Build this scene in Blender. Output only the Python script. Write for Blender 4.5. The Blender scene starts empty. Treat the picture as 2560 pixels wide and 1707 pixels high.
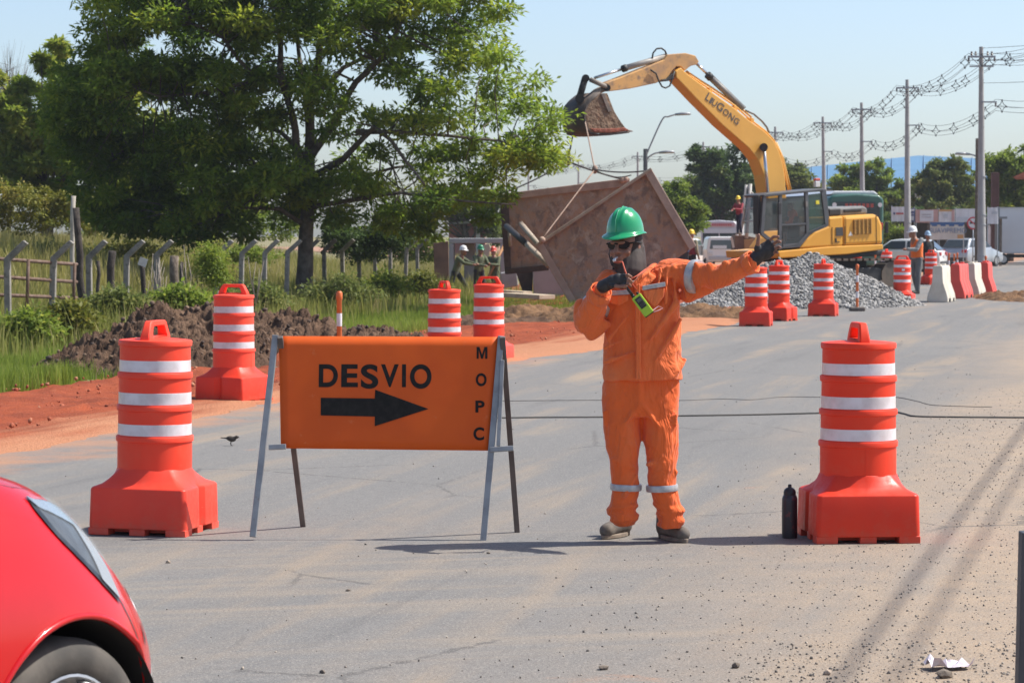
import bpy, math, random
import numpy as np
from mathutils import Vector, Matrix, Quaternion, noise as mnoise

R = math.radians
random.seed(7)
rng = np.random.default_rng(7)
scene = bpy.context.scene
col = scene.collection

# ------------------------------------------------------------------ camera
CAMZ = 1.63
FPX = 7000.0                     # focal length in pixels of the 2560 px wide photograph
PITCH = math.atan(263.5 / FPX)   # horizon lies 263.5 px above the picture's centre
cd = bpy.data.cameras.new('camera')
cam = bpy.data.objects.new('camera', cd)
col.objects.link(cam)
cam.location = (0, 0, CAMZ)
cam.rotation_euler = (math.pi / 2 - PITCH, 0, 0)
cd.sensor_width = 36.0
cd.lens = 36.0 * FPX / 2560.0
cd.clip_start = 0.1
cd.clip_end = 5000
cd.dof.use_dof = True
cd.dof.focus_distance = 15.0
cd.dof.aperture_fstop = 13.0
scene.camera = cam

# ------------------------------------------------------------------ sky, sun, exposure
SUN_EL = R(54)
SUN_AZ = (0.982, 0.19)          # horizontal direction towards the sun
world = bpy.data.worlds.new('World')
scene.world = world
world.use_nodes = True
wn = world.node_tree
bg = wn.nodes['Background']
sky = wn.nodes.new('ShaderNodeTexSky')
sky.sky_type = 'NISHITA'
sky.sun_disc = False
sky.sun_elevation = SUN_EL
sky.sun_rotation = math.atan2(SUN_AZ[0], SUN_AZ[1])
sky.altitude = 60
sky.air_density = 0.72
sky.dust_density = 1.5
sky.ozone_density = 1.6
wn.links.new(sky.outputs[0], bg.inputs[0])
bg.inputs[1].default_value = 0.14
sl = bpy.data.lights.new('sun', 'SUN')
sl.energy = 4.6
sl.angle = R(0.53)
sl.color = (1.0, 0.955, 0.88)
sun = bpy.data.objects.new('sun', sl)
col.objects.link(sun)
sv = Vector((SUN_AZ[0] * math.cos(SUN_EL), SUN_AZ[1] * math.cos(SUN_EL), math.sin(SUN_EL)))
sun.rotation_euler = sv.to_track_quat('Z', 'Y').to_euler()
sun.location = (20, -4, 30)
scene.view_settings.view_transform = 'Standard'
scene.view_settings.look = 'None'
scene.view_settings.exposure = 0.5
scene.view_settings.gamma = 1.0
scene.cycles.use_denoising = True
scene.cycles.max_bounces = 6
scene.cycles.transparent_max_bounces = 8

# ------------------------------------------------------------------ photograph pixel -> place in the world
def ray(px, py):
    u = (px - 1280.0) / FPX
    v = (853.5 - py) / FPX
    c, s = math.cos(PITCH), math.sin(PITCH)
    return Vector((u, c + v * s, -s + v * c))

def P(px, py, d):
    r = ray(px, py)
    r *= d / r.y
    return Vector((r.x, r.y, r.z + CAMZ))

def G(px, py, z=0.0):
    r = ray(px, py)
    return r * ((z - CAMZ) / r.z) + Vector((0, 0, CAMZ))

def onplane(px, py, p0, n):
    r = ray(px, py)
    o = Vector((0, 0, CAMZ))
    return o + r * ((p0 - o).dot(n) / r.dot(n))

def scl(d):
    return FPX / d

def sstep(a, b, x):
    t = np.clip((x - a) / (b - a), 0, 1)
    return t * t * (3 - 2 * t)

def edge(Y):                      # left edge of the asphalt
    Y = np.asarray(Y, float)
    return np.where(Y < 70, -8.65 + 0.226 * Y, np.where(Y < 110, 7.17, 7.17 - (Y - 110) * 0.15))

def ter(X, Y):                    # height of the ground
    u = edge(Y) - X
    return -0.10 * sstep(0.3, 2.5, u) - 0.22 * sstep(3.0, 8.0, u) + 1.15 * sstep(11.5, 20, u) + 2.2 * sstep(20, 52, u)

def terz(X, Y):
    return float(ter(X, Y))

# ------------------------------------------------------------------ mesh building
class MB:
    def __init__(s):
        s.v = []; s.f = []
    def add(s, vs, fs):
        o = len(s.v)
        s.v.extend([tuple(v) for v in vs])
        s.f.extend([tuple(i + o for i in f) for f in fs])
        return s
    def box(s, c, size, M=None):
        x, y, z = size[0] / 2, size[1] / 2, size[2] / 2
        vs = [Vector((i * x, j * y, k * z)) for i in (-1, 1) for j in (-1, 1) for k in (-1, 1)]
        if M is not None: vs = [M @ v for v in vs]
        c = Vector(c)
        return s.add([v + c for v in vs], [(0, 1, 3, 2), (4, 6, 7, 5), (0, 4, 5, 1), (2, 3, 7, 6), (0, 2, 6, 4), (1, 5, 7, 3)])
    def loft(s, rings, caps=True, closed=True):
        n = len(rings[0]); vs = [p for r in rings for p in r]; fs = []
        for i in range(len(rings) - 1):
            for j in range(n if closed else n - 1):
                k = (j + 1) % n
                fs.append((i * n + j, i * n + k, (i + 1) * n + k, (i + 1) * n + j))
        if caps:
            fs.append(tuple(range(n - 1, -1, -1)))
            fs.append(tuple((len(rings) - 1) * n + j for j in range(n)))
        return s.add(vs, fs)
    def lathe(s, prof, n=24, c=(0, 0, 0), M=None, caps=True):
        c = Vector(c); rings = []
        for r, z in prof:
            ring = [Vector((r * math.cos(2 * math.pi * j / n), r * math.sin(2 * math.pi * j / n), z)) for j in range(n)]
            if M is not None: ring = [M @ p for p in ring]
            rings.append([p + c for p in ring])
        return s.loft(rings, caps)
    def tube(s, path, r, n=8, caps=True, up=None):
        path = [Vector(p) for p in path]
        m = len(path)
        rad = r if isinstance(r, (list, tuple)) else [r] * m
        t0 = (path[1] - path[0]).normalized()
        a = Vector(up) if up is not None else (Vector((0, 0, 1)) if abs(t0.z) < 0.9 else Vector((0, 1, 0)))
        nx = (a - t0 * a.dot(t0)).normalized()
        rings = []
        for i in range(m):
            t = (path[min(i + 1, m - 1)] - path[max(i - 1, 0)]).normalized()
            nx = (nx - t * nx.dot(t)).normalized()
            ny = t.cross(nx)
            rr = rad[i]
            ra, rb = rr if isinstance(rr, (list, tuple)) else (rr, rr)
            rings.append([path[i] + nx * (ra * math.cos(2 * math.pi * j / n)) + ny * (rb * math.sin(2 * math.pi * j / n)) for j in range(n)])
        return s.loft(rings, caps)
    def capsule(s, p0, r0, p1, r1, n=12):
        p0, p1 = Vector(p0), Vector(p1)
        d = p1 - p0
        d = d.normalized() if d.length > 1e-6 else Vector((0, 0, 1))
        path, rad = [], []
        for k in range(4):
            a = k / 4 * math.pi / 2
            path.append(p0 - d * r0 * math.cos(a)); rad.append(max(r0 * math.sin(a), r0 * 0.08))
        path.append(p0); rad.append(r0)
        path.append(p1); rad.append(r1)
        for k in range(3, -1, -1):
            a = k / 4 * math.pi / 2
            path.append(p1 + d * r1 * math.cos(a)); rad.append(max(r1 * math.sin(a), r1 * 0.08))
        return s.tube(path, rad, n)
    def chain(s, pts, n=12):          # [(point, radius), ...] joined capsules
        for (a, ra), (b, rb) in zip(pts[:-1], pts[1:]):
            s.capsule(a, ra, b, rb, n)
        return s
    def ell(s, c, rad, M=None, nu=16, nv=10):
        c = Vector(c); rings = []
        for i in range(nv + 1):
            a = math.pi * (i + 0.02) / (nv + 0.04) - math.pi / 2
            ring = [Vector((rad[0] * math.cos(a) * math.cos(2 * math.pi * j / nu), rad[1] * math.cos(a) * math.sin(2 * math.pi * j / nu), rad[2] * math.sin(a))) for j in range(nu)]
            if M is not None: ring = [M @ p for p in ring]
            rings.append([p + c for p in ring])
        return s.loft(rings)
    def prism(s, poly, off):          # polygon of points pushed along a vector
        off = Vector(off); n = len(poly)
        a = [Vector(p) for p in poly]; b = [p + off for p in a]
        fs = [tuple(range(n - 1, -1, -1)), tuple(range(n, 2 * n))]
        fs += [(i, (i + 1) % n, n + (i + 1) % n, n + i) for i in range(n)]
        return s.add(a + b, fs)
    def strip(s, line, off, th=None):  # polyline swept along a vector: an open sheet
        off = Vector(off); n = len(line)
        a = [Vector(p) for p in line]; b = [p + off for p in a]
        return s.add(a + b, [(i, i + 1, n + i + 1, n + i) for i in range(n - 1)])
    def build(s, name, mat, parent=None, smooth=False, bevel=0, seg=2, origin=None):
        me = bpy.data.meshes.new(name)
        vs = s.v
        if origin is not None:
            o = Vector(origin); vs = [tuple(Vector(v) - o) for v in vs]
        me.from_pydata(vs, [], s.f)
        me.update()
        if mat is not None: me.materials.append(mat)
        ob = bpy.data.objects.new(name, me)
        col.objects.link(ob)
        if origin is not None: ob.location = origin
        if smooth:
            me.shade_smooth()
        if bevel:
            b = ob.modifiers.new('bevel', 'BEVEL'); b.width = bevel; b.segments = seg; b.limit_method = 'ANGLE'; b.angle_limit = R(35)
        if smooth == 'auto':
            me.shade_flat()
            try:
                me.set_sharp_from_angle(angle=R(38)); me.polygons.foreach_set('use_smooth', [True] * len(me.polygons))
            except Exception:
                pass
        if parent is not None: ob.parent = parent
        return ob

def blob(mb, name, mat, parent=None, voxel=0.012, it=6, fac=0.5, disp=None, adapt=0.0):
    ob = mb.build(name, mat, parent, smooth=True)
    m = ob.modifiers.new('remesh', 'REMESH'); m.mode = 'VOXEL'; m.voxel_size = voxel; m.use_smooth_shade = True; m.adaptivity = adapt
    if it:
        k = ob.modifiers.new('smooth', 'SMOOTH'); k.factor = fac; k.iterations = it
    if disp:
        for size, strength in disp:
            if size < 0.06:
                t = bpy.data.textures.new('folds', 'MUSGRAVE'); t.musgrave_type = 'RIDGED_MULTIFRACTAL'; t.noise_scale = size * 3; t.octaves = 2.0; t.dimension_max = 0.8; t.noise_intensity = 0.5
            else:
                t = bpy.data.textures.new('folds', 'CLOUDS'); t.noise_scale = size; t.noise_depth = 2
            d = ob.modifiers.new('folds', 'DISPLACE'); d.texture = t; d.strength = strength; d.mid_level = 0.5; d.texture_coords = 'LOCAL'
    return ob

def tag(o, label=None, cat=None, group=None, kind=None):
    if label: o['label'] = label
    if cat: o['category'] = cat
    if group: o['group'] = group
    if kind: o['kind'] = kind
    return o

def empty(name, loc=(0, 0, 0), rz=0.0, label=None, cat=None, group=None):
    o = bpy.data.objects.new(name, None)
    o.empty_display_size = 0.2
    col.objects.link(o)
    o.location = loc; o.rotation_euler = (0, 0, rz)
    return tag(o, label, cat, group)

def copy_tree(o, parent=None):
    c = o.copy(); col.objects.link(c)
    if parent is not None:
        c.parent = parent; c.matrix_parent_inverse = o.matrix_parent_inverse.copy()
    for ch in o.children: copy_tree(ch, c)
    return c

def rawmesh(name, verts, faces4=None, mat=None, tris=None, attrs=None, smooth=False, parent=None):
    me = bpy.data.meshes.new(name)
    verts = np.asarray(verts, np.float32)
    me.vertices.add(len(verts)); me.vertices.foreach_set('co', verts.ravel())
    fl = []; 
    n4 = 0 if faces4 is None else len(faces4); n3 = 0 if tris is None else len(tris)
    idx = np.concatenate([np.asarray(faces4, np.int32).ravel() if n4 else np.zeros(0, np.int32), np.asarray(tris, np.int32).ravel() if n3 else np.zeros(0, np.int32)])
    me.loops.add(len(idx)); me.loops.foreach_set('vertex_index', idx)
    st = np.concatenate([np.arange(n4) * 4, n4 * 4 + np.arange(n3) * 3]).astype(np.int32)
    me.polygons.add(n4 + n3); me.polygons.foreach_set('loop_start', st)
    me.update(calc_edges=True)
    if smooth: me.polygons.foreach_set('use_smooth', np.ones(n4 + n3, bool))
    if attrs:
        for k, a in attrs.items():
            at = me.attributes.new(k, 'FLOAT', 'POINT'); at.data.foreach_set('value', np.asarray(a, np.float32))
    if mat: me.materials.append(mat)
    ob = bpy.data.objects.new(name, me); col.objects.link(ob)
    if parent is not None: ob.parent = parent
    return ob

# ------------------------------------------------------------------ materials
class NT:
    def __init__(s, name):
        s.m = bpy.data.materials.new(name); s.m.use_nodes = True
        s.t = s.m.node_tree; s.b = s.t.nodes['Principled BSDF']; s.out = s.t.nodes['Material Output']
        s._c = None
    def n(s, typ, **kw):
        x = s.t.nodes.new('ShaderNode' + typ)
        for k, v in kw.items(): setattr(x, k, v)
        return x
    def l(s, a, b): s.t.links.new(a, b)
    def set(s, inp, v):
        if hasattr(v, 'is_linked') or isinstance(v, bpy.types.NodeSocket): s.l(v, inp)
        else: inp.default_value = v
    def coord(s, kind='Object'):
        if s._c is None: s._c = s.n('TexCoord')
        return s._c.outputs[kind]
    def mapping(s, vec, scale=(1, 1, 1), rot=(0, 0, 0), loc=(0, 0, 0)):
        m = s.n('Mapping'); s.l(vec, m.inputs[0])
        m.inputs['Scale'].default_value = scale; m.inputs['Rotation'].default_value = rot; m.inputs['Location'].default_value = loc
        return m.outputs[0]
    def noise(s, vec, scale, detail=4, rough=0.55, dist=0.0):
        x = s.n('TexNoise'); s.l(vec, x.inputs['Vector'])
        x.inputs['Scale'].default_value = scale; x.inputs['Detail'].default_value = detail
        x.inputs['Roughness'].default_value = rough; x.inputs['Distortion'].default_value = dist
        return x.outputs['Fac']
    def voronoi(s, vec, scale, feature='F1', out='Distance'):
        x = s.n('TexVoronoi'); x.feature = feature; s.l(vec, x.inputs['Vector']); x.inputs['Scale'].default_value = scale
        return x.outputs[out]
    def ramp(s, fac, a, b, lo=0.0, hi=1.0):
        x = s.n('MapRange'); x.interpolation_type = 'SMOOTHSTEP'; s.set(x.inputs[0], fac)
        x.inputs[1].default_value = a; x.inputs[2].default_value = b; x.inputs[3].default_value = lo; x.inputs[4].default_value = hi
        return x.outputs[0]
    def math(s, op, a, b=0.5):
        x = s.n('Math'); x.operation = op; s.set(x.inputs[0], a); s.set(x.inputs[1], b); return x.outputs[0]
    def mix(s, fac, a, b):
        x = s.n('Mix'); x.data_type = 'RGBA'
        s.set(x.inputs[0], fac)
        for i, c in ((6, a), (7, b)):
            if isinstance(c, (tuple, list)): c = (*c[:3], 1.0)
            s.set(x.inputs[i], c)
        return x.outputs[2]
    def base(s, c):
        if isinstance(c, (tuple, list)): s.b.inputs['Base Color'].default_value = (*c[:3], 1)
        else: s.l(c, s.b.inputs['Base Color'])
    def rough(s, r): s.set(s.b.inputs['Roughness'], r)
    def bump(s, h, strength=0.3, dist=0.02):
        x = s.n('Bump'); s.l(h, x.inputs['Height']); x.inputs['Strength'].default_value = strength; x.inputs['Distance'].default_value = dist
        s.l(x.outputs[0], s.b.inputs['Normal'])
    def attr(s, name):
        a = s.n('Attribute'); a.attribute_name = name; return a.outputs['Fac']

MATS = {}
def M(name, c1, c2=None, scale=4.0, rough=0.6, metal=0.0, bump=0.0, bscale=40.0, coat=0.0, spec=0.5, lo=0.35, hi=0.7, detail=5, bdist=0.01, dirt=None, dirt_amt=0.0, emit=None):
    if name in MATS: return MATS[name]
    t = NT(name); co = t.coord()
    c = c1
    if c2 is not None:
        c = t.mix(t.ramp(t.noise(co, scale, detail), lo, hi), c1, c2)
    if dirt is not None:
        c = t.mix(t.ramp(t.noise(co, scale * 2.3, 6, 0.65), 0.62 - dirt_amt, 0.78 - dirt_amt * 0.5), c, dirt)
    t.base(c); t.rough(rough)
    t.b.inputs['Metallic'].default_value = metal
    t.b.inputs['Specular IOR Level'].default_value = spec
    if coat:
        t.b.inputs['Coat Weight'].default_value = coat; t.b.inputs['Coat Roughness'].default_value = 0.06
    if bump: t.bump(t.noise(co, bscale, 4), bump, bdist)
    MATS[name] = t.m
    return t.m

def glassmat(name, c, rough=0.05, alpha=0.6):
    t = NT(name); t.base(c); t.rough(rough)
    t.b.inputs['Alpha'].default_value = alpha
    t.b.inputs['Specular IOR Level'].default_value = 0.8
    return t.m

def leafmat(name, ca, cb, cc, trans=0.3):
    t = NT(name)
    a = t.attr('tint')
    c = t.mix(t.ramp(a, 0.0, 0.6), ca, cb)
    c = t.mix(t.ramp(a, 0.6, 1.0), c, cc)
    t.base(c); t.rough(0.55); t.b.inputs['Specular IOR Level'].default_value = 0.35
    tr = t.n('BsdfTranslucent'); t.l(c, tr.inputs[0])
    mx = t.n('MixShader'); mx.inputs[0].default_value = trans
    t.l(t.b.outputs[0], mx.inputs[1]); t.l(tr.outputs[0], mx.inputs[2]); t.l(mx.outputs[0], t.out.inputs[0])
    return t.m

def text_mesh(name, body, size, mat, parent=None, extrude=0.001, align='CENTER', squash=1.0, bold=0.0):
    cu = bpy.data.curves.new(name, 'FONT'); cu.body = body; cu.size = size; cu.extrude = extrude; cu.align_x = align; cu.align_y = 'CENTER'
    cu.offset = bold
    tmp = bpy.data.objects.new(name + '_tmp', cu); col.objects.link(tmp)
    bpy.context.view_layer.update()
    dg = bpy.context.evaluated_depsgraph_get()
    me = bpy.data.meshes.new_from_object(tmp.evaluated_get(dg))
    bpy.data.objects.remove(tmp); bpy.data.curves.remove(cu)
    me.name = name
    if squash != 1.0: me.transform(Matrix.Diagonal((squash, 1, 1, 1)))
    me.materials.clear(); me.materials.append(mat)
    ob = bpy.data.objects.new(name, me); col.objects.link(ob)
    if parent is not None: ob.parent = parent
    return ob

# ------------------------------------------------------------------ noise on arrays
def _h(ix, iy, iz, seed):
    n = (ix.astype(np.int64) * 374761393 + iy.astype(np.int64) * 668265263 + iz.astype(np.int64) * 2147483647 + seed * 1274126177) & 0xffffffff
    n = ((n ^ (n >> 13)) * 1274126177) & 0xffffffff
    return ((n ^ (n >> 16)) & 0xffff) / 65535.0

def vn(x, y, z=None, seed=0):
    x = np.asarray(x, float); y = np.asarray(y, float); z = np.zeros_like(x) if z is None else np.asarray(z, float)
    ix, iy, iz = np.floor(x), np.floor(y), np.floor(z)
    fx, fy, fz = x - ix, y - iy, z - iz
    fx, fy, fz = [t * t * (3 - 2 * t) for t in (fx, fy, fz)]
    r = 0
    for a in (0, 1):
        for b in (0, 1):
            for c in (0, 1):
                w = (fx if a else 1 - fx) * (fy if b else 1 - fy) * (fz if c else 1 - fz)
                r = r + w * _h(ix + a, iy + b, iz + c, seed)
    return r * 2 - 1

def fbm(x, y, z=None, oct=4, seed=0, gain=0.5):
    x = np.asarray(x, float); y = np.asarray(y, float)
    r = 0; a = 1.0; t = 0; f = 1.0
    for o in range(oct):
        r = r + a * vn(x * f, y * f, None if z is None else z * f, seed + o * 17); t += a; a *= gain; f *= 2.03
    return r / t

def gridmesh(name, X, Y, Z, mat, smooth=True, parent=None):
    m, n = X.shape
    v = np.stack([X, Y, Z], -1).reshape(-1, 3)
    i = np.arange(m * n).reshape(m, n)
    f = np.stack([i[:-1, :-1], i[:-1, 1:], i[1:, 1:], i[1:, :-1]], -1).reshape(-1, 4)
    return rawmesh(name, v, f, mat, smooth=smooth, parent=parent)

# low-poly stones, used for gravel, pebbles and clods
def stone_base(seed, sub=1):
    t = (1 + 5 ** 0.5) / 2
    v = np.array([(-1, t, 0), (1, t, 0), (-1, -t, 0), (1, -t, 0), (0, -1, t), (0, 1, t), (0, -1, -t), (0, 1, -t), (t, 0, -1), (t, 0, 1), (-t, 0, -1), (-t, 0, 1)], float)
    v /= np.linalg.norm(v[0])
    f = np.array([(0, 11, 5), (0, 5, 1), (0, 1, 7), (0, 7, 10), (0, 10, 11), (1, 5, 9), (5, 11, 4), (11, 10, 2), (10, 7, 6), (7, 1, 8), (3, 9, 4), (3, 4, 2), (3, 2, 6), (3, 6, 8), (3, 8, 9), (4, 9, 5), (2, 4, 11), (6, 2, 10), (8, 6, 7), (9, 8, 1)])
    r = np.random.default_rng(seed)
    v = v * r.uniform(0.65, 1.15, (12, 1)) * np.array([1.0, r.uniform(0.7, 1), r.uniform(0.55, 0.85)])
    return v, f

def rot_rand(n, r):
    q = r.normal(size=(n, 4)); q /= np.linalg.norm(q, axis=1)[:, None]
    w, x, y, z = q.T
    return np.stack([np.stack([1 - 2 * (y * y + z * z), 2 * (x * y - z * w), 2 * (x * z + y * w)], -1),
                     np.stack([2 * (x * y + z * w), 1 - 2 * (x * x + z * z), 2 * (y * z - x * w)], -1),
                     np.stack([2 * (x * z - y * w), 2 * (y * z + x * w), 1 - 2 * (x * x + y * y)], -1)], 1)

def stones(name, pos, size, mat, seed=1, parent=None, tint=None):
    r = np.random.default_rng(seed)
    n = len(pos); bases = [stone_base(seed * 31 + k) for k in range(6)]
    V = np.zeros((n, 12, 3)); F = bases[0][1]
    k = r.integers(0, 6, n); Rm = rot_rand(n, r)
    B = np.stack([b[0] for b in bases])[k]
    V = np.einsum('nij,nkj->nki', Rm, B) * np.asarray(size)[:, None, None] + np.asarray(pos)[:, None, :]
    tris = (F[None] + (np.arange(n) * 12)[:, None, None]).reshape(-1, 3)
    tt = np.repeat(r.random(n) if tint is None else tint, 12)
    return rawmesh(name, V.reshape(-1, 3), None, mat, tris=tris, attrs={'tint': tt}, parent=parent)

def stonemat(name, c0, c1, c2):
    t = NT(name); a = t.attr('tint')
    c = t.mix(t.ramp(a, 0.0, 0.55), c0, c1); c = t.mix(t.ramp(a, 0.55, 1.0), c, c2)
    t.base(c); t.rough(0.85); t.bump(t.noise(t.coord(), 60, 3), 0.3, 0.01)
    return t.m

# ------------------------------------------------------------------ ground
def ground_mat():
    t = NT('field_soil'); co = t.coord()
    n1 = t.noise(co, 0.25, 6, 0.6); n2 = t.noise(co, 6.0, 5, 0.65); n3 = t.noise(co, 0.05, 3)
    c = t.mix(t.ramp(n1, 0.35, 0.65), (0.16, 0.15, 0.05), (0.26, 0.20, 0.09))
    c = t.mix(t.ramp(n2, 0.45, 0.75), c, (0.09, 0.10, 0.03))
    c = t.mix(t.ramp(n3, 0.5, 0.65), c, (0.20, 0.17, 0.08))
    t.base(c); t.rough(0.95); t.bump(n2, 0.6, 0.05)
    return t.m
ys = np.concatenate([np.linspace(1.5, 120, 150), np.geomspace(122, 4500, 50)])
xs = np.concatenate([-np.geomspace(2600, 62, 20), np.linspace(-60, 60, 140), np.geomspace(62, 2600, 20)])
X, Y = np.meshgrid(xs, ys)
Z = ter(X, Y) - 0.03 + np.where(edge(Y) - X > 4, fbm(X * 0.6, Y * 0.6, seed=3) * 0.08, 0)
# the ground under the asphalt stays well below it
Z = np.where(edge(Y) - X < 0.4, -0.06, Z)
tag(gridmesh('ground', X, Y, Z, ground_mat()), kind='structure')

def road_mat():
    t = NT('dusty_asphalt'); co = t.coord()
    rot = t.mapping(co, rot=(0, 0, R(12.7)))
    sep = t.n('SeparateXYZ'); t.l(rot, sep.inputs[0])
    xr = sep.outputs[0]; yr = sep.outputs[1]
    big = t.noise(t.mapping(rot, scale=(0.45, 0.16, 1)), 1.0, 4, 0.55, 0.6)
    streak = t.noise(t.mapping(rot, scale=(1.7, 0.10, 1)), 1.0, 5, 0.6, 0.5)
    cross = t.noise(t.mapping(t.mapping(co, rot=(0, 0, R(72))), scale=(2.6, 0.16, 1)), 1.0, 5, 0.6, 0.4)
    fine = t.noise(co, 95, 3, 0.7); mid = t.noise(co, 14, 5, 0.6)
    grain = t.voronoi(co, 170)
    patch = t.noise(t.mapping(rot, scale=(0.9, 0.5, 1), loc=(3, 7, 0)), 1.0, 6, 0.62, 0.3)
    # asphalt
    c = t.mix(t.ramp(mid, 0.3, 0.7), (0.160, 0.155, 0.148), (0.200, 0.193, 0.182))
    c = t.mix(t.ramp(big, 0.35, 0.65, 0.0, 0.55), c, (0.150, 0.147, 0.142))
    # tan dust lying in the wheel tracks
    d = t.math('MULTIPLY', t.ramp(streak, 0.46, 0.72), t.ramp(patch, 0.3, 0.62))
    c = t.mix(t.math('MULTIPLY', d, 0.85), c, (0.33, 0.25, 0.17))
    d2 = t.math('MULTIPLY', t.ramp(cross, 0.48, 0.72), t.ramp(yr, 18.0, 12.0))
    c = t.mix(t.math('MULTIPLY', d2, 0.6), c, (0.29, 0.238, 0.182))
    d3 = t.math('MULTIPLY', t.ramp(cross, 0.42, 0.28), t.ramp(yr, 19.0, 13.0))
    c = t.mix(t.math('MULTIPLY', d3, 0.55), c, (0.135, 0.135, 0.135))
    dk = t.math('MULTIPLY', t.ramp(streak, 0.44, 0.28), t.ramp(patch, 0.7, 0.4))
    c = t.mix(t.math('MULTIPLY', dk, 0.75), c, (0.105, 0.104, 0.104))
    # orange soil spilled near the left edge and in small patches
    le = t.math('ADD', xr, t.math('MULTIPLY', t.math('SUBTRACT', t.noise(co, 0.9, 5, 0.65), 0.5), 3.2))
    c = t.mix(t.math('MULTIPLY', t.ramp(le, -7.5, -8.5), 0.85), c, (0.42, 0.20, 0.10))
    sp = t.ramp(t.noise(t.mapping(co, scale=(0.55, 0.8, 1), loc=(11.3, 2.1, 0)), 1.0, 5, 0.7), 0.66, 0.74)
    c = t.mix(t.math('MULTIPLY', sp, t.math('MULTIPLY', t.ramp(fine, 0.35, 0.6), 0.75)), c, (0.46, 0.20, 0.09))
    # sand and fine gravel over the right half
    wob = t.math('ADD', xr, t.math('MULTIPLY', t.math('SUBTRACT', t.noise(t.mapping(rot, scale=(0.6, 0.14, 1)), 1.0, 5, 0.6, 0.5), 0.5), 3.4))
    s = t.ramp(wob, -3.0, -0.6)
    sand = t.mix(t.ramp(t.noise(co, 3.0, 5, 0.65), 0.3, 0.7), (0.39, 0.285, 0.19), (0.31, 0.24, 0.175))
    sand = t.mix(t.math('MULTIPLY', t.ramp(t.noise(t.mapping(rot, scale=(2.2, 0.12, 1)), 1.0, 4), 0.55, 0.7), 0.45), sand, (0.235, 0.215, 0.19))
    c = t.mix(t.math('MULTIPLY', s, 0.92), c, sand)
    # grit
    sp1 = t.math('MULTIPLY', t.ramp(t.noise(co, 75, 2, 0.8), 0.58, 0.66), t.ramp(wob, -6.0, -1.5, 0.30, 0.85))
    c = t.mix(sp1, c, (0.10, 0.09, 0.08))
    sp2 = t.math('MULTIPLY', t.ramp(t.noise(t.mapping(co, loc=(5, 9, 0)), 42, 2, 0.8), 0.64, 0.71), t.ramp(wob, -6.0, -1.5, 0.05, 0.6))
    c = t.mix(sp2, c, (0.46, 0.40, 0.33))
    ck = t.voronoi(t.mapping(co, scale=(0.55, 0.35, 1), loc=(2.2, 5.1, 0)), 1.0, 'DISTANCE_TO_EDGE')
    ckm = t.math('MULTIPLY', t.ramp(t.math('ADD', ck, t.math('MULTIPLY', t.math('SUBTRACT', mid, 0.5), 0.05)), 0.010, 0.003), t.ramp(t.noise(co, 0.35, 3), 0.52, 0.60))
    c = t.mix(t.math('MULTIPLY', ckm, 0.6), c, (0.07, 0.066, 0.062))
    c = t.mix(t.ramp(t.noise(co, 88, 3, 0.85), 0.48, 0.64, 0.0, 0.62), c, (0.085, 0.083, 0.080))
    c = t.mix(t.ramp(t.noise(t.mapping(co, loc=(3, 1, 0)), 72, 3, 0.85), 0.52, 0.66, 0.0, 0.60), c, (0.40, 0.365, 0.32))
    t.base(c); t.rough(0.88); t.b.inputs['Specular IOR Level'].default_value = 0.3
    h = t.math('ADD', t.math('MULTIPLY', fine, 0.7), t.math('MULTIPLY', mid, 0.5))
    t.bump(h, 0.8, 0.006)
    return t.m
ys = np.concatenate([np.linspace(2, 130, 420), np.geomspace(131, 420, 30)])
ts = np.concatenate([np.linspace(0, 1, 60) ** 1.5 * 30, np.geomspace(31, 120, 12)])
Yg, Tg = np.meshgrid(ys, ts, indexing='ij')
jit = (fbm(Yg * 0.7, Yg * 0 + 3.1, seed=9) * 0.45 + fbm(Yg * 4, Yg * 0 + 7.7, seed=5) * 0.10) * np.exp(-Tg)
Xg = edge(Yg) + jit + Tg
Zg = fbm(Xg * 0.25, Yg * 0.25, seed=21) * 0.004
tag(gridmesh('road', Xg, Yg, Zg, road_mat()), kind='structure')

def dirt_mat(name, red, tan, dark, edgeline=True):
    t = NT(name); co = t.coord()
    rot = t.mapping(co, rot=(0, 0, R(12.7)))
    sep = t.n('SeparateXYZ'); t.l(rot, sep.inputs[0]); xr = sep.outputs[0]
    n1 = t.noise(co, 1.6, 6, 0.65); n2 = t.noise(co, 12, 5, 0.7); n3 = t.noise(t.mapping(rot, scale=(2.2, 0.25, 1)), 1.0, 5, 0.6)
    c = t.mix(t.ramp(n1, 0.35, 0.65), red, dark)
    if edgeline:
        w = t.math('ADD', xr, t.math('MULTIPLY', t.math('SUBTRACT', n3, 0.5), 2.4))
        c = t.mix(t.ramp(w, -9.4, -8.4), c, tan)
    c = t.mix(t.ramp(n2, 0.55, 0.8, 0, 0.6), c, tan)
    t.base(c); t.rough(0.95); t.b.inputs['Specular IOR Level'].default_value = 0.15
    t.bump(t.math('ADD', n2, t.noise(co, 40, 4)), 0.8, 0.03)
    return t.m
RED = (0.34, 0.078, 0.032); TAN = (0.44, 0.200, 0.108); DRK = (0.23, 0.055, 0.026)
ys = np.linspace(12, 108, 900); cs = np.linspace(0, 1, 64)
Yg, Cg = np.meshgrid(ys, cs, indexing='ij')
W = np.interp(Yg, [12, 24, 34, 44, 60, 75, 108], [3.4, 4.2, 4.6, 5.0, 6.5, 9.0, 9.5])
ov = 0.12 + 0.25 * (0.5 + 0.5 * fbm(Yg * 0.9, Yg * 0 + 1.3, seed=31)) + 0.1 * fbm(Yg * 5, Yg * 0, seed=32)
ov = ov + np.interp(Yg, [12, 34, 40, 52, 60, 108], [0, 0, 0.7, 0.9, 0.2, 1.2])
U = -ov + Cg ** 1.3 * (W + ov + 0.5 * fbm(Yg * 0.5, Yg * 0, seed=33))
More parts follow.
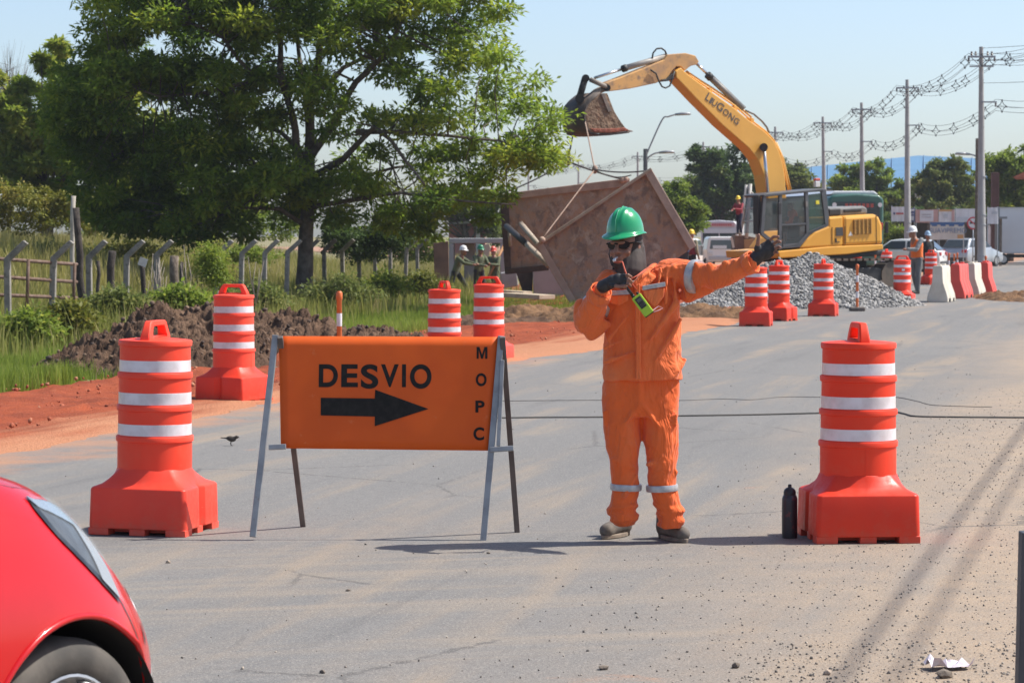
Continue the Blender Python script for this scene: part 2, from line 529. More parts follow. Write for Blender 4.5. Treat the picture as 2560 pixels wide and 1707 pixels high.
Xg = edge(Yg) - U
rough_amp = sstep(0.25, 1.6, U)
Zg = ter(Xg, Yg) + np.clip(U + ov, 0, 0.5) * 0.09 - 0.012 \
    + rough_amp * (0.05 * np.abs(fbm(Xg * 3.2, Yg * 1.4, seed=41, oct=5)) + 0.05 * fbm(Xg * 0.9, Yg * 0.5, seed=42) + 0.06 * np.clip(fbm(Xg * 5, Yg * 3.5, seed=43), 0.15, 1))
Zg = Zg + sstep(0.8, 1.0, Cg) * -0.10
tag(gridmesh('dirt_shoulder', Xg, Yg, Zg, dirt_mat('red_soil', RED, TAN, DRK)), kind='structure')

# clods lying on the red soil
n = 2600
yy = rng.uniform(18, 62, n); uu = rng.uniform(0.5, 4.5, n) ** 1.0
keep = fbm(yy * 0.8, uu * 1.2, seed=51) > -0.05
yy, uu = yy[keep], uu[keep]; xx = edge(yy) - uu
sz = 0.006 + 0.032 * rng.random(len(xx)) ** 4
clod_mat = stonemat('soil_clods', DRK, RED, TAN)
tag(stones('soil_clods', np.stack([xx, yy, ter(xx, yy) + 0.06 + sz * 0.2], -1), sz, clod_mat, 5), 'loose red soil clods along the left road edge', 'soil clods', kind='stuff')

# ------------------------------------------------------------------ heaps
def heap(name, poly_fn, x0, x1, y0, y1, res, mat, seed, label, cat, kind=None):
    nx = int((x1 - x0) / res); ny = int((y1 - y0) / res)
    Xg, Yg = np.meshgrid(np.linspace(x0, x1, nx), np.linspace(y0, y1, ny))
    H = poly_fn(Xg, Yg)
    Z = ter(Xg, Yg) - 0.08 + H
    return gridmesh(name, Xg, Yg, Z, mat), H

def bumpsum(Xg, Yg, bl):
    H = np.zeros_like(Xg)
    for (cx, cy, rx, ry, h) in bl:
        q = np.sqrt(((Xg - cx) / rx) ** 2 + ((Yg - cy) / ry) ** 2)
        H = np.maximum(H, h * np.clip(1 - q, 0, 1) ** 0.85)
    return H

def mound_h(Xg, Yg):
    bl = [(-5.5, 37.6, 1.4, 1.5, 0.62), (-4.75, 38.0, 1.7, 1.9, 1.05), (-4.0, 38.4, 1.8, 1.8, 1.12), (-3.1, 38.8, 1.9, 1.7, 0.98), (-2.2, 39.2, 1.7, 1.4, 0.62), (-4.3, 36.6, 1.8, 1.3, 0.62), (-3.2, 37.2, 1.7, 1.3, 0.55)]
    H = bumpsum(Xg, Yg, bl) * 0.74
    k = sstep(0.02, 0.3, H)
    H = H + k * (0.16 * fbm(Xg * 1.8, Yg * 1.8, seed=61) + 0.30 * (0.35 - np.abs(fbm(Xg * 3.4, Yg * 3.4, seed=62, oct=3))) + 0.20 * (0.3 - np.abs(fbm(Xg * 8, Yg * 8, seed=63, oct=3, gain=0.6))) + 0.15 * (0.3 - np.abs(fbm(Xg * 19, Yg * 19, seed=64, oct=2, gain=0.7))))
    return H
mm = NT('dark_topsoil'); co = mm.coord()
c = mm.mix(mm.ramp(mm.noise(co, 2.2, 6, 0.65), 0.35, 0.65), (0.085, 0.052, 0.036), (0.19, 0.120, 0.080))
c = mm.mix(mm.ramp(mm.noise(co, 9, 6, 0.7), 0.5, 0.8, 0, 0.7), c, (0.045, 0.030, 0.024))
c = mm.mix(mm.ramp(mm.noise(mm.mapping(co, scale=(1, 1, 3)), 26, 4, 0.7), 0.62, 0.75, 0, 0.6), c, (0.27, 0.19, 0.11))
mm.base(c); mm.rough(0.97); mm.b.inputs['Specular IOR Level'].default_value = 0.1
mm.bump(mm.noise(co, 30, 6, 0.7), 1.0, 0.04)
ob, H = heap('soil_mound', mound_h, -7.1, -0.4, 34.9, 41.5, 0.024, mm.m, 60, '', '')
tag(ob, 'long dark brown heap of clumpy dug-up topsoil behind the left drums', 'soil heap')
n = 2600
xx = rng.uniform(-6.6, -1.2, n); yy = rng.uniform(35.8, 40.5, n); hh = mound_h(xx, yy)
k = hh > 0.1; xx, yy, hh = xx[k], yy[k], hh[k]
sz = 0.010 + 0.05 * rng.random(len(xx)) ** 4
cl = stones('clod', np.stack([xx, yy, ter(xx, yy) - 0.08 + hh + sz * 0.2], -1), sz, stonemat('topsoil_clods', (0.05, 0.033, 0.025), (0.12, 0.075, 0.05), (0.20, 0.13, 0.08)), 8, parent=ob)
cl['kind'] = 'stuff'

def small_heap(name, cx, cy, bl, mat, label, seed, res=0.04):
    def fn(Xg, Yg):
        H = bumpsum(Xg, Yg, [(cx + a, cy + b, c_, d_, h) for a, b, c_, d_, h in bl])
        k = sstep(0.0, 0.15, H)
        return H + k * (0.10 * fbm(Xg * 3, Yg * 3, seed=seed) + 0.10 * fbm(Xg * 8, Yg * 8, seed=seed + 3, oct=4))
    x0 = cx + min(a - c_ for a, b, c_, d_, h in bl) - 0.1; x1 = cx + max(a + c_ for a, b, c_, d_, h in bl) + 0.1
    y0 = cy + min(b - d_ for a, b, c_, d_, h in bl) - 0.1; y1 = cy + max(b + d_ for a, b, c_, d_, h in bl) + 0.1
    ob, H = heap(name, fn, x0, x1, y0, y1, res, mat, seed, '', '')
    return tag(ob, label, 'soil heap')
redheap = dirt_mat('red_heap_soil', (0.28, 0.075, 0.035), (0.36, 0.15, 0.075), (0.17, 0.055, 0.03), False)
brownheap = dirt_mat('brown_heap_soil', (0.22, 0.125, 0.065), (0.33, 0.215, 0.12), (0.11, 0.065, 0.04), False)
small_heap('soil_mound', -2.0, 36.4, [(0, 0, 1.1, 0.9, 0.42), (-0.9, 0.2, 1.0, 0.8, 0.30), (0.8, 0.3, 0.9, 0.8, 0.22)], redheap, 'low heap of red soil right behind the left end of the sign', 71)
small_heap('soil_mound', -0.7, 54.5, [(0, 0, 1.1, 0.9, 0.35), (0.9, 0.3, 0.9, 0.7, 0.25)], mm.m, 'small dark soil clump in the grass left of the paired drums', 72)
small_heap('soil_mound', 2.0, 56.0, [(0, 0, 2.2, 1.6, 0.55), (-1.7, 0.5, 1.5, 1.2, 0.45), (2.0, -0.2, 1.6, 1.3, 0.35)], brownheap, 'brown soil bank below the steel trench box', 73)
small_heap('soil_mound', 5.4, 66.0, [(0, 0, 1.8, 1.4, 0.6), (1.5, 0.4, 1.5, 1.2, 0.5)], brownheap, 'brown soil bank left of the grey gravel pile', 74)
small_heap('soil_mound', 12.6, 72.5, [(0, 0, 0.7, 4.5, 0.22), (1.6, 3.5, 1.5, 3.5, 0.2)], brownheap, 'low brown dirt ridge under the red and white plastic barriers', 76)

# gravel pile
def gravel_h(Xg, Yg):
    bl = [(7.15, 67.2, 2.6, 3.4, 1.30), (6.4, 67.0, 2.3, 3.0, 1.15), (5.4, 65.5, 1.7, 2.2, 0.62), (7.9, 66.6, 1.9, 2.8, 0.85), (4.7, 64.6, 1.3, 1.6, 0.32), (6.6, 65.0, 2.2, 2.4, 0.70)]
    H = bumpsum(Xg, Yg, bl)
    return H + sstep(0, 0.2, H) * 0.08 * fbm(Xg * 1.5, Yg * 1.5, seed=81)
gm = NT('gravel_bed'); co = gm.coord()
gm.base(gm.mix(gm.ramp(gm.voronoi(co, 14), 0.1, 0.5), (0.05, 0.05, 0.05), (0.30, 0.29, 0.28))); gm.rough(0.9); gm.bump(gm.voronoi(co, 14), 1.0, 0.06)
ob, H = heap('gravel_pile', gravel_h, 3.0, 10.2, 62.3, 71.0, 0.12, gm.m, 80, '', '')
tag(ob, 'pile of grey crushed stone in front of the excavator', 'gravel pile')
n = 30000
xx = rng.uniform(3.0, 10.1, n); yy = rng.uniform(62.3, 70.5, n); hh = gravel_h(xx, yy)
k = (hh > 0.02); xx, yy, hh = xx[k], yy[k], hh[k]
sz = 0.014 + 0.048 * rng.random(len(xx)) ** 1.3
st = stones('crushed_stone', np.stack([xx, yy, ter(xx, yy) - 0.08 + hh + rng.uniform(-0.01, 0.035, len(xx))], -1), sz, stonemat('crushed_stone', (0.09, 0.088, 0.085), (0.25, 0.24, 0.228), (0.44, 0.425, 0.40)), 9, parent=ob)
st['kind'] = 'stuff'

# pebbles on the road
def pebbles(n, fn_u, ylo, yhi, smin, smax, seed):
    r = np.random.default_rng(seed)
    y = np.exp(r.uniform(np.log(ylo), np.log(yhi), n)); u = fn_u(r, n)
    x = u + 0.226 * y
    s_ = smin + (smax - smin) * r.random(n) ** 3
    return np.stack([x, y, s_ * 0.35], -1), s_
p1, s1 = pebbles(12000, lambda r, n: -0.75 + r.normal(size=n) * 0.85, 9, 30, 0.0016, 0.0078, 1)
p2, s2 = pebbles(700, lambda r, n: r.uniform(-8.3, -2, n), 9, 45, 0.002, 0.011, 2)
p3, s3 = pebbles(6000, lambda r, n: r.uniform(-1.5, 1.5, n), 9, 11.2, 0.0016, 0.009, 3)
tag(stones('loose_gravel', np.concatenate([p1, p2, p3]), np.concatenate([s1, s2, s3]), stonemat('pebbles', (0.10, 0.09, 0.08), (0.22, 0.19, 0.16), (0.42, 0.36, 0.29)), 10), 'loose pebbles and grit scattered over the road', 'gravel', kind='stuff')

# ------------------------------------------------------------------ grass
def blades(name, X, Y, h, w, mat, seed, tint, lean=0.35, zoff=None):
    r = np.random.default_rng(seed)
    n = len(X); a = r.uniform(0, 2 * np.pi, n)
    la = r.uniform(0, 2 * np.pi, n); L = h * lean * r.random(n)
    z0 = ter(X, Y) - 0.05 if zoff is None else zoff
    dx, dy = np.cos(a) * w / 2, np.sin(a) * w / 2
    lx, ly = np.cos(la) * L, np.sin(la) * L
    b0 = np.stack([X - dx, Y - dy, z0], -1); b1 = np.stack([X + dx, Y + dy, z0], -1)
    m0 = np.stack([X - dx * 0.8 + lx * 0.3, Y - dy * 0.8 + ly * 0.3, z0 + h * 0.55], -1)
    m1 = np.stack([X + dx * 0.8 + lx * 0.3, Y + dy * 0.8 + ly * 0.3, z0 + h * 0.55], -1)
    t = np.stack([X + lx, Y + ly, z0 + h * (1 - 0.15 * r.random(n))], -1)
    V = np.stack([b0, b1, m1, m0, t], 1).reshape(-1, 3)
    i = np.arange(n)[:, None] * 5
    return rawmesh(name, V, i + np.array([[0, 1, 2, 3]]), mat, tris=i + np.array([[3, 2, 4]]), attrs={'tint': np.repeat(tint, 5)})

gmat = leafmat('grass_blades', (0.115, 0.180, 0.022), (0.25, 0.32, 0.045), (0.42, 0.37, 0.13), 0.5)
dmat = leafmat('dry_grass', (0.21, 0.22, 0.05), (0.36, 0.32, 0.10), (0.52, 0.43, 0.23), 0.45)
# short green verge
n = 120000
Yv = rng.uniform(30, 92, n); U = rng.uniform(3.6, 11.5, n); Xv = edge(Yv) - U
k = (fbm(Xv * 0.8, Yv * 0.8, seed=91) * 0.9 + (U - 4.9) * 0.35 > 0.05) & (np.abs(Xv / Yv) < 0.2) & (mound_h(Xv, Yv) < 0.06)
k &= ~((Yv > 66) & (Xv > 4.5))
Xv, Yv = Xv[k], Yv[k]
h = (0.07 + 0.14 * rng.random(len(Xv))) * (1 + 0.6 * fbm(Xv * 0.5, Yv * 0.5, seed=92)) * np.interp(Yv, [26, 40, 90], [1.0, 1.2, 1.5])
tag(blades('grass', Xv, Yv, h, rng.uniform(0.008, 0.018, len(Xv)), gmat, 3, np.clip(0.42 + 0.35 * fbm(Xv * 0.4, Yv * 0.4, seed=93) + rng.normal(size=len(Xv)) * 0.16, 0, 1)), 'bright green grass verge between the red soil and the fence', 'grass', kind='stuff')
# near left clump of lush grass
n = 30000
Xv = rng.uniform(-8.0, -5.3, n); Yv = rng.uniform(29.5, 41, n)
U = edge(Yv) - Xv
k = (U > 4.0 + 0.5 * fbm(Yv * 0.8, Xv, seed=94)) & (mound_h(Xv, Yv) < 0.05); Xv, Yv = Xv[k], Yv[k]
h = (0.14 + 0.28 * rng.random(len(Xv))) * (1 + 0.5 * fbm(Xv * 0.8, Yv * 0.8, seed=95))
tag(blades('grass', Xv, Yv, h, rng.uniform(0.008, 0.016, len(Xv)), gmat, 4, np.clip(0.45 + 0.3 * fbm(Xv * 0.6, Yv * 0.6, seed=96) + rng.normal(size=len(Xv)) * 0.15, 0, 0.85)), 'lush green grass in front of the dark soil heap at the left edge', 'grass', kind='stuff')
# tall weeds along and behind the fence
def fence_x(Y): return -8.46 + 0.135 * (Y - 47)
n = 60000
Yv = rng.uniform(41, 96, n); Xv = fence_x(Yv) + rng.normal(size=n) * 1.3 - 0.3
k = (np.abs(Xv / Yv) < 0.2) & (fbm(Xv * 0.7, Yv * 0.5, seed=97) > -0.25) & (mound_h(Xv, Yv) < 0.05); Xv, Yv = Xv[k], Yv[k]
h = (0.25 + 0.65 * rng.random(len(Xv)) ** 1.5) * (1 + 0.6 * fbm(Xv * 0.5, Yv * 0.4, seed=98))
tag(blades('tall_grass', Xv, Yv, h, rng.uniform(0.012, 0.026, len(Xv)), leafmat('weed_blades', (0.14, 0.19, 0.03), (0.31, 0.31, 0.075), (0.52, 0.42, 0.20), 0.45), 6, np.clip(0.5 + 0.4 * fbm(Xv * 0.4, Yv * 0.4, seed=99) + rng.normal(size=len(Xv)) * 0.2, 0, 1)), 'tall weeds growing along the bent concrete fence posts', 'weeds', kind='stuff')
n = 110000
Yv = rng.uniform(52, 150, n) ; Xv = fence_x(Yv) - 1.0 - rng.random(n) ** 1.2 * 22
k = (np.abs(Xv / Yv) < 0.195); Xv, Yv = Xv[k], Yv[k]
h = (0.4 + 0.6 * rng.random(len(Xv))) * (1 + 0.5 * fbm(Xv * 0.3, Yv * 0.2, seed=101))
tag(blades('field_grass', Xv, Yv, h, rng.uniform(0.02, 0.05, len(Xv)), dmat, 7, np.clip(0.45 + 0.5 * fbm(Xv * 0.25, Yv * 0.2, seed=102) + rng.normal(size=len(Xv)) * 0.2, 0, 1)), 'tall dry yellow-green field grass behind the fence', 'field grass', kind='stuff')

# ------------------------------------------------------------------ trees
def leaf_cloud(C, rad, per, length, width, seed, tint_c, parent, mat, flat=0.45, droop=0.3, name='crown'):
    r = np.random.default_rng(seed)
    C = np.asarray(C, float); m = len(C)
    rep = np.repeat(np.arange(m), per)
    n = len(rep)
    d = r.normal(size=(n, 3)); d /= np.linalg.norm(d, axis=1)[:, None]
    q = r.random(n) ** 0.45
    rr = np.asarray(rad)[rep]
    off = d * (rr * q)[:, None] * np.array([1, 1, flat])
    # lumpy outline: push with noise
    off *= (1 + 0.45 * vn(off[:, 0] * 3 + rep, off[:, 1] * 3, off[:, 2] * 4, seed))[:, None]
    pos = C[rep] + off
    ax = d * np.array([1, 1, 0.5]) + r.normal(size=(n, 3)) * 0.55; ax[:, 2] -= droop * r.random(n)
    ax /= np.linalg.norm(ax, axis=1)[:, None]
    up = np.array([0, 0, 1.0]) + r.normal(size=(n, 3)) * 0.42
    sd = np.cross(ax, up); sd /= np.linalg.norm(sd, axis=1)[:, None] + 1e-9
    L = (length * r.uniform(0.6, 1.3, n))[:, None]; Wd = (width * r.uniform(0.6, 1.3, n))[:, None]
    nrm = np.cross(sd, ax)
    V = np.stack([pos, pos + ax * L * 0.45 + sd * Wd * 0.5 + nrm * L * 0.06, pos + ax * L, pos + ax * L * 0.45 - sd * Wd * 0.5 + nrm * L * 0.06], 1).reshape(-1, 3)
    f = np.arange(n * 4).reshape(-1, 4)
    tint = np.clip(np.asarray(tint_c)[rep] + r.normal(size=n) * 0.14 + 0.12 * (q - 0.6), 0, 1)
    return rawmesh(name, V, f, mat, attrs={'tint': np.repeat(tint, 4)}, parent=parent)

bark = M('bark', (0.075, 0.058, 0.045), (0.15, 0.125, 0.10), 5, 0.95, bump=0.9, bscale=18, bdist=0.04)
leaf_main = leafmat('feathery_leaves', (0.082, 0.150, 0.018), (0.195, 0.285, 0.031), (0.36, 0.41, 0.046), 0.62)
leaf_dark = leafmat('dark_leaves', (0.042, 0.076, 0.022), (0.092, 0.15, 0.034), (0.19, 0.24, 0.055), 0.45)
leaf_olive = leafmat('olive_leaves', (0.085, 0.120, 0.030), (0.165, 0.205, 0.05), (0.30, 0.30, 0.09), 0.48)
leaf_lime = leafmat('lime_leaves', (0.115, 0.175, 0.022), (0.225, 0.30, 0.042), (0.38, 0.39, 0.065), 0.55)
leaf_yel = leafmat('yellow_leaves', (0.10, 0.13, 0.02), (0.21, 0.21, 0.03), (0.34, 0.27, 0.05), 0.35)

def inpoly(x, y, poly):
    c = np.zeros(len(x), bool); n = len(poly)
    for i in range(n):
        x1, y1 = poly[i]; x2, y2 = poly[(i + 1) % n]
        k = ((y1 > y) != (y2 > y)) & (x < (x2 - x1) * (y - y1) / (y2 - y1 + 1e-9) + x1)
        c ^= k
    return c

TD = 71.0
def tp(px, py, dy=0.0):
    p = P(px, py, TD + dy); p.y = TD + dy; return p
base = Vector((tp(763, 740).x, TD, terz(tp(763, 740).x, TD)))
tree = empty('tree', base, label='large feathery-leaved tree with dark trunk standing on the fence line', cat='tree')
limbs = [
    ([(763, 785, 0), (762, 700, 0), (763, 620, 0), (766, 560, 0), (768, 470, 0), (772, 400, 0.1), (776, 330, 0.2), (778, 250, 0.2), (792, 180, 0.1), (803, 100, 0), (815, 0, 0), (822, -130, 0)], 0.25, 0.05),
    ([(768, 475, 0), (748, 400, -0.4), (738, 330, -0.6), (716, 230, -0.8), (694, 190, -0.9), (640, 200, -1.1), (600, 150, -1.4), (555, 95, -1.8), (480, 60, -2.2)], 0.13, 0.03),
    ([(716, 230, -0.8), (697, 170, -0.5), (702, 100, -0.2), (707, 30, 0), (690, -80, 0.3)], 0.11, 0.03),
    ([(776, 330, 0.2), (762, 230, 0.6), (748, 150, 1.0), (740, 60, 1.4), (735, -60, 1.8)], 0.09, 0.03),
    ([(772, 400, 0.1), (838, 300, -0.5), (890, 205, -0.9), (960, 140, -1.3), (1005, 55, -1.6), (1075, -40, -2)], 0.12, 0.03),
    ([(770, 450, 0), (858, 398, -0.9), (935, 318, -1.5), (975, 350, -1.9), (1012, 402, -2.2), (1062, 462, -2.5)], 0.10, 0.025),
    ([(890, 330, -1.2), (1000, 330, -1.4), (1120, 340, -1.5), (1250, 352, -1.5), (1340, 385, -1.5)], 0.075, 0.015),
    ([(766, 505, 0), (680, 425, 0.6), (560, 385, 1.2), (430, 372, 1.6), (310, 395, 2.0)], 0.11, 0.02),
    ([(765, 565, 0), (700, 522, -0.6), (600, 520, -1.0), (500, 560, -1.3)], 0.08, 0.015),
    ([(640, 200, -1.1), (520, 232, -1.5), (400, 242, -1.8), (290, 205, -2.0)], 0.07, 0.015),
    ([(768, 520, 0), (880, 500, -0.8), (1000, 482, -1.3), (1120, 500, -1.8), (1290, 512, -2.2)], 0.08, 0.015),
    ([(778, 250, 0.2), (860, 170, 1.0), (960, 120, 1.8), (1090, 110, 2.4), (1220, 150, 2.8)], 0.08, 0.015),
    ([(772, 400, 0.1), (700, 330, 1.2), (600, 290, 2.0), (470, 280, 2.8)], 0.08, 0.02),
    ([(770, 480, 0), (850, 460, 1.0), (980, 420, 2.0), (1130, 400, 2.6)], 0.08, 0.02),
]
tb = MB(); nodes = []
for pts, r0, r1 in limbs:
    w = [tp(*p) for p in pts]; q = []
    for a, b in zip(w[:-1], w[1:]):
        for k in range(4): q.append(a.lerp(b, k / 4))
    q.append(w[-1])
    m = len(q)
    wob = 0.05
    q = [p + Vector((mnoise.noise(p * 1.3) * wob, mnoise.noise(p * 1.3 + Vector((9, 0, 0))) * wob, 0)) if 0 < i else p for i, p in enumerate(q)]
    rad = [r0 + (r1 - r0) * (i / (m - 1)) ** 0.8 for i in range(m)]
    if r0 == 0.25: rad[0] = 0.36; rad[1] = 0.30
    tb.tube(q, rad, 9); nodes += [(p, rr) for p, rr in zip(q, rad)]
poly = [(205, -260), (1265, -260), (1262, 0), (1290, 45), (1240, 95), (1268, 148), (1345, 178), (1365, 215), (1310, 245), (1378, 295), (1408, 350), (1392, 402), (1345, 416), (1290, 410), (1250, 455), (1330, 515), (1290, 545), (1225, 560), (1130, 575), (1045, 590), (985, 605), (930, 560), (810, 560), (770, 530), (700, 560), (610, 612), (545, 622), (510, 590), (415, 600), (325, 590), (250, 545), (185, 480), (140, 380), (118, 275), (140, 165), (215, 110), (240, 55)]
n = 2600
px = rng.uniform(110, 1410, n); py = rng.uniform(-255, 625, n)
k = inpoly(px, py, poly)
k &= ~((px > 640) & (px < 760) & (py > 95) & (py < 215) & (rng.random(n) < 0.75))
k &= ~((px > 690) & (px < 1000) & (py > 60) & (py < 420) & (rng.random(n) < 0.45))
k &= ~((px > 760) & (px < 1000) & (py > 340) & (py < 450) & (rng.random(n) < 0.4))
k &= ~((px > 900) & (rng.random(n) < 0.42))
k &= ~((px > 690) & (px < 850) & (py > 560))
px, py = px[k][:620], py[k][:620]
cx = (px - 760) / 650; cy = (py - 150) / 450
amp = np.sqrt(np.clip(1 - 0.6 * (cx ** 2 + cy ** 2), 0.1, 1)) * 3.3
dy = rng.uniform(-1, 1, len(px)) * amp
C = np.array([list(tp(a, b, c_)) for a, b, c_ in zip(px, py, dy)])
rad = rng.uniform(0.36, 0.74, len(C)) * np.where(py > 480, 0.85, 1)
tint = np.clip(0.42 + 0.20 * rng.normal(size=len(C)) + 0.16 * (px > 900) + 0.25 * fbm(px / 130, py / 130, seed=111), 0, 1)
NP = np.array([list(p) for p, _ in nodes]); NRr = np.array([r_ for _, r_ in nodes])
for c_ in C:
    dd = np.linalg.norm(NP - c_, axis=1); i = int(np.argmin(dd + (NRr < 0.02) * 0.3))
    if 0.2 < dd[i] < 3.2:
        a = Vector(NP[i]); b = Vector(c_)
        mid = a.lerp(b, 0.5) + Vector((random.uniform(-.1, .1), random.uniform(-.1, .1), random.uniform(-0.05, 0.2))) * dd[i]
        tb.tube([a, mid, b], [min(0.028, NRr[i] * 0.6), 0.016, 0.007], 5)
ob = tb.build('trunk', bark, None, smooth=True); ob.parent = tree; ob.matrix_parent_inverse = Matrix.Translation(-base)
ob = leaf_cloud(C, rad, 260, 0.19, 0.075, 12, tint, None, leaf_main, flat=0.48)
ob.parent = tree; ob.matrix_parent_inverse = Matrix.Translation(-base)

def make_tree(name, d, ells, mat, leaf, nl, label, cat='tree', group=None, trunk=True, seed=0, tint0=0.45, clump=None, basepx=None, bare=False, tw=0.25):
    """ells: crown lobes (px, py, rx, ry) in photograph pixels, put at distance d with a real depth"""
    s = scl(d); r = np.random.default_rng(seed + 500)
    bx = basepx if basepx is not None else sum(e[0] for e in ells) / len(ells)
    X0 = (bx - 1280) / s; z0 = terz(X0, d)
    root = empty(name, (X0, d, z0), label=label, cat=cat, group=group)
    C = []; rad = []
    tot = sum(e[2] * e[3] for e in ells)
    for (ex, ey, rx, ry) in ells:
        cl = clump or max(0.25, 0.22 * min(rx, ry) / s)
        m = max(8, int(170 * rx * ry / tot))
        v = r.normal(size=(m, 3)); v /= np.linalg.norm(v, axis=1)[:, None]
        q = r.random(m)[:, None] ** 0.4
        v = v * q
        cen = P(ex, ey, d)
        pp = np.array(cen) + v * np.array([rx / s, max(rx, ry) / s * 0.9, ry / s])
        pp[:, 2] = np.maximum(pp[:, 2], z0 + cl * 0.3)
        C.append(pp); rad.append(np.full(m, cl) * r.uniform(0.7, 1.4, m))
    C = np.concatenate(C); rad = np.concatenate(rad)
    inv = Matrix.Translation((-X0, -d, -z0))
    if trunk:
        tb = MB(); top = Vector(C[:, :].mean(0))
        b = Vector((X0, d, z0 - 0.2))
        tb.tube([b, b.lerp(top, 0.35) + Vector((0.1, 0, 0)), b.lerp(top, 0.7), top], [tw, tw * 0.8, tw * 0.55, tw * 0.3], 8)
        for k in r.choice(len(C), min(40, len(C)), replace=False):
            t = r.uniform(0.4, 1.0); a = b.lerp(top, t); e = Vector(C[k])
            tb.tube([a, a.lerp(e, 0.5) + Vector((0, 0, 0.05 * (e - a).length)), e], [tw * 0.3, tw * 0.16, tw * 0.05], 5)
            if bare:
                for j in range(6):
                    e2 = e + Vector(r.normal(size=3)) * 0.5; tb.tube([a.lerp(e, 0.6), e2], [tw * 0.08, tw * 0.02], 4)
        ob = tb.build('trunk', bark, root, smooth=True); ob.matrix_parent_inverse = inv
    if nl:
        per = max(1, nl // len(C))
        tint = np.clip(tint0 + 0.16 * r.normal(size=len(C)), 0, 1)
        ob = leaf_cloud(C, rad, per, leaf, leaf * 0.5, seed + 900, tint, root, mat, flat=0.6, name='crown' if trunk else 'foliage')
        ob.matrix_parent_inverse = inv
    return root

BG = 'trees and bushes behind the field fence'
make_tree('tree', 95, [(110, 300, 130, 130), (230, 230, 110, 110), (40, 380, 120, 110), (200, 420, 160, 110), (60, 480, 130, 80), (230, 490, 130, 80), (20, 270, 100, 80), (160, 165, 80, 70), (10, 350, 110, 120), (60, 430, 130, 100)], leaf_lime, 0.26, 46000, 'yellow-green tree behind the field at the left edge', seed=1, tint0=0.68, group=BG)
make_tree('tree', 105, [(340, 330, 150, 170), (450, 430, 160, 110), (300, 200, 90, 90), (380, 510, 140, 60), (540, 510, 130, 60)], leaf_lime, 0.34, 13000, 'dark green tree close behind the large feathery tree, on its left', seed=2, tint0=0.45, group=BG)
make_tree('bare_tree', 110, [(20, 190, 60, 70)], bark, 0.2, 0, 'leafless pinkish-brown tree top poking up at the upper left', seed=3, group=BG, bare=True, tw=0.10)
make_tree('bush', 80, [(50, 525, 130, 60), (170, 535, 110, 55), (-30, 520, 90, 70)], leaf_yel, 0.12, 14000, 'yellow-flowering bush at the far left behind the fence', 'bush', trunk=False, seed=4, tint0=0.55, group=BG)
make_tree('bush', 100, [(270, 555, 110, 45), (400, 555, 120, 45), (560, 560, 110, 45), (690, 565, 80, 40)], leaf_lime, 0.14, 9000, 'low pale bushes under the left side of the large tree', 'bush', trunk=False, seed=5, tint0=0.55, group=BG)
make_tree('bush', 58, [(525, 655, 30, 45), (540, 690, 24, 30)], leaf_lime, 0.07, 5000, 'leafy lime-green climber heaped on a fence post left of the trunk', 'bush', trunk=False, seed=6, tint0=0.6)
make_tree('bush', 78, [(900, 610, 70, 45), (990, 590, 60, 40), (840, 590, 40, 45)], leaf_dark, 0.12, 9000, 'dark shaded shrub right of the large trunk at the fence', 'bush', trunk=False, seed=7, tint0=0.35)
make_tree('bush', 112, [(930, 625, 70, 35), (1010, 612, 60, 40), (1075, 620, 50, 35)], leaf_lime, 0.14, 9000, 'pale green shrubs behind the fence left of the culvert', 'bush', trunk=False, seed=27, tint0=0.5)
make_tree('tree', 150, [(1060, 520, 70, 60), (1150, 500, 80, 60), (1230, 530, 60, 60), (1250, 575, 60, 40)], leaf_olive, 0.28, 9000, 'hazy green tree behind the concrete culvert pieces', seed=8, tint0=0.45)
RG = 'trees along the far side of the road'
make_tree('tree', 200, [(1760, 450, 60, 75), (1830, 440, 75, 85), (1790, 520, 85, 55), (1870, 490, 70, 70), (1740, 400, 35, 40)], leaf_dark, 0.36, 26000, 'big dark green tree behind the excavator boom', seed=9, tint0=0.42, group=RG)
make_tree('tree', 215, [(1930, 440, 60, 50), (1985, 460, 60, 50), (2020, 490, 60, 40)], leaf_olive, 0.36, 14000, 'olive tree right of the excavator boom behind the cab', seed=10, tint0=0.5, group=RG)
make_tree('bush', 140, [(1690, 500, 38, 50), (1720, 545, 48, 48), (1665, 560, 40, 40), (1640, 530, 40, 50)], leaf_lime, 0.22, 14000, 'pale green bushy tree right of the rusty trench box', 'bush', trunk=False, seed=11, tint0=0.4)
make_tree('tree', 225, [(2120, 455, 55, 45), (2170, 440, 60, 42), (2230, 470, 60, 45), (2150, 500, 90, 45), (2240, 510, 60, 40)], leaf_lime, 0.36, 20000, 'fresh green tree below the blue roof between two power poles', seed=12, tint0=0.32, group=RG)
make_tree('tree', 205, [(2340, 450, 55, 45), (2390, 440, 45, 50), (2330, 510, 70, 45), (2400, 510, 60, 45)], leaf_olive, 0.34, 20000, 'grey-green tree below the right end of the blue roof', seed=13, tint0=0.5, group=RG)
make_tree('tree', 180, [(2490, 430, 55, 50), (2545, 420, 55, 55), (2500, 490, 70, 50), (2560, 480, 60, 60)], leaf_lime, 0.32, 20000, 'leafy tree behind the nearest power pole at the right edge', seed=14, tint0=0.4, group=RG)
make_tree('bush', 150, [(2235, 592, 34, 38), (2215, 610, 30, 30), (2255, 615, 30, 26)], leaf_lime, 0.18, 9000, 'bright green round bush left of the white-helmeted engineer', 'bush', trunk=False, seed=15, tint0=0.5)
make_tree('hedge', 190, [(2310, 545, 80, 22), (2420, 545, 90, 24), (2530, 540, 60, 25), (2210, 555, 40, 20)], leaf_dark, 0.26, 12000, 'dark hedge above the row of roadside banners', 'hedge', trunk=False, seed=16, tint0=0.45)
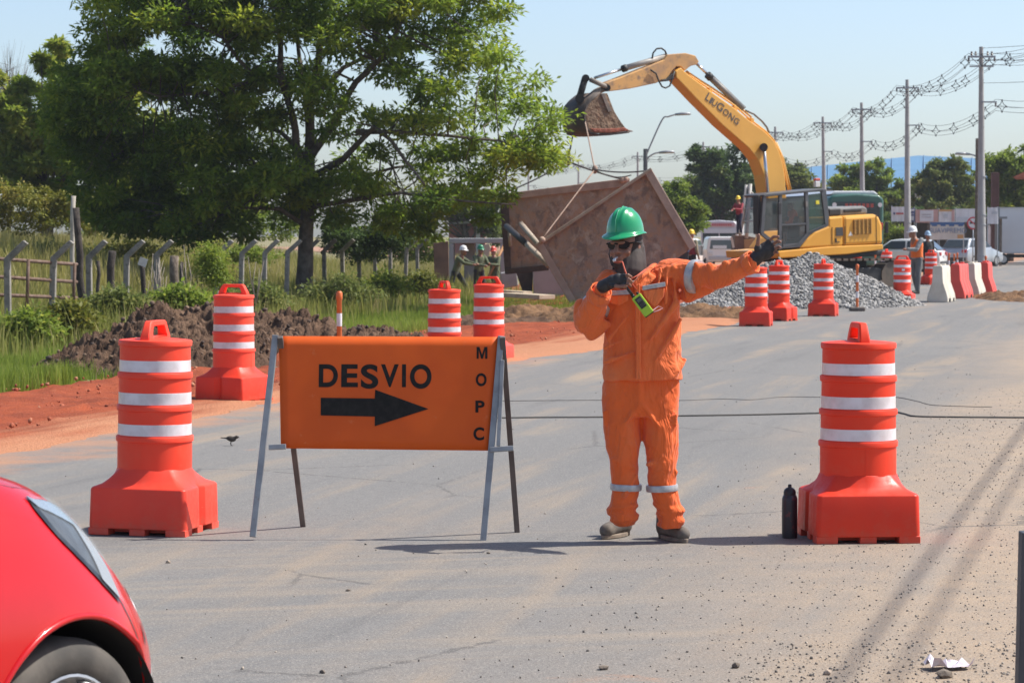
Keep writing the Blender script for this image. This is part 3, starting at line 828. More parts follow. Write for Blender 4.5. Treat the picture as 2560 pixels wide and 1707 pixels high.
make_tree('tree', 330, [(1330, 590, 120, 14), (1500, 592, 110, 14), (1620, 580, 60, 25)], leaf_olive, 0.5, 7000, 'distant hazy treeline behind the trench box', 'trees', trunk=False, seed=17, tint0=0.4)

WG = 'weed clumps along the fence'
for k_, (a_, b_, rx_, ry_, d_, m_, t0_, lab_) in enumerate((
    (60, 790, 55, 40, 44, leaf_lime, 0.5, 'leafy weeds in front of the leftmost bent post'),
    (165, 770, 45, 35, 45, leaf_yel, 0.35, 'yellowish weeds under the pipe gate'),
    (290, 735, 50, 32, 50, leaf_olive, 0.6, 'olive weeds under the black stump post'),
    (450, 725, 55, 34, 52, leaf_lime, 0.45, 'low weeds left of the lime-green climber'),
    (640, 720, 50, 30, 60, leaf_olive, 0.6, 'olive weeds just left of the large trunk'),
    (850, 700, 60, 40, 66, leaf_olive, 0.55, 'dark weeds right of the large trunk'),
    (960, 690, 45, 34, 70, leaf_lime, 0.5, 'green weeds behind the orange and white delineator post'),
    (1050, 690, 40, 30, 74, leaf_yel, 0.25, 'yellow-green weeds left of the brown steel sheet'),
    (110, 620, 80, 26, 70, leaf_olive, 0.7, 'olive scrub in the field behind the pipe gate'),
    (330, 610, 90, 24, 74, leaf_yel, 0.4, 'yellowish scrub in the field behind the fourth post'),
    (600, 620, 70, 24, 78, leaf_lime, 0.4, 'green scrub in the field left of the large trunk'))):
    make_tree('weed_clump', d_, [(a_, b_ + ry_ * 0.5, rx_ * 0.5, ry_ * 0.8), (a_ + rx_ * 0.8, b_ + ry_ * 0.8, rx_ * 0.8, ry_ * 0.4), (a_ - rx_ * 0.8, b_ + ry_ * 0.75, rx_ * 0.7, ry_ * 0.45), (a_ + rx_ * 0.3, b_ + ry_ * 0.2, rx_ * 0.2, ry_ * 0.6)], m_, 0.12, 1700, lab_, 'weeds', trunk=False, seed=40 + k_, tint0=t0_, group=WG)

# ------------------------------------------------------------------ fence
conc = M('weathered_concrete', (0.27, 0.25, 0.22), (0.16, 0.15, 0.13), 5, 0.95, bump=0.5, bscale=30, dirt=(0.075, 0.07, 0.05), dirt_amt=0.10)
wood = M('old_wood', (0.10, 0.075, 0.055), (0.20, 0.16, 0.125), 9, 0.95, bump=0.8, bscale=25, bdist=0.02)
wood_dark = M('charred_wood', (0.028, 0.022, 0.018), (0.07, 0.055, 0.045), 8, 0.95, bump=0.8, bscale=25, bdist=0.02)
pipe_rust = M('rusty_pipe', (0.12, 0.07, 0.045), (0.19, 0.13, 0.10), 12, 0.8, metal=0.2)
ORD = ['first', 'second', 'third', 'fourth', 'fifth', 'sixth', 'seventh', 'eighth', 'ninth', 'tenth', 'eleventh', 'twelfth', 'thirteenth', 'fourteenth', 'fifteenth', 'sixteenth', 'seventeenth', 'eighteenth', 'nineteenth']
for k in range(18):
    d = 47 + 2.4 * k; X = -8.46 + 0.324 * k
    if k == 5: continue
    z0 = terz(X, d) - 0.1
    th = random.uniform(-0.03, 0.03); lean = random.uniform(-0.02, 0.03)
    w = 0.052
    prof = [(-w, 0), (-w, 1.25 - z0), (0.30 - w * 0.3, 1.56 - z0), (0.36, 1.50 - z0), (w, 1.21 - z0), (w, 0)]
    root = tag(MB().prism([(x + lean * z, -0.055, z) for x, z in prof], (0, 0.11, 0)).build('fence_post', conc, bevel=0.012), 'bent-topped concrete fence post, ' + (ORD[k] if k < 5 else ORD[k - 1]) + ' from the left edge', 'fence post', 'bent concrete fence posts')
    root.location = (X, d, z0); root.rotation_euler = (0, random.uniform(-0.015, 0.015), th - 0.1)
# rusty pipe gate rails and wooden posts
def pole_between(name, a, b, r, mat, label, cat, n=8, r1=None):
    a, b = Vector(a), Vector(b)
    m = 6; pts = [a.lerp(b, i / m) - a for i in range(m + 1)]
    for i in range(1, m): pts[i] = pts[i] + Vector((random.uniform(-1, 1), random.uniform(-1, 1), 0)) * r * 0.5
    r1 = r if r1 is None else r1
    ob = MB().tube(pts, [r + (r1 - r) * i / m for i in range(m + 1)], n).build(name, mat, smooth=True)
    ob.location = a
    return tag(ob, label, cat)
gt = empty('pipe_gate', P(95, 780, 48), label='rusty pipe rail gate between the two leftmost bent posts', cat='gate')
for a, b in (((-60, 643), (192, 661)), ((-60, 688), (192, 705)), ((-60, 735), (192, 745))):
    ob = MB().tube([P(*a, 47.6), P(*b, 50)], 0.032, 8).build('rail', pipe_rust, gt, smooth=True); ob.matrix_parent_inverse = Matrix.Translation(-gt.location)
for px_ in (71, 187):
    ob = MB().tube([P(px_, 648 + (px_ - 71) * 0.09, 48.4 + (px_ - 71) * 0.01), P(px_ - 4, 775, 48.4 + (px_ - 71) * 0.01)], 0.03, 8).build('upright', pipe_rust, gt, smooth=True); ob.matrix_parent_inverse = Matrix.Translation(-gt.location)
def stake(px0, y0, px1, y1, d, r, mat, label, cat='post', r1=None):
    b = P(px1, y1, d); t = P(px0, y0, d)
    b.z = min(b.z, terz(b.x, d)) - 0.1
    pole_between('wooden_post', b, t, r, mat, label, cat, r1=r1)
stake(190, 520, 208, 745, 51.5, 0.085, wood_dark, 'tall blackened crooked trunk post beside the pipe gate', r1=0.06)
stake(184, 490, 179, 640, 60, 0.05, M('pale_wood', (0.42, 0.38, 0.32), (0.30, 0.27, 0.22), 8, 0.9), 'tall thin pale pole behind the pipe gate')
stake(281, 628, 277, 745, 53, 0.075, wood_dark, 'thick black wooden stump post between the third and fourth bent posts')
stake(245, 652, 243, 745, 54, 0.035, wood_dark, 'thin dark stake right of the third bent post')
stake(354, 650, 360, 745, 54.5, 0.05, wood_dark, 'dark wooden stake behind the small white notice')
stake(436, 640, 424, 760, 56.6, 0.09, wood, 'leaning grey wooden post between the fence posts')
stake(455, 655, 448, 745, 60, 0.04, wood_dark, 'slim dark stake behind the leaning grey post')
nb = tag(MB().box((0, 0, 0), (0.16, 0.015, 0.16), Matrix.Rotation(R(20), 3, 'Y')).build('notice', M('notice_white', (0.62, 0.60, 0.58), (0.5, 0.48, 0.46), 10, 0.6)), 'small tilted white notice nailed to a stake at the fence', 'notice')
nb.location = P(357, 655, 54.35)
# dry twigs in the weeds
tw = MB()
r = np.random.default_rng(5)
for (a, b) in ((395, 760), (410, 770), (378, 770), (640, 760), (470, 745)):
    p = P(a, b, 55)
    for j in range(5):
        q = p + Vector((r.normal() * 0.12, 0.1 * r.normal(), 0.5 + 0.55 * r.random()))
        tw.tube([p, p.lerp(q, 0.5) + Vector((r.normal() * 0.05, 0, 0.0)), q], [0.014, 0.010, 0.004], 5)
tag(tw.build('dry_twigs', M('dry_twig', (0.34, 0.29, 0.24), (0.24, 0.20, 0.16), 9, 0.9), smooth=True), 'pale dry twigs standing in the weeds by the fence', 'twigs', kind='stuff')

# ------------------------------------------------------------------ power line
pole_c = M('pole_concrete', (0.36, 0.355, 0.345), (0.29, 0.285, 0.275), 1.5, 0.85, bump=0.2, bscale=12)
steel_g = M('galvanised_steel', (0.36, 0.37, 0.38), (0.28, 0.29, 0.30), 12, 0.5, metal=0.6)
wire_m = M('black_cable', (0.06, 0.065, 0.07), None, rough=0.6)
ins_m = M('insulator', (0.10, 0.09, 0.09), None, rough=0.3)
PT = 9.5
poles = []
plist = [(2454, 119.5, 5), (2269, 201, 5), (2157, 258, 8), (2063, 293, 13), (1941, 318, 8), (1762, 356, 10), (1595, 381, 3), (1447, 404, 3), (1322, 413, 3)]
wherep = ['nearest and tallest concrete power pole, left of the white box truck', 'concrete power pole second from the right, above the banner row', 'concrete power pole third from the right, above the bus', 'concrete power pole fourth from the right, right of the excavator cab', 'concrete power pole whose top shows just right of the boom', 'pale concrete power pole in front of the big dark tree', 'distant power pole beside the street lamp', 'distant power pole above the tilted steel plate', 'most distant power pole, above the trench box']
for i, (px_, py_, ln) in enumerate(plist):
    d = FPX * (PT - CAMZ) / (590 - py_)
    X = (px_ - 1280) / scl(d)
    root = empty('power_pole', (X, d, -0.1), label=wherep[i], cat='power pole', group='concrete power poles')
    poles.append(Vector((X, d, 0)))
    rings = []
    MB().lathe([(0.19, 0), (0.165, 3.0), (0.16, 3.02), (0.125, 6.5), (0.085, PT + 0.1)], 10).build('shaft', pole_c, root, smooth='auto').rotation_euler = (0, -ln / 600.0, 0)
    off = -ln / 600.0 * PT
    for z in (0.9, 2.2, 2.6, 4.2) if i == 0 else (2.4,):
        MB().lathe([(0.187 - 0.012 * z, z - 0.03), (0.205 - 0.012 * z, z - 0.025), (0.205 - 0.012 * z, z + 0.025), (0.187 - 0.012 * z, z + 0.03)], 10).build('band', steel_g, root)
    MB().box((off, -0.13, PT - 0.32), (1.15, 0.07, 0.08)).tube([(off - 0.45, -0.13, PT - 0.34), (off, -0.11, PT - 0.75)], 0.015, 5).tube([(off + 0.45, -0.13, PT - 0.34), (off, -0.11, PT - 0.75)], 0.015, 5).build('crossarm', steel_g, root)
    MB().box((off + 0.33, -0.13, PT - 2.2), (0.62, 0.06, 0.06)).build('bracket', steel_g, root)
    for xx_ in ((-0.54, PT - 0.32), (0.54, PT - 0.32), (0.6, PT - 2.2)):
        MB().lathe([(0.03, -0.20), (0.055, -0.16), (0.03, -0.12), (0.055, -0.08), (0.03, -0.04), (0.02, 0.0)], 8, (off + xx_[0], -0.13, xx_[1])).build('insulator', ins_m, root)
    if i == 0:
        for xx_ in (-0.42, 0.42, -0.25, 0.25):
            MB().lathe([(0.03, 0.0), (0.06, 0.05), (0.03, 0.09), (0.05, 0.13), (0.02, 0.18)], 8, (off + xx_, -0.13, PT - 0.27)).build('insulator', ins_m, root)
        MB().box((off, -0.13, PT - 0.72), (1.0, 0.06, 0.06)).build('crossarm', steel_g, root)
# cable runs: two from the crossarm tips, one from the lower bracket, each four strands held by diamond spacers
ext = [poles[0] + (poles[0] - poles[1]) * 1.0 + Vector((1.5, 0, 0))] + poles
runlab = ['spaced overhead cable run hung from the left ends of the crossarms', 'spaced overhead cable run hung from the right ends of the crossarms', 'lower spaced overhead cable run hung from the pole brackets']
for ri, (ox, hz) in enumerate(((-0.54, PT - 0.55), (0.54, PT - 0.55), (0.62, PT - 2.45))):
    root = empty('overhead_cable', (ext[1].x, ext[1].y, hz), label=runlab[ri], cat='power cable', group='overhead cable runs')
    inv = Matrix.Translation(-Vector(root.location))
    strands = [[], [], [], []]; spc = []
    for a, b in zip(ext[:-1], ext[1:]):
        L = (b - a).length; sag = 0.50
        for k in range(12 + (b is ext[-1])):
            t = k / 12
            p = a.lerp(b, t) + Vector((ox - 0.1, -0.13, hz - 4 * sag * t * (1 - t)))
            for j, (qx, qz) in enumerate(((0, 0.26), (-0.16, 0), (0.16, 0), (0, -0.2))):
                strands[j].append(p + Vector((qx, 0, qz)))
        for t in (0.08, 0.3, 0.5, 0.7, 0.92):
            t += random.uniform(-0.05, 0.05)
            spc.append(a.lerp(b, t) + Vector((ox - 0.1, -0.13, hz - 4 * sag * t * (1 - t))))
    for st_ in strands:
        ob = MB().tube(st_, 0.009, 5).build('strand', wire_m, root, smooth=True); ob.matrix_parent_inverse = inv
    spm = None
    for p in spc:
        if spm is None:
            b_ = MB()
            pts = [(0, 0.26), (-0.06, 0.1), (-0.2, 0), (-0.06, -0.08), (0, -0.24), (0.06, -0.08), (0.2, 0), (0.06, 0.1), (0, 0.26)]
            b_.tube([(x, 0, z) for x, z in pts], 0.016, 5)
            b_.ell((0, 0, 0.26), (0.035, 0.05, 0.045), None, 6, 4).ell((-0.17, 0, 0), (0.045, 0.05, 0.04), None, 6, 4).ell((0.17, 0, 0), (0.045, 0.05, 0.04), None, 6, 4).ell((0, 0, -0.21), (0.04, 0.05, 0.045), None, 6, 4)
            ob = b_.build('spacer', wire_m, root); spm = ob.data
        else:
            ob = bpy.data.objects.new('spacer', spm); col.objects.link(ob); ob.parent = root
        ob.matrix_parent_inverse = inv; ob.location = p
# plain service wires leaving the nearest pole towards the right
for k, (z, lab) in enumerate(((PT - 0.05, 'thin top wire leaving the nearest pole to the right'), (PT - 1.5, 'thin middle wire leaving the nearest pole to the right'))):
    a = poles[0] + Vector((0, 0, z)); b = ext[0] + Vector((4, 0, z + 0.2))
    pts = [a.lerp(b, t / 12) - Vector((0, 0, 0.4 * 4 * (t / 12) * (1 - t / 12))) for t in range(13)]
    tag(MB().tube(pts, 0.010, 5).build('wire', wire_m, smooth=True), lab, 'wire')
# overhead telephone cables above the road, out of the picture: their shadows lie on the asphalt
tel = M('telephone_cable', (0.03, 0.03, 0.03), None, rough=0.6)
def tcable(a, b, r, sag, label):
    a, b = Vector(a), Vector(b); n_ = 24
    pts = [a.lerp(b, t / n_) - Vector((0, 0, 4 * sag * (t / n_) * (1 - t / n_))) for t in range(n_ + 1)]
    tag(MB().tube(pts, r, 6).build('telephone_cable', tel, smooth=True), label, 'cable', 'cables above the road')
for (ua, H, r_, lab) in ((4.23, 8.0, 0.016, 'left cable strung along the road above the near drum'), (4.50, 8.1, 0.013, 'right cable strung along the road above the near drum')):
    tcable((ua + 0.226 * -18 + (0.15 if ua > 4.2 else 0) * -1, -18, H), (ua + 0.226 * 48 + (0.3 if ua > 4.2 else 0), 48, H), r_, 0.1, lab)

# street lamps
lamp_grey = M('lamp_grey', (0.33, 0.34, 0.35), (0.25, 0.26, 0.27), 8, 0.5, metal=0.4)
def street_lamp(px_, d, ztop, arms, label, mat, rad=0.09):
    s = scl(d); X = (px_ - 1280) / s
    root = empty('street_lamp', (X, d, terz(X, d)), label=label, cat='street lamp')
    MB().lathe([(rad * 1.2, -0.2), (rad, ztop)], 10).build('pole', mat, root, smooth='auto')
    for pts in arms:
        w = [Vector(((a - px_) / s, 0, CAMZ + (590 - b) / s)) for a, b in pts]
        q = []
        for k in range(len(w) - 1):
            p0 = w[max(k - 1, 0)]; p1 = w[k]; p2 = w[k + 1]; p3 = w[min(k + 2, len(w) - 1)]
            for t in np.linspace(0, 1, 6)[:-1]:
                q.append(0.5 * ((2 * p1) + (-p0 + p2) * t + (2 * p0 - 5 * p1 + 4 * p2 - p3) * t * t + (-p0 + 3 * p1 - 3 * p2 + p3) * t ** 3))
        q.append(w[-1])
        MB().tube(q, 0.035, 7).build('arm', lamp_grey, root, smooth=True)
        e = w[-1]; dr = (w[-1] - w[-2]).normalized()
        sgn = 1 if dr.x > 0 else -1
        MB().tube([e - dr * 0.05, e + Vector((sgn * 0.25, 0, 0.02)), e + Vector((sgn * 0.55, 0, 0.02)), e + Vector((sgn * 0.62, 0, 0.0))], [0.05, (0.07, 0.12), (0.06, 0.11), 0.03], 8).build('lamp_head', lamp_grey, root, smooth=True)
street_lamp(1613, 120, 5.35, [[(1613, 395), (1625, 365), (1655, 300), (1670, 293), (1690, 287)], [(1613, 410), (1620, 395), (1635, 385), (1650, 382)]], 'street lamp with two curved arms behind the trench box', M('dark_lamp_pole', (0.10, 0.105, 0.11), None, rough=0.6))
street_lamp(2441, 126, 6.0, [[(2441, 392), (2428, 388), (2420, 386)]], 'thin dark post with a white lamp head left of the nearest power pole', wood, 0.08)

# ------------------------------------------------------------------ far buildings and banners
def wbox(mb, c, size): return mb.box(c, size)
blue = M('blue_roof_sheet', (0.085, 0.20, 0.33), (0.075, 0.18, 0.30), 0.3, 0.6)
wall_w = M('pale_wall', (0.55, 0.53, 0.50), (0.45, 0.43, 0.40), 1.0, 0.9)
d = 310
root = empty('warehouse', P(2250, 640, d), label='long warehouse with a low-pitched blue sheet-metal roof above the trees', cat='warehouse')
inv = Matrix.Translation(-Vector(root.location))
a, b, c_, e = P(2000, 420, d), P(2300, 388, d), P(2600, 405, d), P(2300, 388, d)
ob = MB().prism([P(2010, 470, d), P(2010, 419, d + 22), P(2296, 389, d + 34), P(2600, 404, d + 28), P(2600, 470, d)], (0, 0, -0.25)).build('roof', blue, root); ob.matrix_parent_inverse = inv
ob = MB().prism([P(2012, 660, d), P(2012, 471, d), P(2598, 471, d), P(2598, 660, d)], (0, 39.5, 0)).build('wall', wall_w, root); ob.matrix_parent_inverse = inv
for k in range(14):
    x0 = 2030 + k * 40
    f_ = min(1, (x0 - 2010) / 286) - max(0, x0 - 2296) / 304 * 0.4
    p = P(x0, 420 - 30 * f_, d + 22 + 12 * f_) + Vector((0, 0, 0.1)); q_ = P(x0, 470, d) + Vector((0, 0, 0.1))
    ob = MB().tube([p, q_], 0.06, 4).build('sheet_rib', blue, root); ob.matrix_parent_inverse = inv
brick = M('brick_red', (0.33, 0.115, 0.075), (0.25, 0.09, 0.06), 2, 0.9)
root = empty('house', P(1168, 640, 150), label='distant red-brown house seen under the tree branches', cat='house'); inv = Matrix.Translation(-Vector(root.location))
ob = MB().prism([P(1122, 640, 150), P(1122, 562, 150), P(1212, 556, 150), P(1212, 640, 150)], (0, 6, 0)).build('wall', M('pink_wall', (0.40, 0.17, 0.14), (0.33, 0.14, 0.12), 0.8, 0.9), root); ob.matrix_parent_inverse = inv
ob = MB().box(P(1195, 600, 149.9), (0.22, 0.2, 2.2)).build('pilaster', wall_w, root); ob.matrix_parent_inverse = inv
ob = MB().prism([P(1116, 562, 149.7), P(1116, 557, 149.7), P(1218, 550, 149.7), P(1218, 556, 149.7)], (0, 6.6, 0)).build('roof', M('grey_roof', (0.33, 0.33, 0.32), None, rough=0.8), root); ob.matrix_parent_inverse = inv
root = empty('house', P(2580, 640, 165), label='red tiled eave of a house at the right edge', cat='house'); inv = Matrix.Translation(-Vector(root.location))
ob = MB().prism([P(2532, 443, 165), P(2560, 430, 165), P(2720, 400, 165), P(2720, 447, 165)], (1.4, 6.8, 0)).build('roof', M('tile_red', (0.38, 0.12, 0.06), (0.30, 0.09, 0.05), 3, 0.85, bump=0.6, bscale=10), root); ob.matrix_parent_inverse = inv
ob = MB().prism([P(2600, 650, 165.3), P(2600, 441, 165.3), P(2716, 441, 165.3), P(2716, 650, 165.3)], (1.3, 6, 0)).build('wall', brick, root); ob.matrix_parent_inverse = inv
ob = tag(MB().box((0, 0, 3.0), (0.45, 0.45, 6.0)).build('brick_pillar', M('brown_brick', (0.12, 0.055, 0.045), (0.09, 0.045, 0.035), 3, 0.9, bump=0.5, bscale=8), bevel=0.02), 'dark brown brick pillar right of the nearest power pole', 'pillar'); ob.location = ((2486 - 1280) / scl(176), 176, -0.3)
ob.scale.z = (CAMZ + (590 - 432) / scl(176) + 0.3) / 6.0

def banner(px0, py0, px1, py1, d, mat, label, prints=(), dy=0.05, skew=0):
    a = P(px0, py1, d); b = P(px1, py0, d)
    root = empty('banner', (a.x, d, a.z), label=label, cat='banner')
    w = b.x - a.x; h = b.z - a.z
    n_ = 8
    vs = []; fs = []
    rings = [[(w * i / n_, 0.02 * math.sin(i * 1.7), skew * i / n_), (w * i / n_, 0.02 * math.sin(i * 1.7 + 1), h + skew * i / n_)] for i in range(n_ + 1)]
    mb = MB()
    mb.add([p for r_ in rings for p in r_] + [(p[0], p[1] + 0.03, p[2]) for r_ in rings for p in r_],
           [(2 * i, 2 * i + 2, 2 * i + 3, 2 * i + 1) for i in range(n_)] + [(2 * (n_ + 1) + 2 * i, 2 * (n_ + 1) + 2 * i + 1, 2 * (n_ + 1) + 2 * i + 3, 2 * (n_ + 1) + 2 * i + 2) for i in range(n_)])
    mb.build('sheet', mat, root)
    for (x0, y0, x1, y1, pm) in prints:
        MB().box((w * (x0 + x1) / 2, -0.035, h * (y0 + y1) / 2), (w * (x1 - x0), 0.012, h * (y1 - y0))).build('print', pm, root)
    for xx_ in (0.03, w - 0.03):
        MB().tube([(xx_, 0.06, h + 0.05), (xx_, 0.06, -a.z - 0.1)], 0.03, 6).build('post', steel_g, root)
    return root, w, h
bw = M('banner_white', (0.60, 0.60, 0.61), (0.52, 0.52, 0.54), 1.5, 0.6); bgy = M('banner_grey', (0.46, 0.48, 0.50), (0.40, 0.42, 0.45), 1.5, 0.6)
bnv = M('banner_navy', (0.075, 0.085, 0.17), None, rough=0.6); bpk = M('banner_pink', (0.50, 0.31, 0.28), (0.44, 0.26, 0.23), 1.5, 0.6)
bor = M('banner_orange', (0.48, 0.26, 0.10), None, rough=0.6); bbl = M('banner_blue', (0.045, 0.11, 0.25), None, rough=0.6); brd = M('banner_red', (0.42, 0.10, 0.09), None, rough=0.6)
rt, w, h = banner(2228, 517, 2264, 554, 150, bw, 'white banner with a red line of print, leftmost of the row', [(0.33, 0.48, 0.85, 0.6, brd), (0.14, 0.46, 0.27, 0.62, bnv)])
rt, w, h = banner(2265, 520, 2288, 555, 150, bnv, 'navy blue banner with pale print', [(0.4, 0.78, 0.9, 0.92, bw), (0.15, 0.56, 0.85, 0.60, bgy), (0.2, 0.12, 0.85, 0.42, bgy)])
rt, w, h = banner(2289, 524, 2346, 557, 150, bpk, 'pink banner with a white panel of print', [(0.18, 0.1, 0.78, 0.93, bw), (0.25, 0.6, 0.7, 0.64, bpk), (0.25, 0.4, 0.7, 0.44, bpk)])
rt, w, h = banner(2347, 524, 2388, 555, 150, bw, 'pale banner with orange edges in the middle of the row', [(0.0, 0.85, 0.8, 1.0, bor), (0.78, 0.0, 0.95, 1.0, bpk), (0.3, 0.3, 0.55, 0.65, bgy)])
rt, w, h = banner(2389, 522, 2450, 555, 150, bw, 'plain whitish banner left of the nearest power pole', [(0.05, 0.0, 0.5, 0.35, bgy)])
rt, w, h = banner(2468, 519, 2496, 560, 150, bw, 'pale banner between the power pole and the white truck', [(0.4, 0.6, 0.9, 0.75, bgy)])
rt, w, h = banner(2325, 556, 2411, 600, 138, M('cloth_banner', (0.58, 0.55, 0.50), (0.50, 0.47, 0.42), 1.5, 0.7), 'hanging cloth banner with blue scalloped top and blue letters', [(0.0, 0.86, 1.0, 1.0, bbl), (0.05, 0.78, 0.2, 0.86, bbl), (0.3, 0.78, 0.45, 0.86, bbl), (0.55, 0.78, 0.7, 0.86, bbl), (0.82, 0.78, 0.96, 0.86, bbl), (0.8, 0.08, 0.97, 0.3, bor)], skew=0.05)
tx = text_mesh('lettering', 'SUAVIPREMO', h * 0.40, M('faded_blue', (0.15, 0.21, 0.32), None, rough=0.7), rt, 0.004, squash=0.9); tx.rotation_euler = (math.pi / 2, 0, 0); tx.location = (w * 0.52, -0.045, h * 0.52)
# no-overtaking disc
d = 132; c_ = P(2433, 558, d); s = scl(d)
root = empty('road_sign', (c_.x, d, 0), label='round white traffic sign with red ring and slash', cat='road sign')
zc = c_.z
Mx = Matrix.Rotation(R(90), 3, 'X')
MB().lathe([(0.001, -0.01), (0.28, -0.01), (0.28, 0.01), (0.001, 0.01)], 28, (0, 0, zc), Mx).build('plate', M('sign_white', (0.62, 0.62, 0.62), None, rough=0.4), root)
MB().lathe([(0.23, 0.013), (0.30, 0.013), (0.30, 0.022), (0.23, 0.022)], 28, (0, 0, zc), Mx, caps=False).build('ring', M('sign_red', (0.50, 0.04, 0.05), None, rough=0.4), root)
MB().box((0, -0.02, zc), (0.5, 0.012, 0.05), Matrix.Rotation(R(40), 3, 'Y')).build('slash', MATS['sign_red'], root)
for dx in (-0.1, 0.1):
    MB().box((dx, -0.017, zc), (0.13, 0.008, 0.07)).box((dx, -0.017, zc + 0.05), (0.08, 0.008, 0.04)).build('car_symbol', M('sign_black', (0.03, 0.03, 0.03), None, rough=0.5), root)
MB().tube([(0, 0.03, -0.2), (0, 0.03, zc + 0.25)], 0.03, 7).build('post', steel_g, root, smooth=True)
# open shop front in shade behind the banners
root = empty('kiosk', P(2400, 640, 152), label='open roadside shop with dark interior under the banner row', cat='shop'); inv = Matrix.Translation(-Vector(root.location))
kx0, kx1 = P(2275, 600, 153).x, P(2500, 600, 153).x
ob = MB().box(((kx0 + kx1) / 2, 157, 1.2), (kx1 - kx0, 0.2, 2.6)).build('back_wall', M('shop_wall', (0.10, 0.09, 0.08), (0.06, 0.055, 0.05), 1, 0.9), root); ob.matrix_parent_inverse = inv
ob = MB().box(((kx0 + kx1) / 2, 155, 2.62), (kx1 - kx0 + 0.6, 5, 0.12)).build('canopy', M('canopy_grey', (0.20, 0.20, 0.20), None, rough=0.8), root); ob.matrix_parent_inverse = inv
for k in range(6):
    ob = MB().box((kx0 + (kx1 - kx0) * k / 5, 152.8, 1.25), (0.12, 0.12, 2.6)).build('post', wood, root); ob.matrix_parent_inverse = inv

# ------------------------------------------------------------------ traffic drums
def plastic(name, c, c2, rough=0.35):
    t = NT(name); co = t.coord(); gi = t.n('ObjectInfo')
    n1 = t.noise(co, 3, 4); n2 = t.noise(co, 22, 5, 0.7)
    cc = t.mix(t.ramp(n1, 0.3, 0.7), c, c2)
    dust = t.ramp(t.noise(co, 5, 6, 0.7), 0.5, 0.8, 0.0, 0.16)
    cc = t.mix(dust, cc, (0.66, 0.25, 0.14))
    cc = t.mix(t.ramp(t.noise(t.mapping(co, scale=(1, 1, 7)), 9, 5, 0.75), 0.68, 0.73, 0.0, 0.40), cc, (0.70, 0.26, 0.17))
    sz_ = t.n('SeparateXYZ'); t.l(co, sz_.inputs[0])
    low = t.math('MULTIPLY', t.ramp(t.math('ADD', sz_.outputs[2], t.math('MULTIPLY', n2, 0.22)), 0.22, 0.06), 0.40)
    cc = t.mix(low, cc, (0.42, 0.20, 0.13))
    hs = t.n('HueSaturation'); t.l(cc, hs.inputs['Color']); t.l(t.ramp(gi.outputs['Random'], 0, 1, 0.84, 1.08), hs.inputs['Value']); t.l(t.ramp(gi.outputs['Random'], 0, 1, 1.0, 0.97), hs.inputs['Saturation']); cc = hs.outputs[0]
    t.base(cc); t.rough(t.ramp(n2, 0.3, 0.7, rough, rough + 0.2))
    t.b.inputs['Specular IOR Level'].default_value = 0.28
    t.bump(n1, 0.08, 0.01)
    return t.m
drum_red = plastic('drum_plastic', (0.90, 0.052, 0.013), (0.86, 0.046, 0.012), 0.40)
base_red = plastic('drum_base_plastic', (0.86, 0.048, 0.016), (0.80, 0.042, 0.016), 0.36)
far_red = plastic('barrier_red_plastic', (0.72, 0.075, 0.05), (0.64, 0.062, 0.045), 0.4)
t = NT('reflective_white'); co = t.coord()
hx = t.voronoi(t.mapping(co, scale=(1, 1, 1)), 70)
t.base(t.mix(t.ramp(t.noise(co, 9, 5), 0.35, 0.75), (0.76, 0.72, 0.74), (0.58, 0.52, 0.52))); t.rough(0.3); t.bump(hx, 0.05, 0.002)
refl = t.m

def sq_ring(half, rc, z, n=10, groove=0.0):
    """rounded square, 4*(n+1)+extra points; a V groove in the middle of the two x faces"""
    pts = []
    for q, (sx, sy) in enumerate(((1, 1), (-1, 1), (-1, -1), (1, -1))):
        for k in range(n + 1):
            a = math.pi / 2 * (q + k / n)
            pts.append(Vector((sx * (half - rc) + rc * math.cos(a), sy * (half - rc) + rc * math.sin(a), z)))
        # side mid points: q=0 -> +y side, 1 -> -x side, 2 -> -y side, 3 -> +x side
        e = half - rc
        if q == 0: mid = [(0.06, half), (0, half), (-0.06, half)]
        elif q == 1: mid = [(-half, 0.05), (-half + groove, 0), (-half, -0.05)]
        elif q == 2: mid = [(-0.06, -half), (0, -half), (0.06, -half)]
        else: mid = [(half, -0.05), (half - groove, 0), (half, 0.05)]
        pts += [Vector((x, y, z)) for x, y in mid]
    return pts

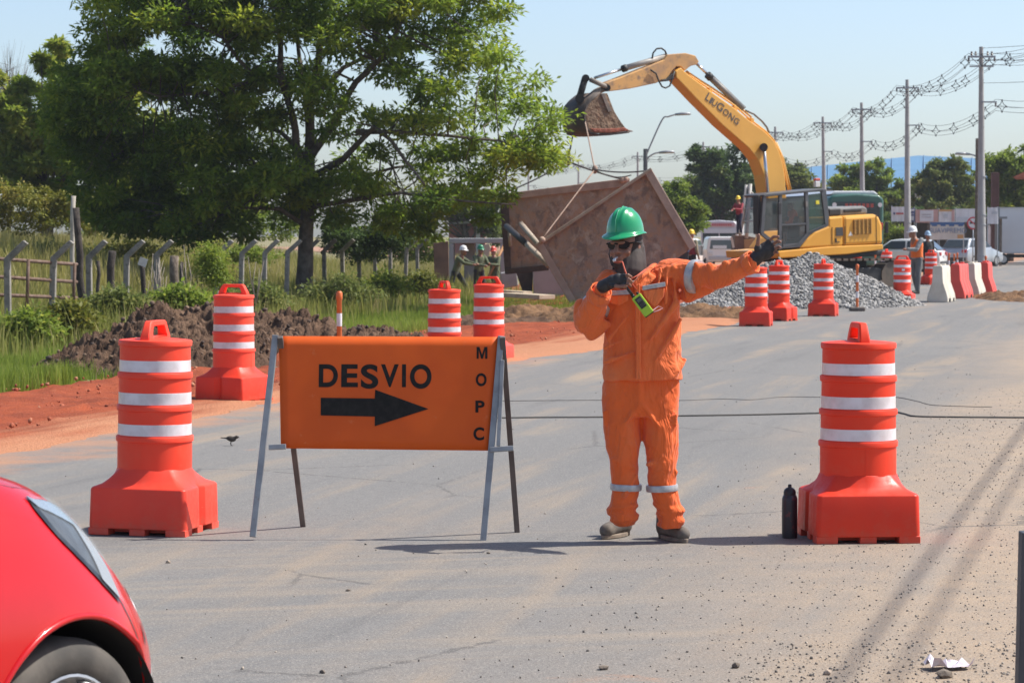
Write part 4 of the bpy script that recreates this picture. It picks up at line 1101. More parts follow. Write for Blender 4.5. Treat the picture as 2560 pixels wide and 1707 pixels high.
def make_drum():
    root = empty('traffic_drum')
    b = MB()
    ringn = sq_ring(0.275, 0.05, 0)
    N = len(ringn)
    rings = [sq_ring(0.279, 0.03, 0.036, groove=0.04), sq_ring(0.281, 0.03, 0.05, groove=0.04), sq_ring(0.276, 0.03, 0.246, groove=0.035), sq_ring(0.273, 0.03, 0.256, groove=0.03), sq_ring(0.264, 0.03, 0.262, groove=0.02)]
    # shoulder: rounded square to circle
    sq = sq_ring(0.264, 0.03, 0.262)
    for t_ in (0.25, 0.5, 0.75, 1.0):
        ring = []
        for p in sq:
            a = math.atan2(p.y, p.x); c_ = Vector((0.207 * math.cos(a), 0.207 * math.sin(a), 0))
            q = Vector((p.x, p.y, 0)).lerp(c_, t_ ** 0.8)
            ring.append(Vector((q.x, q.y, 0.262 + 0.094 * (t_ ** 1.35))))
        rings.append(ring)
    b.loft(rings)
    for sx in (-1, 1):
        for sy in (-1, 1):
            b.box((sx * 0.222, sy * 0.222, 0.02), (0.115, 0.115, 0.04))
    for a in range(4):
        Mz = Matrix.Rotation(a * math.pi / 2, 3, 'Z')
        b.box(Mz @ Vector((0.236, 0, 0.02)), (0.065, 0.09, 0.04) if a % 2 == 0 else (0.09, 0.078, 0.04))
    b.box((0, 0, 0.03), (0.38, 0.38, 0.04))
    b.build('base', base_red, root, smooth='auto', bevel=0.004)
    prof = [(0.205, 0.345)]
    zs = [0.533, 0.703, 0.882, 1.058]
    rr = [0.206, 0.203, 0.199, 0.195]
    for z, r_ in zip(zs, rr):
        prof += [(r_ - 0.001, z - 0.034), (r_ + 0.007, z - 0.030), (r_ + 0.008, z - 0.006), (r_ + 0.004, z), (r_ - 0.004, z + 0.001)]
    prof += [(0.17, 1.062), (0.10, 1.068), (0.001, 1.070)]
    b = MB().lathe(prof, 48, caps=False)
    for s_ in (-1, 1):
        b.box((0, s_ * 0.2015, 0.43), (0.005, 0.010, 0.17))
    b.build('barrel', drum_red, root, smooth='auto')
    for z0, z1, r_ in ((0.536, 0.601, 0.2035), (0.706, 0.773, 0.2005), (0.885, 0.950, 0.1965)):
        MB().lathe([(r_ - 0.003, z0), (r_, z0 + 0.002), (r_ - 0.0008, z1 - 0.002), (r_ - 0.004, z1)], 48, caps=False).build('reflective_band', refl, root, smooth='auto')
    # handle: trapezoid with a slot, standing on the lid along local y
    out = [(-0.170, 1.055), (-0.165, 1.085), (-0.125, 1.155), (-0.105, 1.166), (0.105, 1.166), (0.125, 1.155), (0.165, 1.085), (0.170, 1.055)]
    inn = [(-0.105, 1.080), (-0.100, 1.095), (-0.088, 1.125), (-0.075, 1.135), (0.075, 1.135), (0.088, 1.125), (0.100, 1.095), (0.105, 1.080)]
    hb = MB(); n = 8
    vs = []
    for hx_, sc in ((-0.026, 1.0), (0.026, 1.0)):
        vs += [(hx_ * (1.15 - 0.35 * (z - 1.055) / 0.11), y, z) for y, z in out] + [(hx_ * (1.15 - 0.35 * (z - 1.055) / 0.11), y, z) for y, z in inn]
    fs = []
    for i in range(n - 1):
        fs.append((i, i + 1, n + i + 1, n + i))                           # -x side
        fs.append((2 * n + i, 3 * n + i, 3 * n + i + 1, 2 * n + i + 1))    # +x side
        fs.append((i, 2 * n + i, 2 * n + i + 1, i + 1))                   # outer
        fs.append((n + i, n + i + 1, 3 * n + i + 1, 3 * n + i))           # inner
    fs += [(0, n, 3 * n, 2 * n), (n - 1, 3 * n - 1, 4 * n - 1, 2 * n - 1), (n, 2 * n - 1, 4 * n - 1, 3 * n)]
    fs += [(0, 7, 2 * n - 1, n), (2 * n, 3 * n, 4 * n - 1, 2 * n + 7)]
    hb.add(vs, fs)
    hb.build('handle', drum_red, root, smooth='auto', bevel=0.008)
    return root
DG = 'red and white traffic drums'
drums = [
    ((2144, 1360), 5, 0, 'nearest drum on the right, with the black bottle beside it'),
    ((386, 1342), -13, 0, 'large drum between the red car and the sign'),
    ((585, 1014), 62, -0.02, 'drum on the red soil just left of the sign'),
    ((1111, 941), 22, -0.09, 'left one of the two drums rising behind the sign'),
    ((1222, 914), 75, -0.07, 'right one of the two drums rising behind the sign'),
    ((1890, 816), -11, 0, 'drum under the worker\'s outstretched hand, leftmost before the gravel'),
    ((1947, 803), -28, 0, 'drum second from the left before the gravel pile'),
    ((2058, 791), -14, 0, 'drum standing alone in front of the middle of the gravel pile'),
    ((2255, 763), 73, 0, 'drum with a small sticker at the right end of the gravel pile'),
    ((2216, 704), -20, 0, 'distant drum half behind the stickered drum, left of the engineer'),
    ((2327, 712), 30, 0, 'distant drum directly right of the engineer in the orange vest'),
    ((2067, 700), 10, 0, 'distant drum whose top shows above the gravel behind a nearer drum'),
    ((2140, 703), 40, 0, 'distant drum between gravel crest and excavator tail'),
]
proto = make_drum()
for i, ((px_, py_), yaw, z0, lab) in enumerate(drums):
    o = proto if i == 0 else copy_tree(proto)
    g = G(px_, py_, z0)
    off = 0.27 * (1 + 0.35 * abs(math.sin(2 * R(yaw))))
    o.location = (g.x * (g.y + off) / g.y, g.y + off, z0 + (0.011 if i in (2,) else 0.0))
    o.rotation_euler = (0, R(0.6) if i == 1 else 0, R(yaw))
    tag(o, 'red and white ' + lab, 'traffic drum', DG)
# sticker on the far drum
o = [c for c in col.objects if c.name.startswith('traffic_drum') and 'sticker' in c.get('label', '')][0]
st_ = MB().box((0, 0, 0), (0.07, 0.004, 0.045)).build('sticker', M('sticker_white', (0.8, 0.8, 0.8), None, rough=0.5), o)
Mr = Matrix.Rotation(-R(73), 3, 'Z'); st_.location = Mr @ Vector((0.0, -0.206, 0.83)); st_.rotation_euler = (0, 0, -R(73))

# ------------------------------------------------------------------ delineator posts
del_o = M('delineator_orange', (0.72, 0.16, 0.03), (0.62, 0.13, 0.03), 6, 0.5)
rub = M('rubber_foot', (0.10, 0.085, 0.075), (0.16, 0.13, 0.11), 9, 0.9)
def delineator(px_, d, label, h=1.02, foot=True, z0=None, mat=None):
    X = (px_ - 1280) / scl(d); z0 = terz(X, d) if z0 is None else z0
    root = empty('delineator_post', (X, d, z0), label=label, cat='delineator', group='slim delineator posts')
    MB().lathe([(0.03, 0.02), (0.028, h * 0.9), (0.036, h * 0.91), (0.036, h * 0.98), (0.02, h), (0.001, h)], 10).build('tube', mat or del_o, root, smooth='auto')
    for a, b in ((0.28, 0.42), (0.62, 0.76)):
        MB().lathe([(0.0305, h * a), (0.0305, h * b)], 10, caps=False).build('reflective_band', refl, root, smooth=True)
    if foot:
        MB().prism([(-0.17, -0.12, 0), (0.17, -0.12, 0), (0.17, 0.12, 0), (-0.17, 0.12, 0)], (0, 0, 0.09)).build('foot', rub, root, bevel=0.03)
    return root
delineator(2143, 60.8, 'orange delineator post with a block foot before the gravel pile')
delineator(848, 31.0, 'orange and white delineator post rising behind the left part of the sign')
delineator(2188, 97, 'far orange delineator post right of the gravel crest')
for k, (px_, d) in enumerate(((2372, 96), (2385, 92), (2393, 98), (2464, 82))):
    delineator(px_, d, ('orange-topped delineator post behind the left red barrier', 'middle orange-topped delineator post behind the barriers', 'thin delineator post behind the rear white barrier', 'delineator post standing right behind the rear red barrier')[k], 1.05)

# ------------------------------------------------------------------ plastic barriers
white_pl = M('barrier_white_plastic', (0.62, 0.57, 0.48), (0.52, 0.46, 0.36), 2.5, 0.55, dirt=(0.38, 0.27, 0.17), dirt_amt=0.05)
def barrier(px_, py_, mat, label, L=1.5):
    g = G(px_, py_)
    root = empty('plastic_barrier', g + Vector((0.05, 0.1, 0)), R(-16), label, 'barrier', 'red and white plastic barriers')
    prof = [(0.26, 0.0), (0.26, 0.10), (0.24, 0.20), (0.14, 0.48), (0.12, 0.86), (0.10, 0.90)]
    rings = []
    for (t_, k) in ((0.0, 0.94), (0.02, 1.0), (0.12, 1.0), (0.15, 0.93), (0.30, 0.93), (0.33, 1.0), (0.45, 1.0), (0.48, 0.93), (0.62, 0.93), (0.65, 1.0), (0.77, 1.0), (0.80, 0.93), (0.88, 0.93), (0.90, 1.0), (0.98, 1.0), (1.0, 0.94)):
        y = t_ * L
        rings.append([Vector((w * k, y, z)) for w, z in prof] + [Vector((-w * k, y, z)) for w, z in reversed(prof)])
    MB().loft(rings).build('body', mat, root, smooth='auto', bevel=0.012)
    MB().box((0, L * 0.2, 0.915), (0.10, 0.16, 0.05)).box((0, L * 0.8, 0.915), (0.10, 0.16, 0.05)).build('connector', mat, root, bevel=0.015)
    for y in (0.25 * L, 0.72 * L):
        for sx in (-1, 1):
            MB().prism([(sx * 0.20, y - 0.09, 0), (sx * 0.20, y + 0.09, 0), (sx * 0.20, y + 0.07, 0.09), (sx * 0.20, y - 0.07, 0.09)], (sx * 0.075, 0, 0)).build('fork_slot', M('slot_black', (0.02, 0.02, 0.02), None, rough=0.9), root)
    return root
barrier(2340, 756, white_pl, 'dirty white plastic barrier, nearest of the barrier row')
barrier(2384, 747, far_red, 'red plastic barrier between the two white barriers', 1.9)
barrier(2422, 742, white_pl, 'dirty white plastic barrier second in the row, between red ones')
barrier(2456, 737, far_red, 'red plastic barrier at the far right end of the row', 1.0)

# ------------------------------------------------------------------ DESVIO sign
sign_o = NT('sign_orange'); co = sign_o.coord()
c = sign_o.mix(sign_o.ramp(sign_o.noise(co, 2.5, 4), 0.35, 0.65), (0.74, 0.115, 0.012), (0.68, 0.098, 0.011))
c = sign_o.mix(sign_o.ramp(sign_o.noise(co, 9, 6, 0.75), 0.60, 0.72, 0, 0.45), c, (0.74, 0.24, 0.10))
sign_o.base(c); sign_o.rough(0.6); sign_o.b.inputs['Specular IOR Level'].default_value = 0.25
sign_o.bump(sign_o.noise(co, 3.5, 2), 0.25, 0.02)
blk = M('sign_print_black', (0.018, 0.017, 0.016), (0.028, 0.026, 0.024), 30, 0.8, spec=0.1)
D0 = 15.0                      # plane of the front feet
root = empty('detour_sign', G(960, 1352), label='orange A-frame detour sign reading DESVIO with a black arrow', cat='sign')
inv = Matrix.Translation(-Vector(root.location))
def SP(px_, py_, back=0.0):     # the front frame leans back 10 degrees
    z0 = 1.63 - (1350 - 590) / scl(D0)
    n_ = Vector((0, -math.cos(R(9.5)), -math.sin(R(9.5)) * -1)); n_ = Vector((0, -math.cos(R(9.5)), math.sin(R(9.5))))
    p0 = Vector((0, G(960, 1350).y, 0)) - n_ * back
    return onplane(px_, py_, p0, n_)
nrm = Vector((0, -math.cos(R(9.5)), math.sin(R(9.5))))
def wp(ob, r_=None):
    r_ = r_ or root
    ob.parent = r_; ob.matrix_parent_inverse = Matrix.Translation(-Vector(r_.location)); return ob
galv = M('bare_steel', (0.34, 0.35, 0.35), (0.25, 0.255, 0.26), 9, 0.5, metal=0.45, dirt=(0.20, 0.15, 0.11), dirt_amt=0.03)
galv_d = M('primed_steel', (0.16, 0.13, 0.115), (0.11, 0.09, 0.08), 9, 0.65, metal=0.2)
def bar(a, b, w, mat, name):
    a, b = Vector(a), Vector(b); d_ = (b - a).normalized()
    x = Vector((1, 0, 0)); x = (x - d_ * x.dot(d_)).normalized(); y = d_.cross(x)
    rings = [[p + x * (i * w / 2) + y * (j * w / 2) for i, j in ((-1, -1), (1, -1), (1, 1), (-1, 1))] for p in (a, b)]
    return wp(MB().loft(rings).build(name, mat, bevel=0.003))
bar(SP(632, 1342), SP(689, 838), 0.034, galv, 'leg')
bar(SP(1208, 1355), SP(1253, 840), 0.034, galv, 'leg')
b1, b2 = G(758, 1316), G(1293, 1330)
bar(b1, SP(700, 842, -0.03), 0.030, galv_d, 'rear_leg')
bar(b2, SP(1256, 842, -0.03), 0.030, galv_d, 'rear_leg')
bar(SP(672, 1118, -0.03), SP(715, 1116, -0.03), 0.028, galv, 'crossbar')
bar(SP(1225, 1124, -0.02), SP(1284, 1120, -0.02), 0.028, galv, 'crossbar')
bar(SP(696, 844, -0.022), SP(1250, 844, -0.022), 0.026, galv, 'top_rail')
bar(SP(1256, 900, -0.02), SP(1246, 1115, -0.02), 0.022, galv, 'panel_stile')
# panel: slightly buckled sheet
pc = [(697, 840), (1252, 842), (1222, 1126), (702, 1120)]
nx, nz = 24, 12
vs = []
for j in range(nz + 1):
    for i in range(nx + 1):
        u, v = i / nx, j / nz
        px_ = (pc[0][0] * (1 - u) + pc[1][0] * u) * (1 - v) + (pc[3][0] * (1 - u) + pc[2][0] * u) * v
        py_ = (pc[0][1] * (1 - u) + pc[1][1] * u) * (1 - v) + (pc[3][1] * (1 - u) + pc[2][1] * u) * v
        p = SP(px_, py_, -0.004)
        k = 0.0025 * (1 + math.sin(u * 9 + v * 2)) * v + (0.004 * (1 + math.sin(u * 40)) if j == nz else 0)
        vs.append(p - nrm * (0.0 + k * 0.7))
mb = MB(); W_ = nx + 1
fr = [(j * W_ + i, (j + 1) * W_ + i, (j + 1) * W_ + i + 1, j * W_ + i + 1) for j in range(nz) for i in range(nx)]
mb.add(vs, fr)
panel = wp(mb.build('panel', sign_o.m, smooth=True))
sm = panel.modifiers.new('thick', 'SOLIDIFY'); sm.thickness = 0.003; sm.offset = -1
# printed arrow and lettering, thin sheets on the panel
def flat(pts, name, off=0.0025):
    return wp(MB().prism([SP(a, b, -0.004) + nrm * off for a, b in pts], -nrm * 0.002).build(name, blk))
flat([(802, 994), (937, 996), (938, 974), (1071, 1022), (937, 1065), (937, 1041), (802, 1038)], 'arrow')
def letter(ch, cx_, cy_, hpx, wpx, name='letter'):
    if ch == 'M':
        pm_ = [(0, 0), (0, 1), (0.26, 1), (0.5, 0.36), (0.74, 1), (1, 1), (1, 0), (0.80, 0), (0.80, 0.72), (0.59, 0), (0.41, 0), (0.20, 0.72), (0.20, 0)]
        ob = MB().prism([(x, y, 0) for x, y in reversed(pm_)], (0, 0, 0.0012)).build(name, blk)
    else:
        ob = text_mesh(name, ch, 1.0, blk, None, 0.0006, bold=0.030)
    me = ob.data
    co_ = np.array([v.co[:] for v in me.vertices]); mn, mx_ = co_.min(0), co_.max(0)
    H_ = hpx / scl(D0) * 1.0; Wd = wpx / scl(D0)
    for v in me.vertices:
        v.co.x = (v.co.x - (mn[0] + mx_[0]) / 2) / (mx_[0] - mn[0]) * Wd
        v.co.y = (v.co.y - (mn[1] + mx_[1]) / 2) / (mx_[1] - mn[1]) * H_
    ob.rotation_euler = (math.pi / 2 - R(9.5), 0, 0)
    p = SP(cx_, cy_, -0.004) + nrm * 0.0015
    ob.location = p
    return wp(ob)
for ch, x0, x1 in (('D', 797, 845), ('E', 853, 895), ('S', 902, 946), ('V', 952, 997), ('I', 1005, 1015), ('O', 1025, 1079)):
    letter(ch, (x0 + x1) / 2, 939 + (2 if ch in 'SO' else 0), 58 if ch not in 'SO' else 62, x1 - x0)
for ch, cy_, cx_ in (('M', 882, 1205), ('O', 949, 1203), ('P', 1016, 1200), ('C', 1084, 1197)):
    letter(ch, cx_, cy_, 30 if ch in 'MP' else 33, 27 if ch != 'P' else 23, 'letter')

# ------------------------------------------------------------------ bottle, post, litter, bird
g = G(1976, 1347)
rt = empty('water_bottle', (g.x, g.y + 0.045, 0), label='black sports bottle standing left of the nearest right drum', cat='bottle')
bm_ = NT('bottle_black'); co = bm_.coord()
w_ = bm_.ramp(bm_.noise(bm_.mapping(co, scale=(1, 1, 0.5)), 30, 3), 0.62, 0.66, 0, 0.6)
bm_.base(bm_.mix(w_, (0.022, 0.022, 0.028), (0.16, 0.025, 0.025))); bm_.rough(0.38)
MB().lathe([(0.037, 0.0), (0.041, 0.004), (0.042, 0.02), (0.0425, 0.10), (0.042, 0.19), (0.042, 0.215), (0.036, 0.232), (0.031, 0.236)], 28).build('body', bm_.m, rt, smooth='auto')
cap = MB().lathe([(0.033, 0.234), (0.0335, 0.250), (0.030, 0.262), (0.020, 0.272), (0.010, 0.276), (0.010, 0.288), (0.007, 0.292), (0.001, 0.293)], 24).build('cap', M('cap_black', (0.015, 0.015, 0.016), None, rough=0.45), rt, smooth='auto')

p = P(2551, 1322, 9.2)
ob = tag(MB().prism([(0, 0, -p.z), (0.30, 0, -p.z), (0.30, 0, 0.0), (0.012, 0, -0.012)], (0, 0.07, 0)).build('roadside_board', M('dark_grey_board', (0.055, 0.06, 0.068), (0.07, 0.075, 0.085), 3, 0.6), bevel=0.004), 'dark grey board cut off by the right edge of the picture', 'board')
ob.location = (p.x - 0.006, 9.2, p.z)

r = np.random.default_rng(3)
mb = MB(); m_ = 7
vs = [((i / (m_ - 1) - 0.5) * 0.17, (j / (m_ - 1) - 0.5) * 0.11, 0.012 + 0.02 * abs(r.normal()) * (0.3 + abs(i - 3) / 4)) for j in range(m_) for i in range(m_)]
mb.add(vs, [(j * m_ + i, j * m_ + i + 1, (j + 1) * m_ + i + 1, (j + 1) * m_ + i) for j in range(m_ - 1) for i in range(m_ - 1)])
ob = tag(mb.build('litter', M('crumpled_paper', (0.66, 0.62, 0.66), (0.50, 0.42, 0.47), 20, 0.7)), 'crumpled white wrapper lying on the gravel at lower right', 'litter')
g = G(2370, 1672); ob.location = g; ob.rotation_euler = (0, 0, 0.3)

def rock(px_, py_, s_, mat, label, seed):
    v, f = stone_base(seed); mb = MB(); mb.add([tuple(a * s_) for a in v], [tuple(int(i) for i in q) for q in f])
    ob = tag(mb.build('stone', mat), label, 'stone'); g = G(px_, py_); ob.location = g + Vector((0, 0, s_ * 0.35)); return ob
srk = M('stone_brown', (0.20, 0.16, 0.12), (0.11, 0.09, 0.075), 20, 0.9, bump=0.5, bscale=80)
srk2 = M('stone_pale', (0.42, 0.33, 0.25), (0.33, 0.26, 0.2), 20, 0.9, bump=0.5, bscale=80)
rock(2360, 1694, 0.035, srk, 'brown stone just below the crumpled wrapper', 21)
rock(2068, 1686, 0.022, srk2, 'pale pinkish stone at the bottom edge right of centre', 22)
rock(420, 1407, 0.016, srk2, 'small stone on the asphalt below the left drum', 23)
rock(870, 1477, 0.013, srk, 'small dark stone below the middle of the sign', 24)
rock(1222, 1384, 0.013, srk, 'flat dark stone just below the right leg of the sign', 25)
rock(806, 1682, 0.015, srk, 'dark stone at the bottom edge left of centre', 26)
rock(1838, 1669, 0.020, srk, 'dark stone at the bottom edge below the worker', 27)
rock(1509, 1673, 0.022, srk, 'lumpy dark stone at the bottom edge, lower centre', 28)

g = G(578, 1114)
mbb = MB()
mbb.ell((0, 0, 0.075), (0.055, 0.030, 0.030), Matrix.Rotation(R(12), 3, 'Y')).ell((0.060, 0, 0.095), (0.022, 0.018, 0.018)).capsule((0.03, 0, 0.08), 0.022, (0.058, 0, 0.094), 0.016)
mbb.tube([(-0.04, 0, 0.080), (-0.12, 0, 0.088)], [(0.010, 0.018), (0.004, 0.012)], 8)
mbb.tube([(0.078, 0, 0.096), (0.10, 0, 0.086)], [0.007, 0.001], 6)
bird = empty('bird', g, R(-8), 'small dark bird foraging on the asphalt left of the sign', 'bird'); bird.scale = (0.72, 0.72, 0.72)
blob(mbb, 'body', M('bird_plumage', (0.06, 0.045, 0.035), (0.03, 0.024, 0.02), 30, 0.8), bird, 0.004, 3)
for s_ in (-1, 1):
    MB().tube([(0.0, s_ * 0.012, 0.055), (-0.006, s_ * 0.013, 0.025), (0.0, s_ * 0.013, 0.003), (0.022, s_ * 0.016, 0.002)], 0.0032, 5).build('leg', M('bird_leg', (0.05, 0.035, 0.03), None, rough=0.7), bird)

# thin dark lines across the road, built as low tubes
dark_line_m = M('road_dark_line', (0.06, 0.058, 0.055), (0.12, 0.105, 0.09), 2, 0.85)
def ground_line(pts, r_, label):
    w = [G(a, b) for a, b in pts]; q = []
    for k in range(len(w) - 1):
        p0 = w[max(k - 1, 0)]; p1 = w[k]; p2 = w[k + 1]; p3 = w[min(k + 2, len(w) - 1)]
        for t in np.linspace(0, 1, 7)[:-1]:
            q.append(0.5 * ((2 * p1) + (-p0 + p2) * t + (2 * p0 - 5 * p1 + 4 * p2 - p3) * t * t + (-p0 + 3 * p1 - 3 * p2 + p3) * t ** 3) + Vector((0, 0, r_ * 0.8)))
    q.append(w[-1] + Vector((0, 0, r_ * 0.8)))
    tag(MB().tube(q, r_, 8).build('hose', dark_line_m, smooth=True), label, 'hose')
ground_line([(1180, 1047), (1350, 1045), (1500, 1044), (1690, 1041), (1880, 1038), (2050, 1034), (2220, 1031), (2262, 1036), (2290, 1042), (2400, 1044), (2700, 1046)], 0.008, 'thin dark line across the road behind the worker, nearer one')
ground_line([(1250, 1003), (1500, 1001), (1690, 1002), (1800, 998), (1880, 1000), (1960, 993), (2100, 994), (2230, 993), (2290, 1003), (2330, 1013), (2420, 1017), (2480, 1018)], 0.004, 'thinner dark line across the road, farther one')

# ------------------------------------------------------------------ cloth
def cloth(name, c, c2, dust=None, wr=0.5, scale=9.0, rough=0.85):
    t = NT(name); co = t.coord()
    n1 = t.noise(co, 2.6, 5, 0.6); fold = t.noise(t.mapping(co, scale=(1.0, 1.0, 0.45)), scale, 3, 0.5, 1.2)
    cc = t.mix(t.ramp(n1, 0.35, 0.7), c, c2)
    if dust: cc = t.mix(t.ramp(t.noise(co, 4.5, 6, 0.65), 0.5, 0.85, 0, 0.45), cc, dust)
    t.base(cc); t.rough(rough); t.b.inputs['Specular IOR Level'].default_value = 0.2
    t.b.inputs['Sheen Weight'].default_value = 0.15
    crs = t.math('ABSOLUTE', t.math('SUBTRACT', t.noise(t.mapping(co, scale=(1.3, 1.3, 0.5), rot=(0.3, 0.5, 0)), scale * 0.8, 3, 0.55, 1.5), 0.5))
    t.bump(t.math('ADD', t.math('MULTIPLY', fold, 0.6), t.math('MULTIPLY', t.math('MINIMUM', crs, 0.12), -3.0)), wr, 0.025)
    return t.m
ORANGE = cloth('hi_vis_jacket', (0.82, 0.175, 0.048), (0.76, 0.150, 0.042), (0.76, 0.30, 0.14), 0.55)
ORANGE2 = cloth('hi_vis_trousers', (0.82, 0.145, 0.032), (0.74, 0.125, 0.030), (0.70, 0.25, 0.12), 0.6)
t = NT('reflective_tape'); co = t.coord()
t.base(t.mix(t.ramp(t.noise(co, 30, 4), 0.35, 0.7), (0.50, 0.50, 0.50), (0.34, 0.35, 0.37))); t.rough(0.4); t.b.inputs['Metallic'].default_value = 0.25
TAPE = t.m
SKIN = M('skin', (0.30, 0.145, 0.085), (0.25, 0.115, 0.07), 25, 0.55, bump=0.1, bscale=120)
SKIN_L = M('hand_skin', (0.27, 0.13, 0.085), (0.21, 0.10, 0.066), 40, 0.5, bump=0.15, bscale=150, bdist=0.003)
GLOVE = M('glove_black', (0.020, 0.019, 0.020), (0.035, 0.033, 0.034), 60, 0.6, bump=0.4, bscale=200, bdist=0.002)
BOOT = M('dusty_boot', (0.085, 0.072, 0.062), (0.17, 0.145, 0.12), 12, 0.85, bump=0.3, bscale=90, bdist=0.003)
SOLE = M('boot_sole', (0.19, 0.15, 0.115), (0.26, 0.21, 0.16), 18, 0.9)

WD = 14.86
def J(px, py, dy=0.0): return P(px, py, WD + dy)
def wpar(ob, r_):
    ob.parent = r_; ob.matrix_parent_inverse = r_.matrix_basis.inverted(); return ob

worker = empty('person', (J(1612, 1359).x, WD, 0), label='traffic worker in orange coveralls and green helmet, left arm stretched out, holding a radio', cat='person')

def eloft(mb, rows, d0=WD, n=28, pw=2.4):
    """rows: (py, pxL, pxR, half depth, depth offset): stacked super-ellipses"""
    rings = []
    for py, a, b, hd, dy in rows:
        c = P((a + b) / 2, py, d0 + dy); hw = (b - a) / 2 / scl(d0 + dy); ring = []
        for j in range(n):
            th = 2 * math.pi * j / n; cs, sn = math.cos(th), math.sin(th)
            ring.append(c + Vector((hw * math.copysign(abs(cs) ** (2 / pw), cs), hd * math.copysign(abs(sn) ** (2 / pw), sn), 0)))
        rings.append(ring)
    return mb.loft(rings)

# key joints
headc = J(1562, 611, -0.01)
HF = Vector((-0.47, -0.86, -0.05)).normalized()          # where the face points
HUP = (Vector((-0.03, 0, 1)) - HF * Vector((-0.03, 0, 1)).dot(HF)).normalized()
HR = HF.cross(HUP)
HM = Matrix((HR, -HF, HUP)).transposed()                 # columns: right(local x), back(local y), up(local z)  (face looks along local -y)
HM = Matrix(((HR.x, -HF.x, HUP.x), (HR.y, -HF.y, HUP.y), (HR.z, -HF.z, HUP.z)))
def H(x, y, z): return headc + HM @ Vector((x, y, z))    # metres in the head's own frame

shR, elR, wrR = J(1528, 706, 0.02), J(1466, 806, -0.06), J(1508, 716, -0.24)
shL, elL, wrL = J(1690, 682, 0.0), J(1797, 692, -0.16), J(1882, 655, -0.26)
# hand holding the radio (worker's right hand, at the picture's left)
palmR = J(1533, 703, -0.27)
knR = [J(1557, 690, -0.300), J(1562, 700, -0.306), J(1560, 710, -0.304), J(1553, 717, -0.296)]
mdR = [J(1570, 687, -0.322), J(1574, 699, -0.330), J(1571, 710, -0.326), J(1562, 718, -0.314)]
tpR = [J(1578, 692, -0.300), J(1580, 706, -0.300), J(1577, 716, -0.298), J(1568, 722, -0.292)]
# outstretched hand, palm to the camera, fingers half curled
palmL = J(1909, 628, -0.27)
def finger_pts():
    kn = [J(1919, 606, -0.28), J(1928, 614, -0.285), J(1931, 625, -0.285), J(1928, 636, -0.28)]
    md = [J(1934, 592, -0.295), J(1944, 603, -0.305), J(1947, 617, -0.305), J(1940, 630, -0.295)]
    tp_ = [J(1946, 592, -0.325), J(1951, 605, -0.340), J(1951, 619, -0.338), J(1944, 632, -0.322)]
    return kn, md, tp_
knL, mdL, tpL = finger_pts()
thL = [J(1893, 622, -0.285), J(1895, 604, -0.30), J(1897, 588, -0.305)]
thR = [J(1528, 712, -0.29), J(1546, 716, -0.312), J(1560, 716, -0.318)]

# body: one continuous surface under the clothes
b = MB()
b.ell(H(0, 0.012, 0.02), (0.074, 0.092, 0.105), HM)                  # skull
b.ell(H(0, -0.030, -0.045), (0.058, 0.062, 0.072), HM)              # face
b.ell(H(0, -0.055, -0.085), (0.035, 0.036, 0.032), HM)              # chin
b.ell(H(0.036, -0.062, -0.038), (0.024, 0.022, 0.022), HM).ell(H(-0.036, -0.062, -0.038), (0.024, 0.022, 0.022), HM)   # cheekbones
b.ell(H(0, -0.078, 0.014), (0.048, 0.022, 0.016), HM)               # brow
b.chain([(H(0, -0.088, 0.002), 0.010), (H(0, -0.104, -0.022), 0.012), (H(0, -0.106, -0.034), 0.0145)])   # nose
b.ell(H(0.012, -0.094, -0.036), (0.009, 0.010, 0.008), HM).ell(H(-0.012, -0.094, -0.036), (0.009, 0.010, 0.008), HM)
b.ell(H(0, -0.088, -0.060), (0.024, 0.013, 0.0065), HM).ell(H(0, -0.086, -0.072), (0.021, 0.013, 0.0075), HM)       # lips
for s_ in (-1, 1): b.ell(H(s_ * 0.076, 0.012, -0.02), (0.010, 0.018, 0.030), HM)   # ears
b.capsule(H(0, 0.02, -0.05), 0.055, J(1590, 690, 0.04), 0.062)
eloft(b, [(690, 1540, 1675, .09, .03), (760, 1525, 1690, .11, .02), (860, 1530, 1690, .11, .02), (960, 1520, 1685, .11, .02), (1020, 1525, 1680, .10, .02)])
b.chain([(shR, 0.05), (elR, 0.042), (wrR, 0.030)]); b.chain([(shL, 0.05), (elL, 0.042), (wrL, 0.030)])
b.chain([(J(1556, 1010, 0.02), 0.075), (J(1560, 1160, 0), 0.052), (J(1560, 1290, 0.02), 0.040)])
b.chain([(J(1644, 1010, 0.02), 0.075), (J(1653, 1160, 0), 0.052), (J(1673, 1290, 0), 0.040)])
b.capsule(wrR, 0.028, palmR, 0.030); b.capsule(wrL, 0.028, palmL, 0.030)
for k in range(4):
    rk = (0.0090, 0.0095, 0.0090, 0.0080)[k]
    b.chain([(palmR, 0.016), (knR[k], rk), (mdR[k], rk * 0.95), (tpR[k], rk * 0.85)], 10)
    b.chain([(palmL, 0.018), (knL[k], rk * 1.05), (mdL[k], rk), (tpL[k], rk * 0.88)], 10)
b.chain([(palmR, 0.018), (thR[0], 0.013), (thR[1], 0.0105), (thR[2], 0.009)], 10)
b.chain([(palmL, 0.020), (thL[0], 0.014), (thL[1], 0.0112), (thL[2], 0.0095)], 10)
wpar(blob(b, 'body', SKIN_L, None, 0.0045, 4), worker)

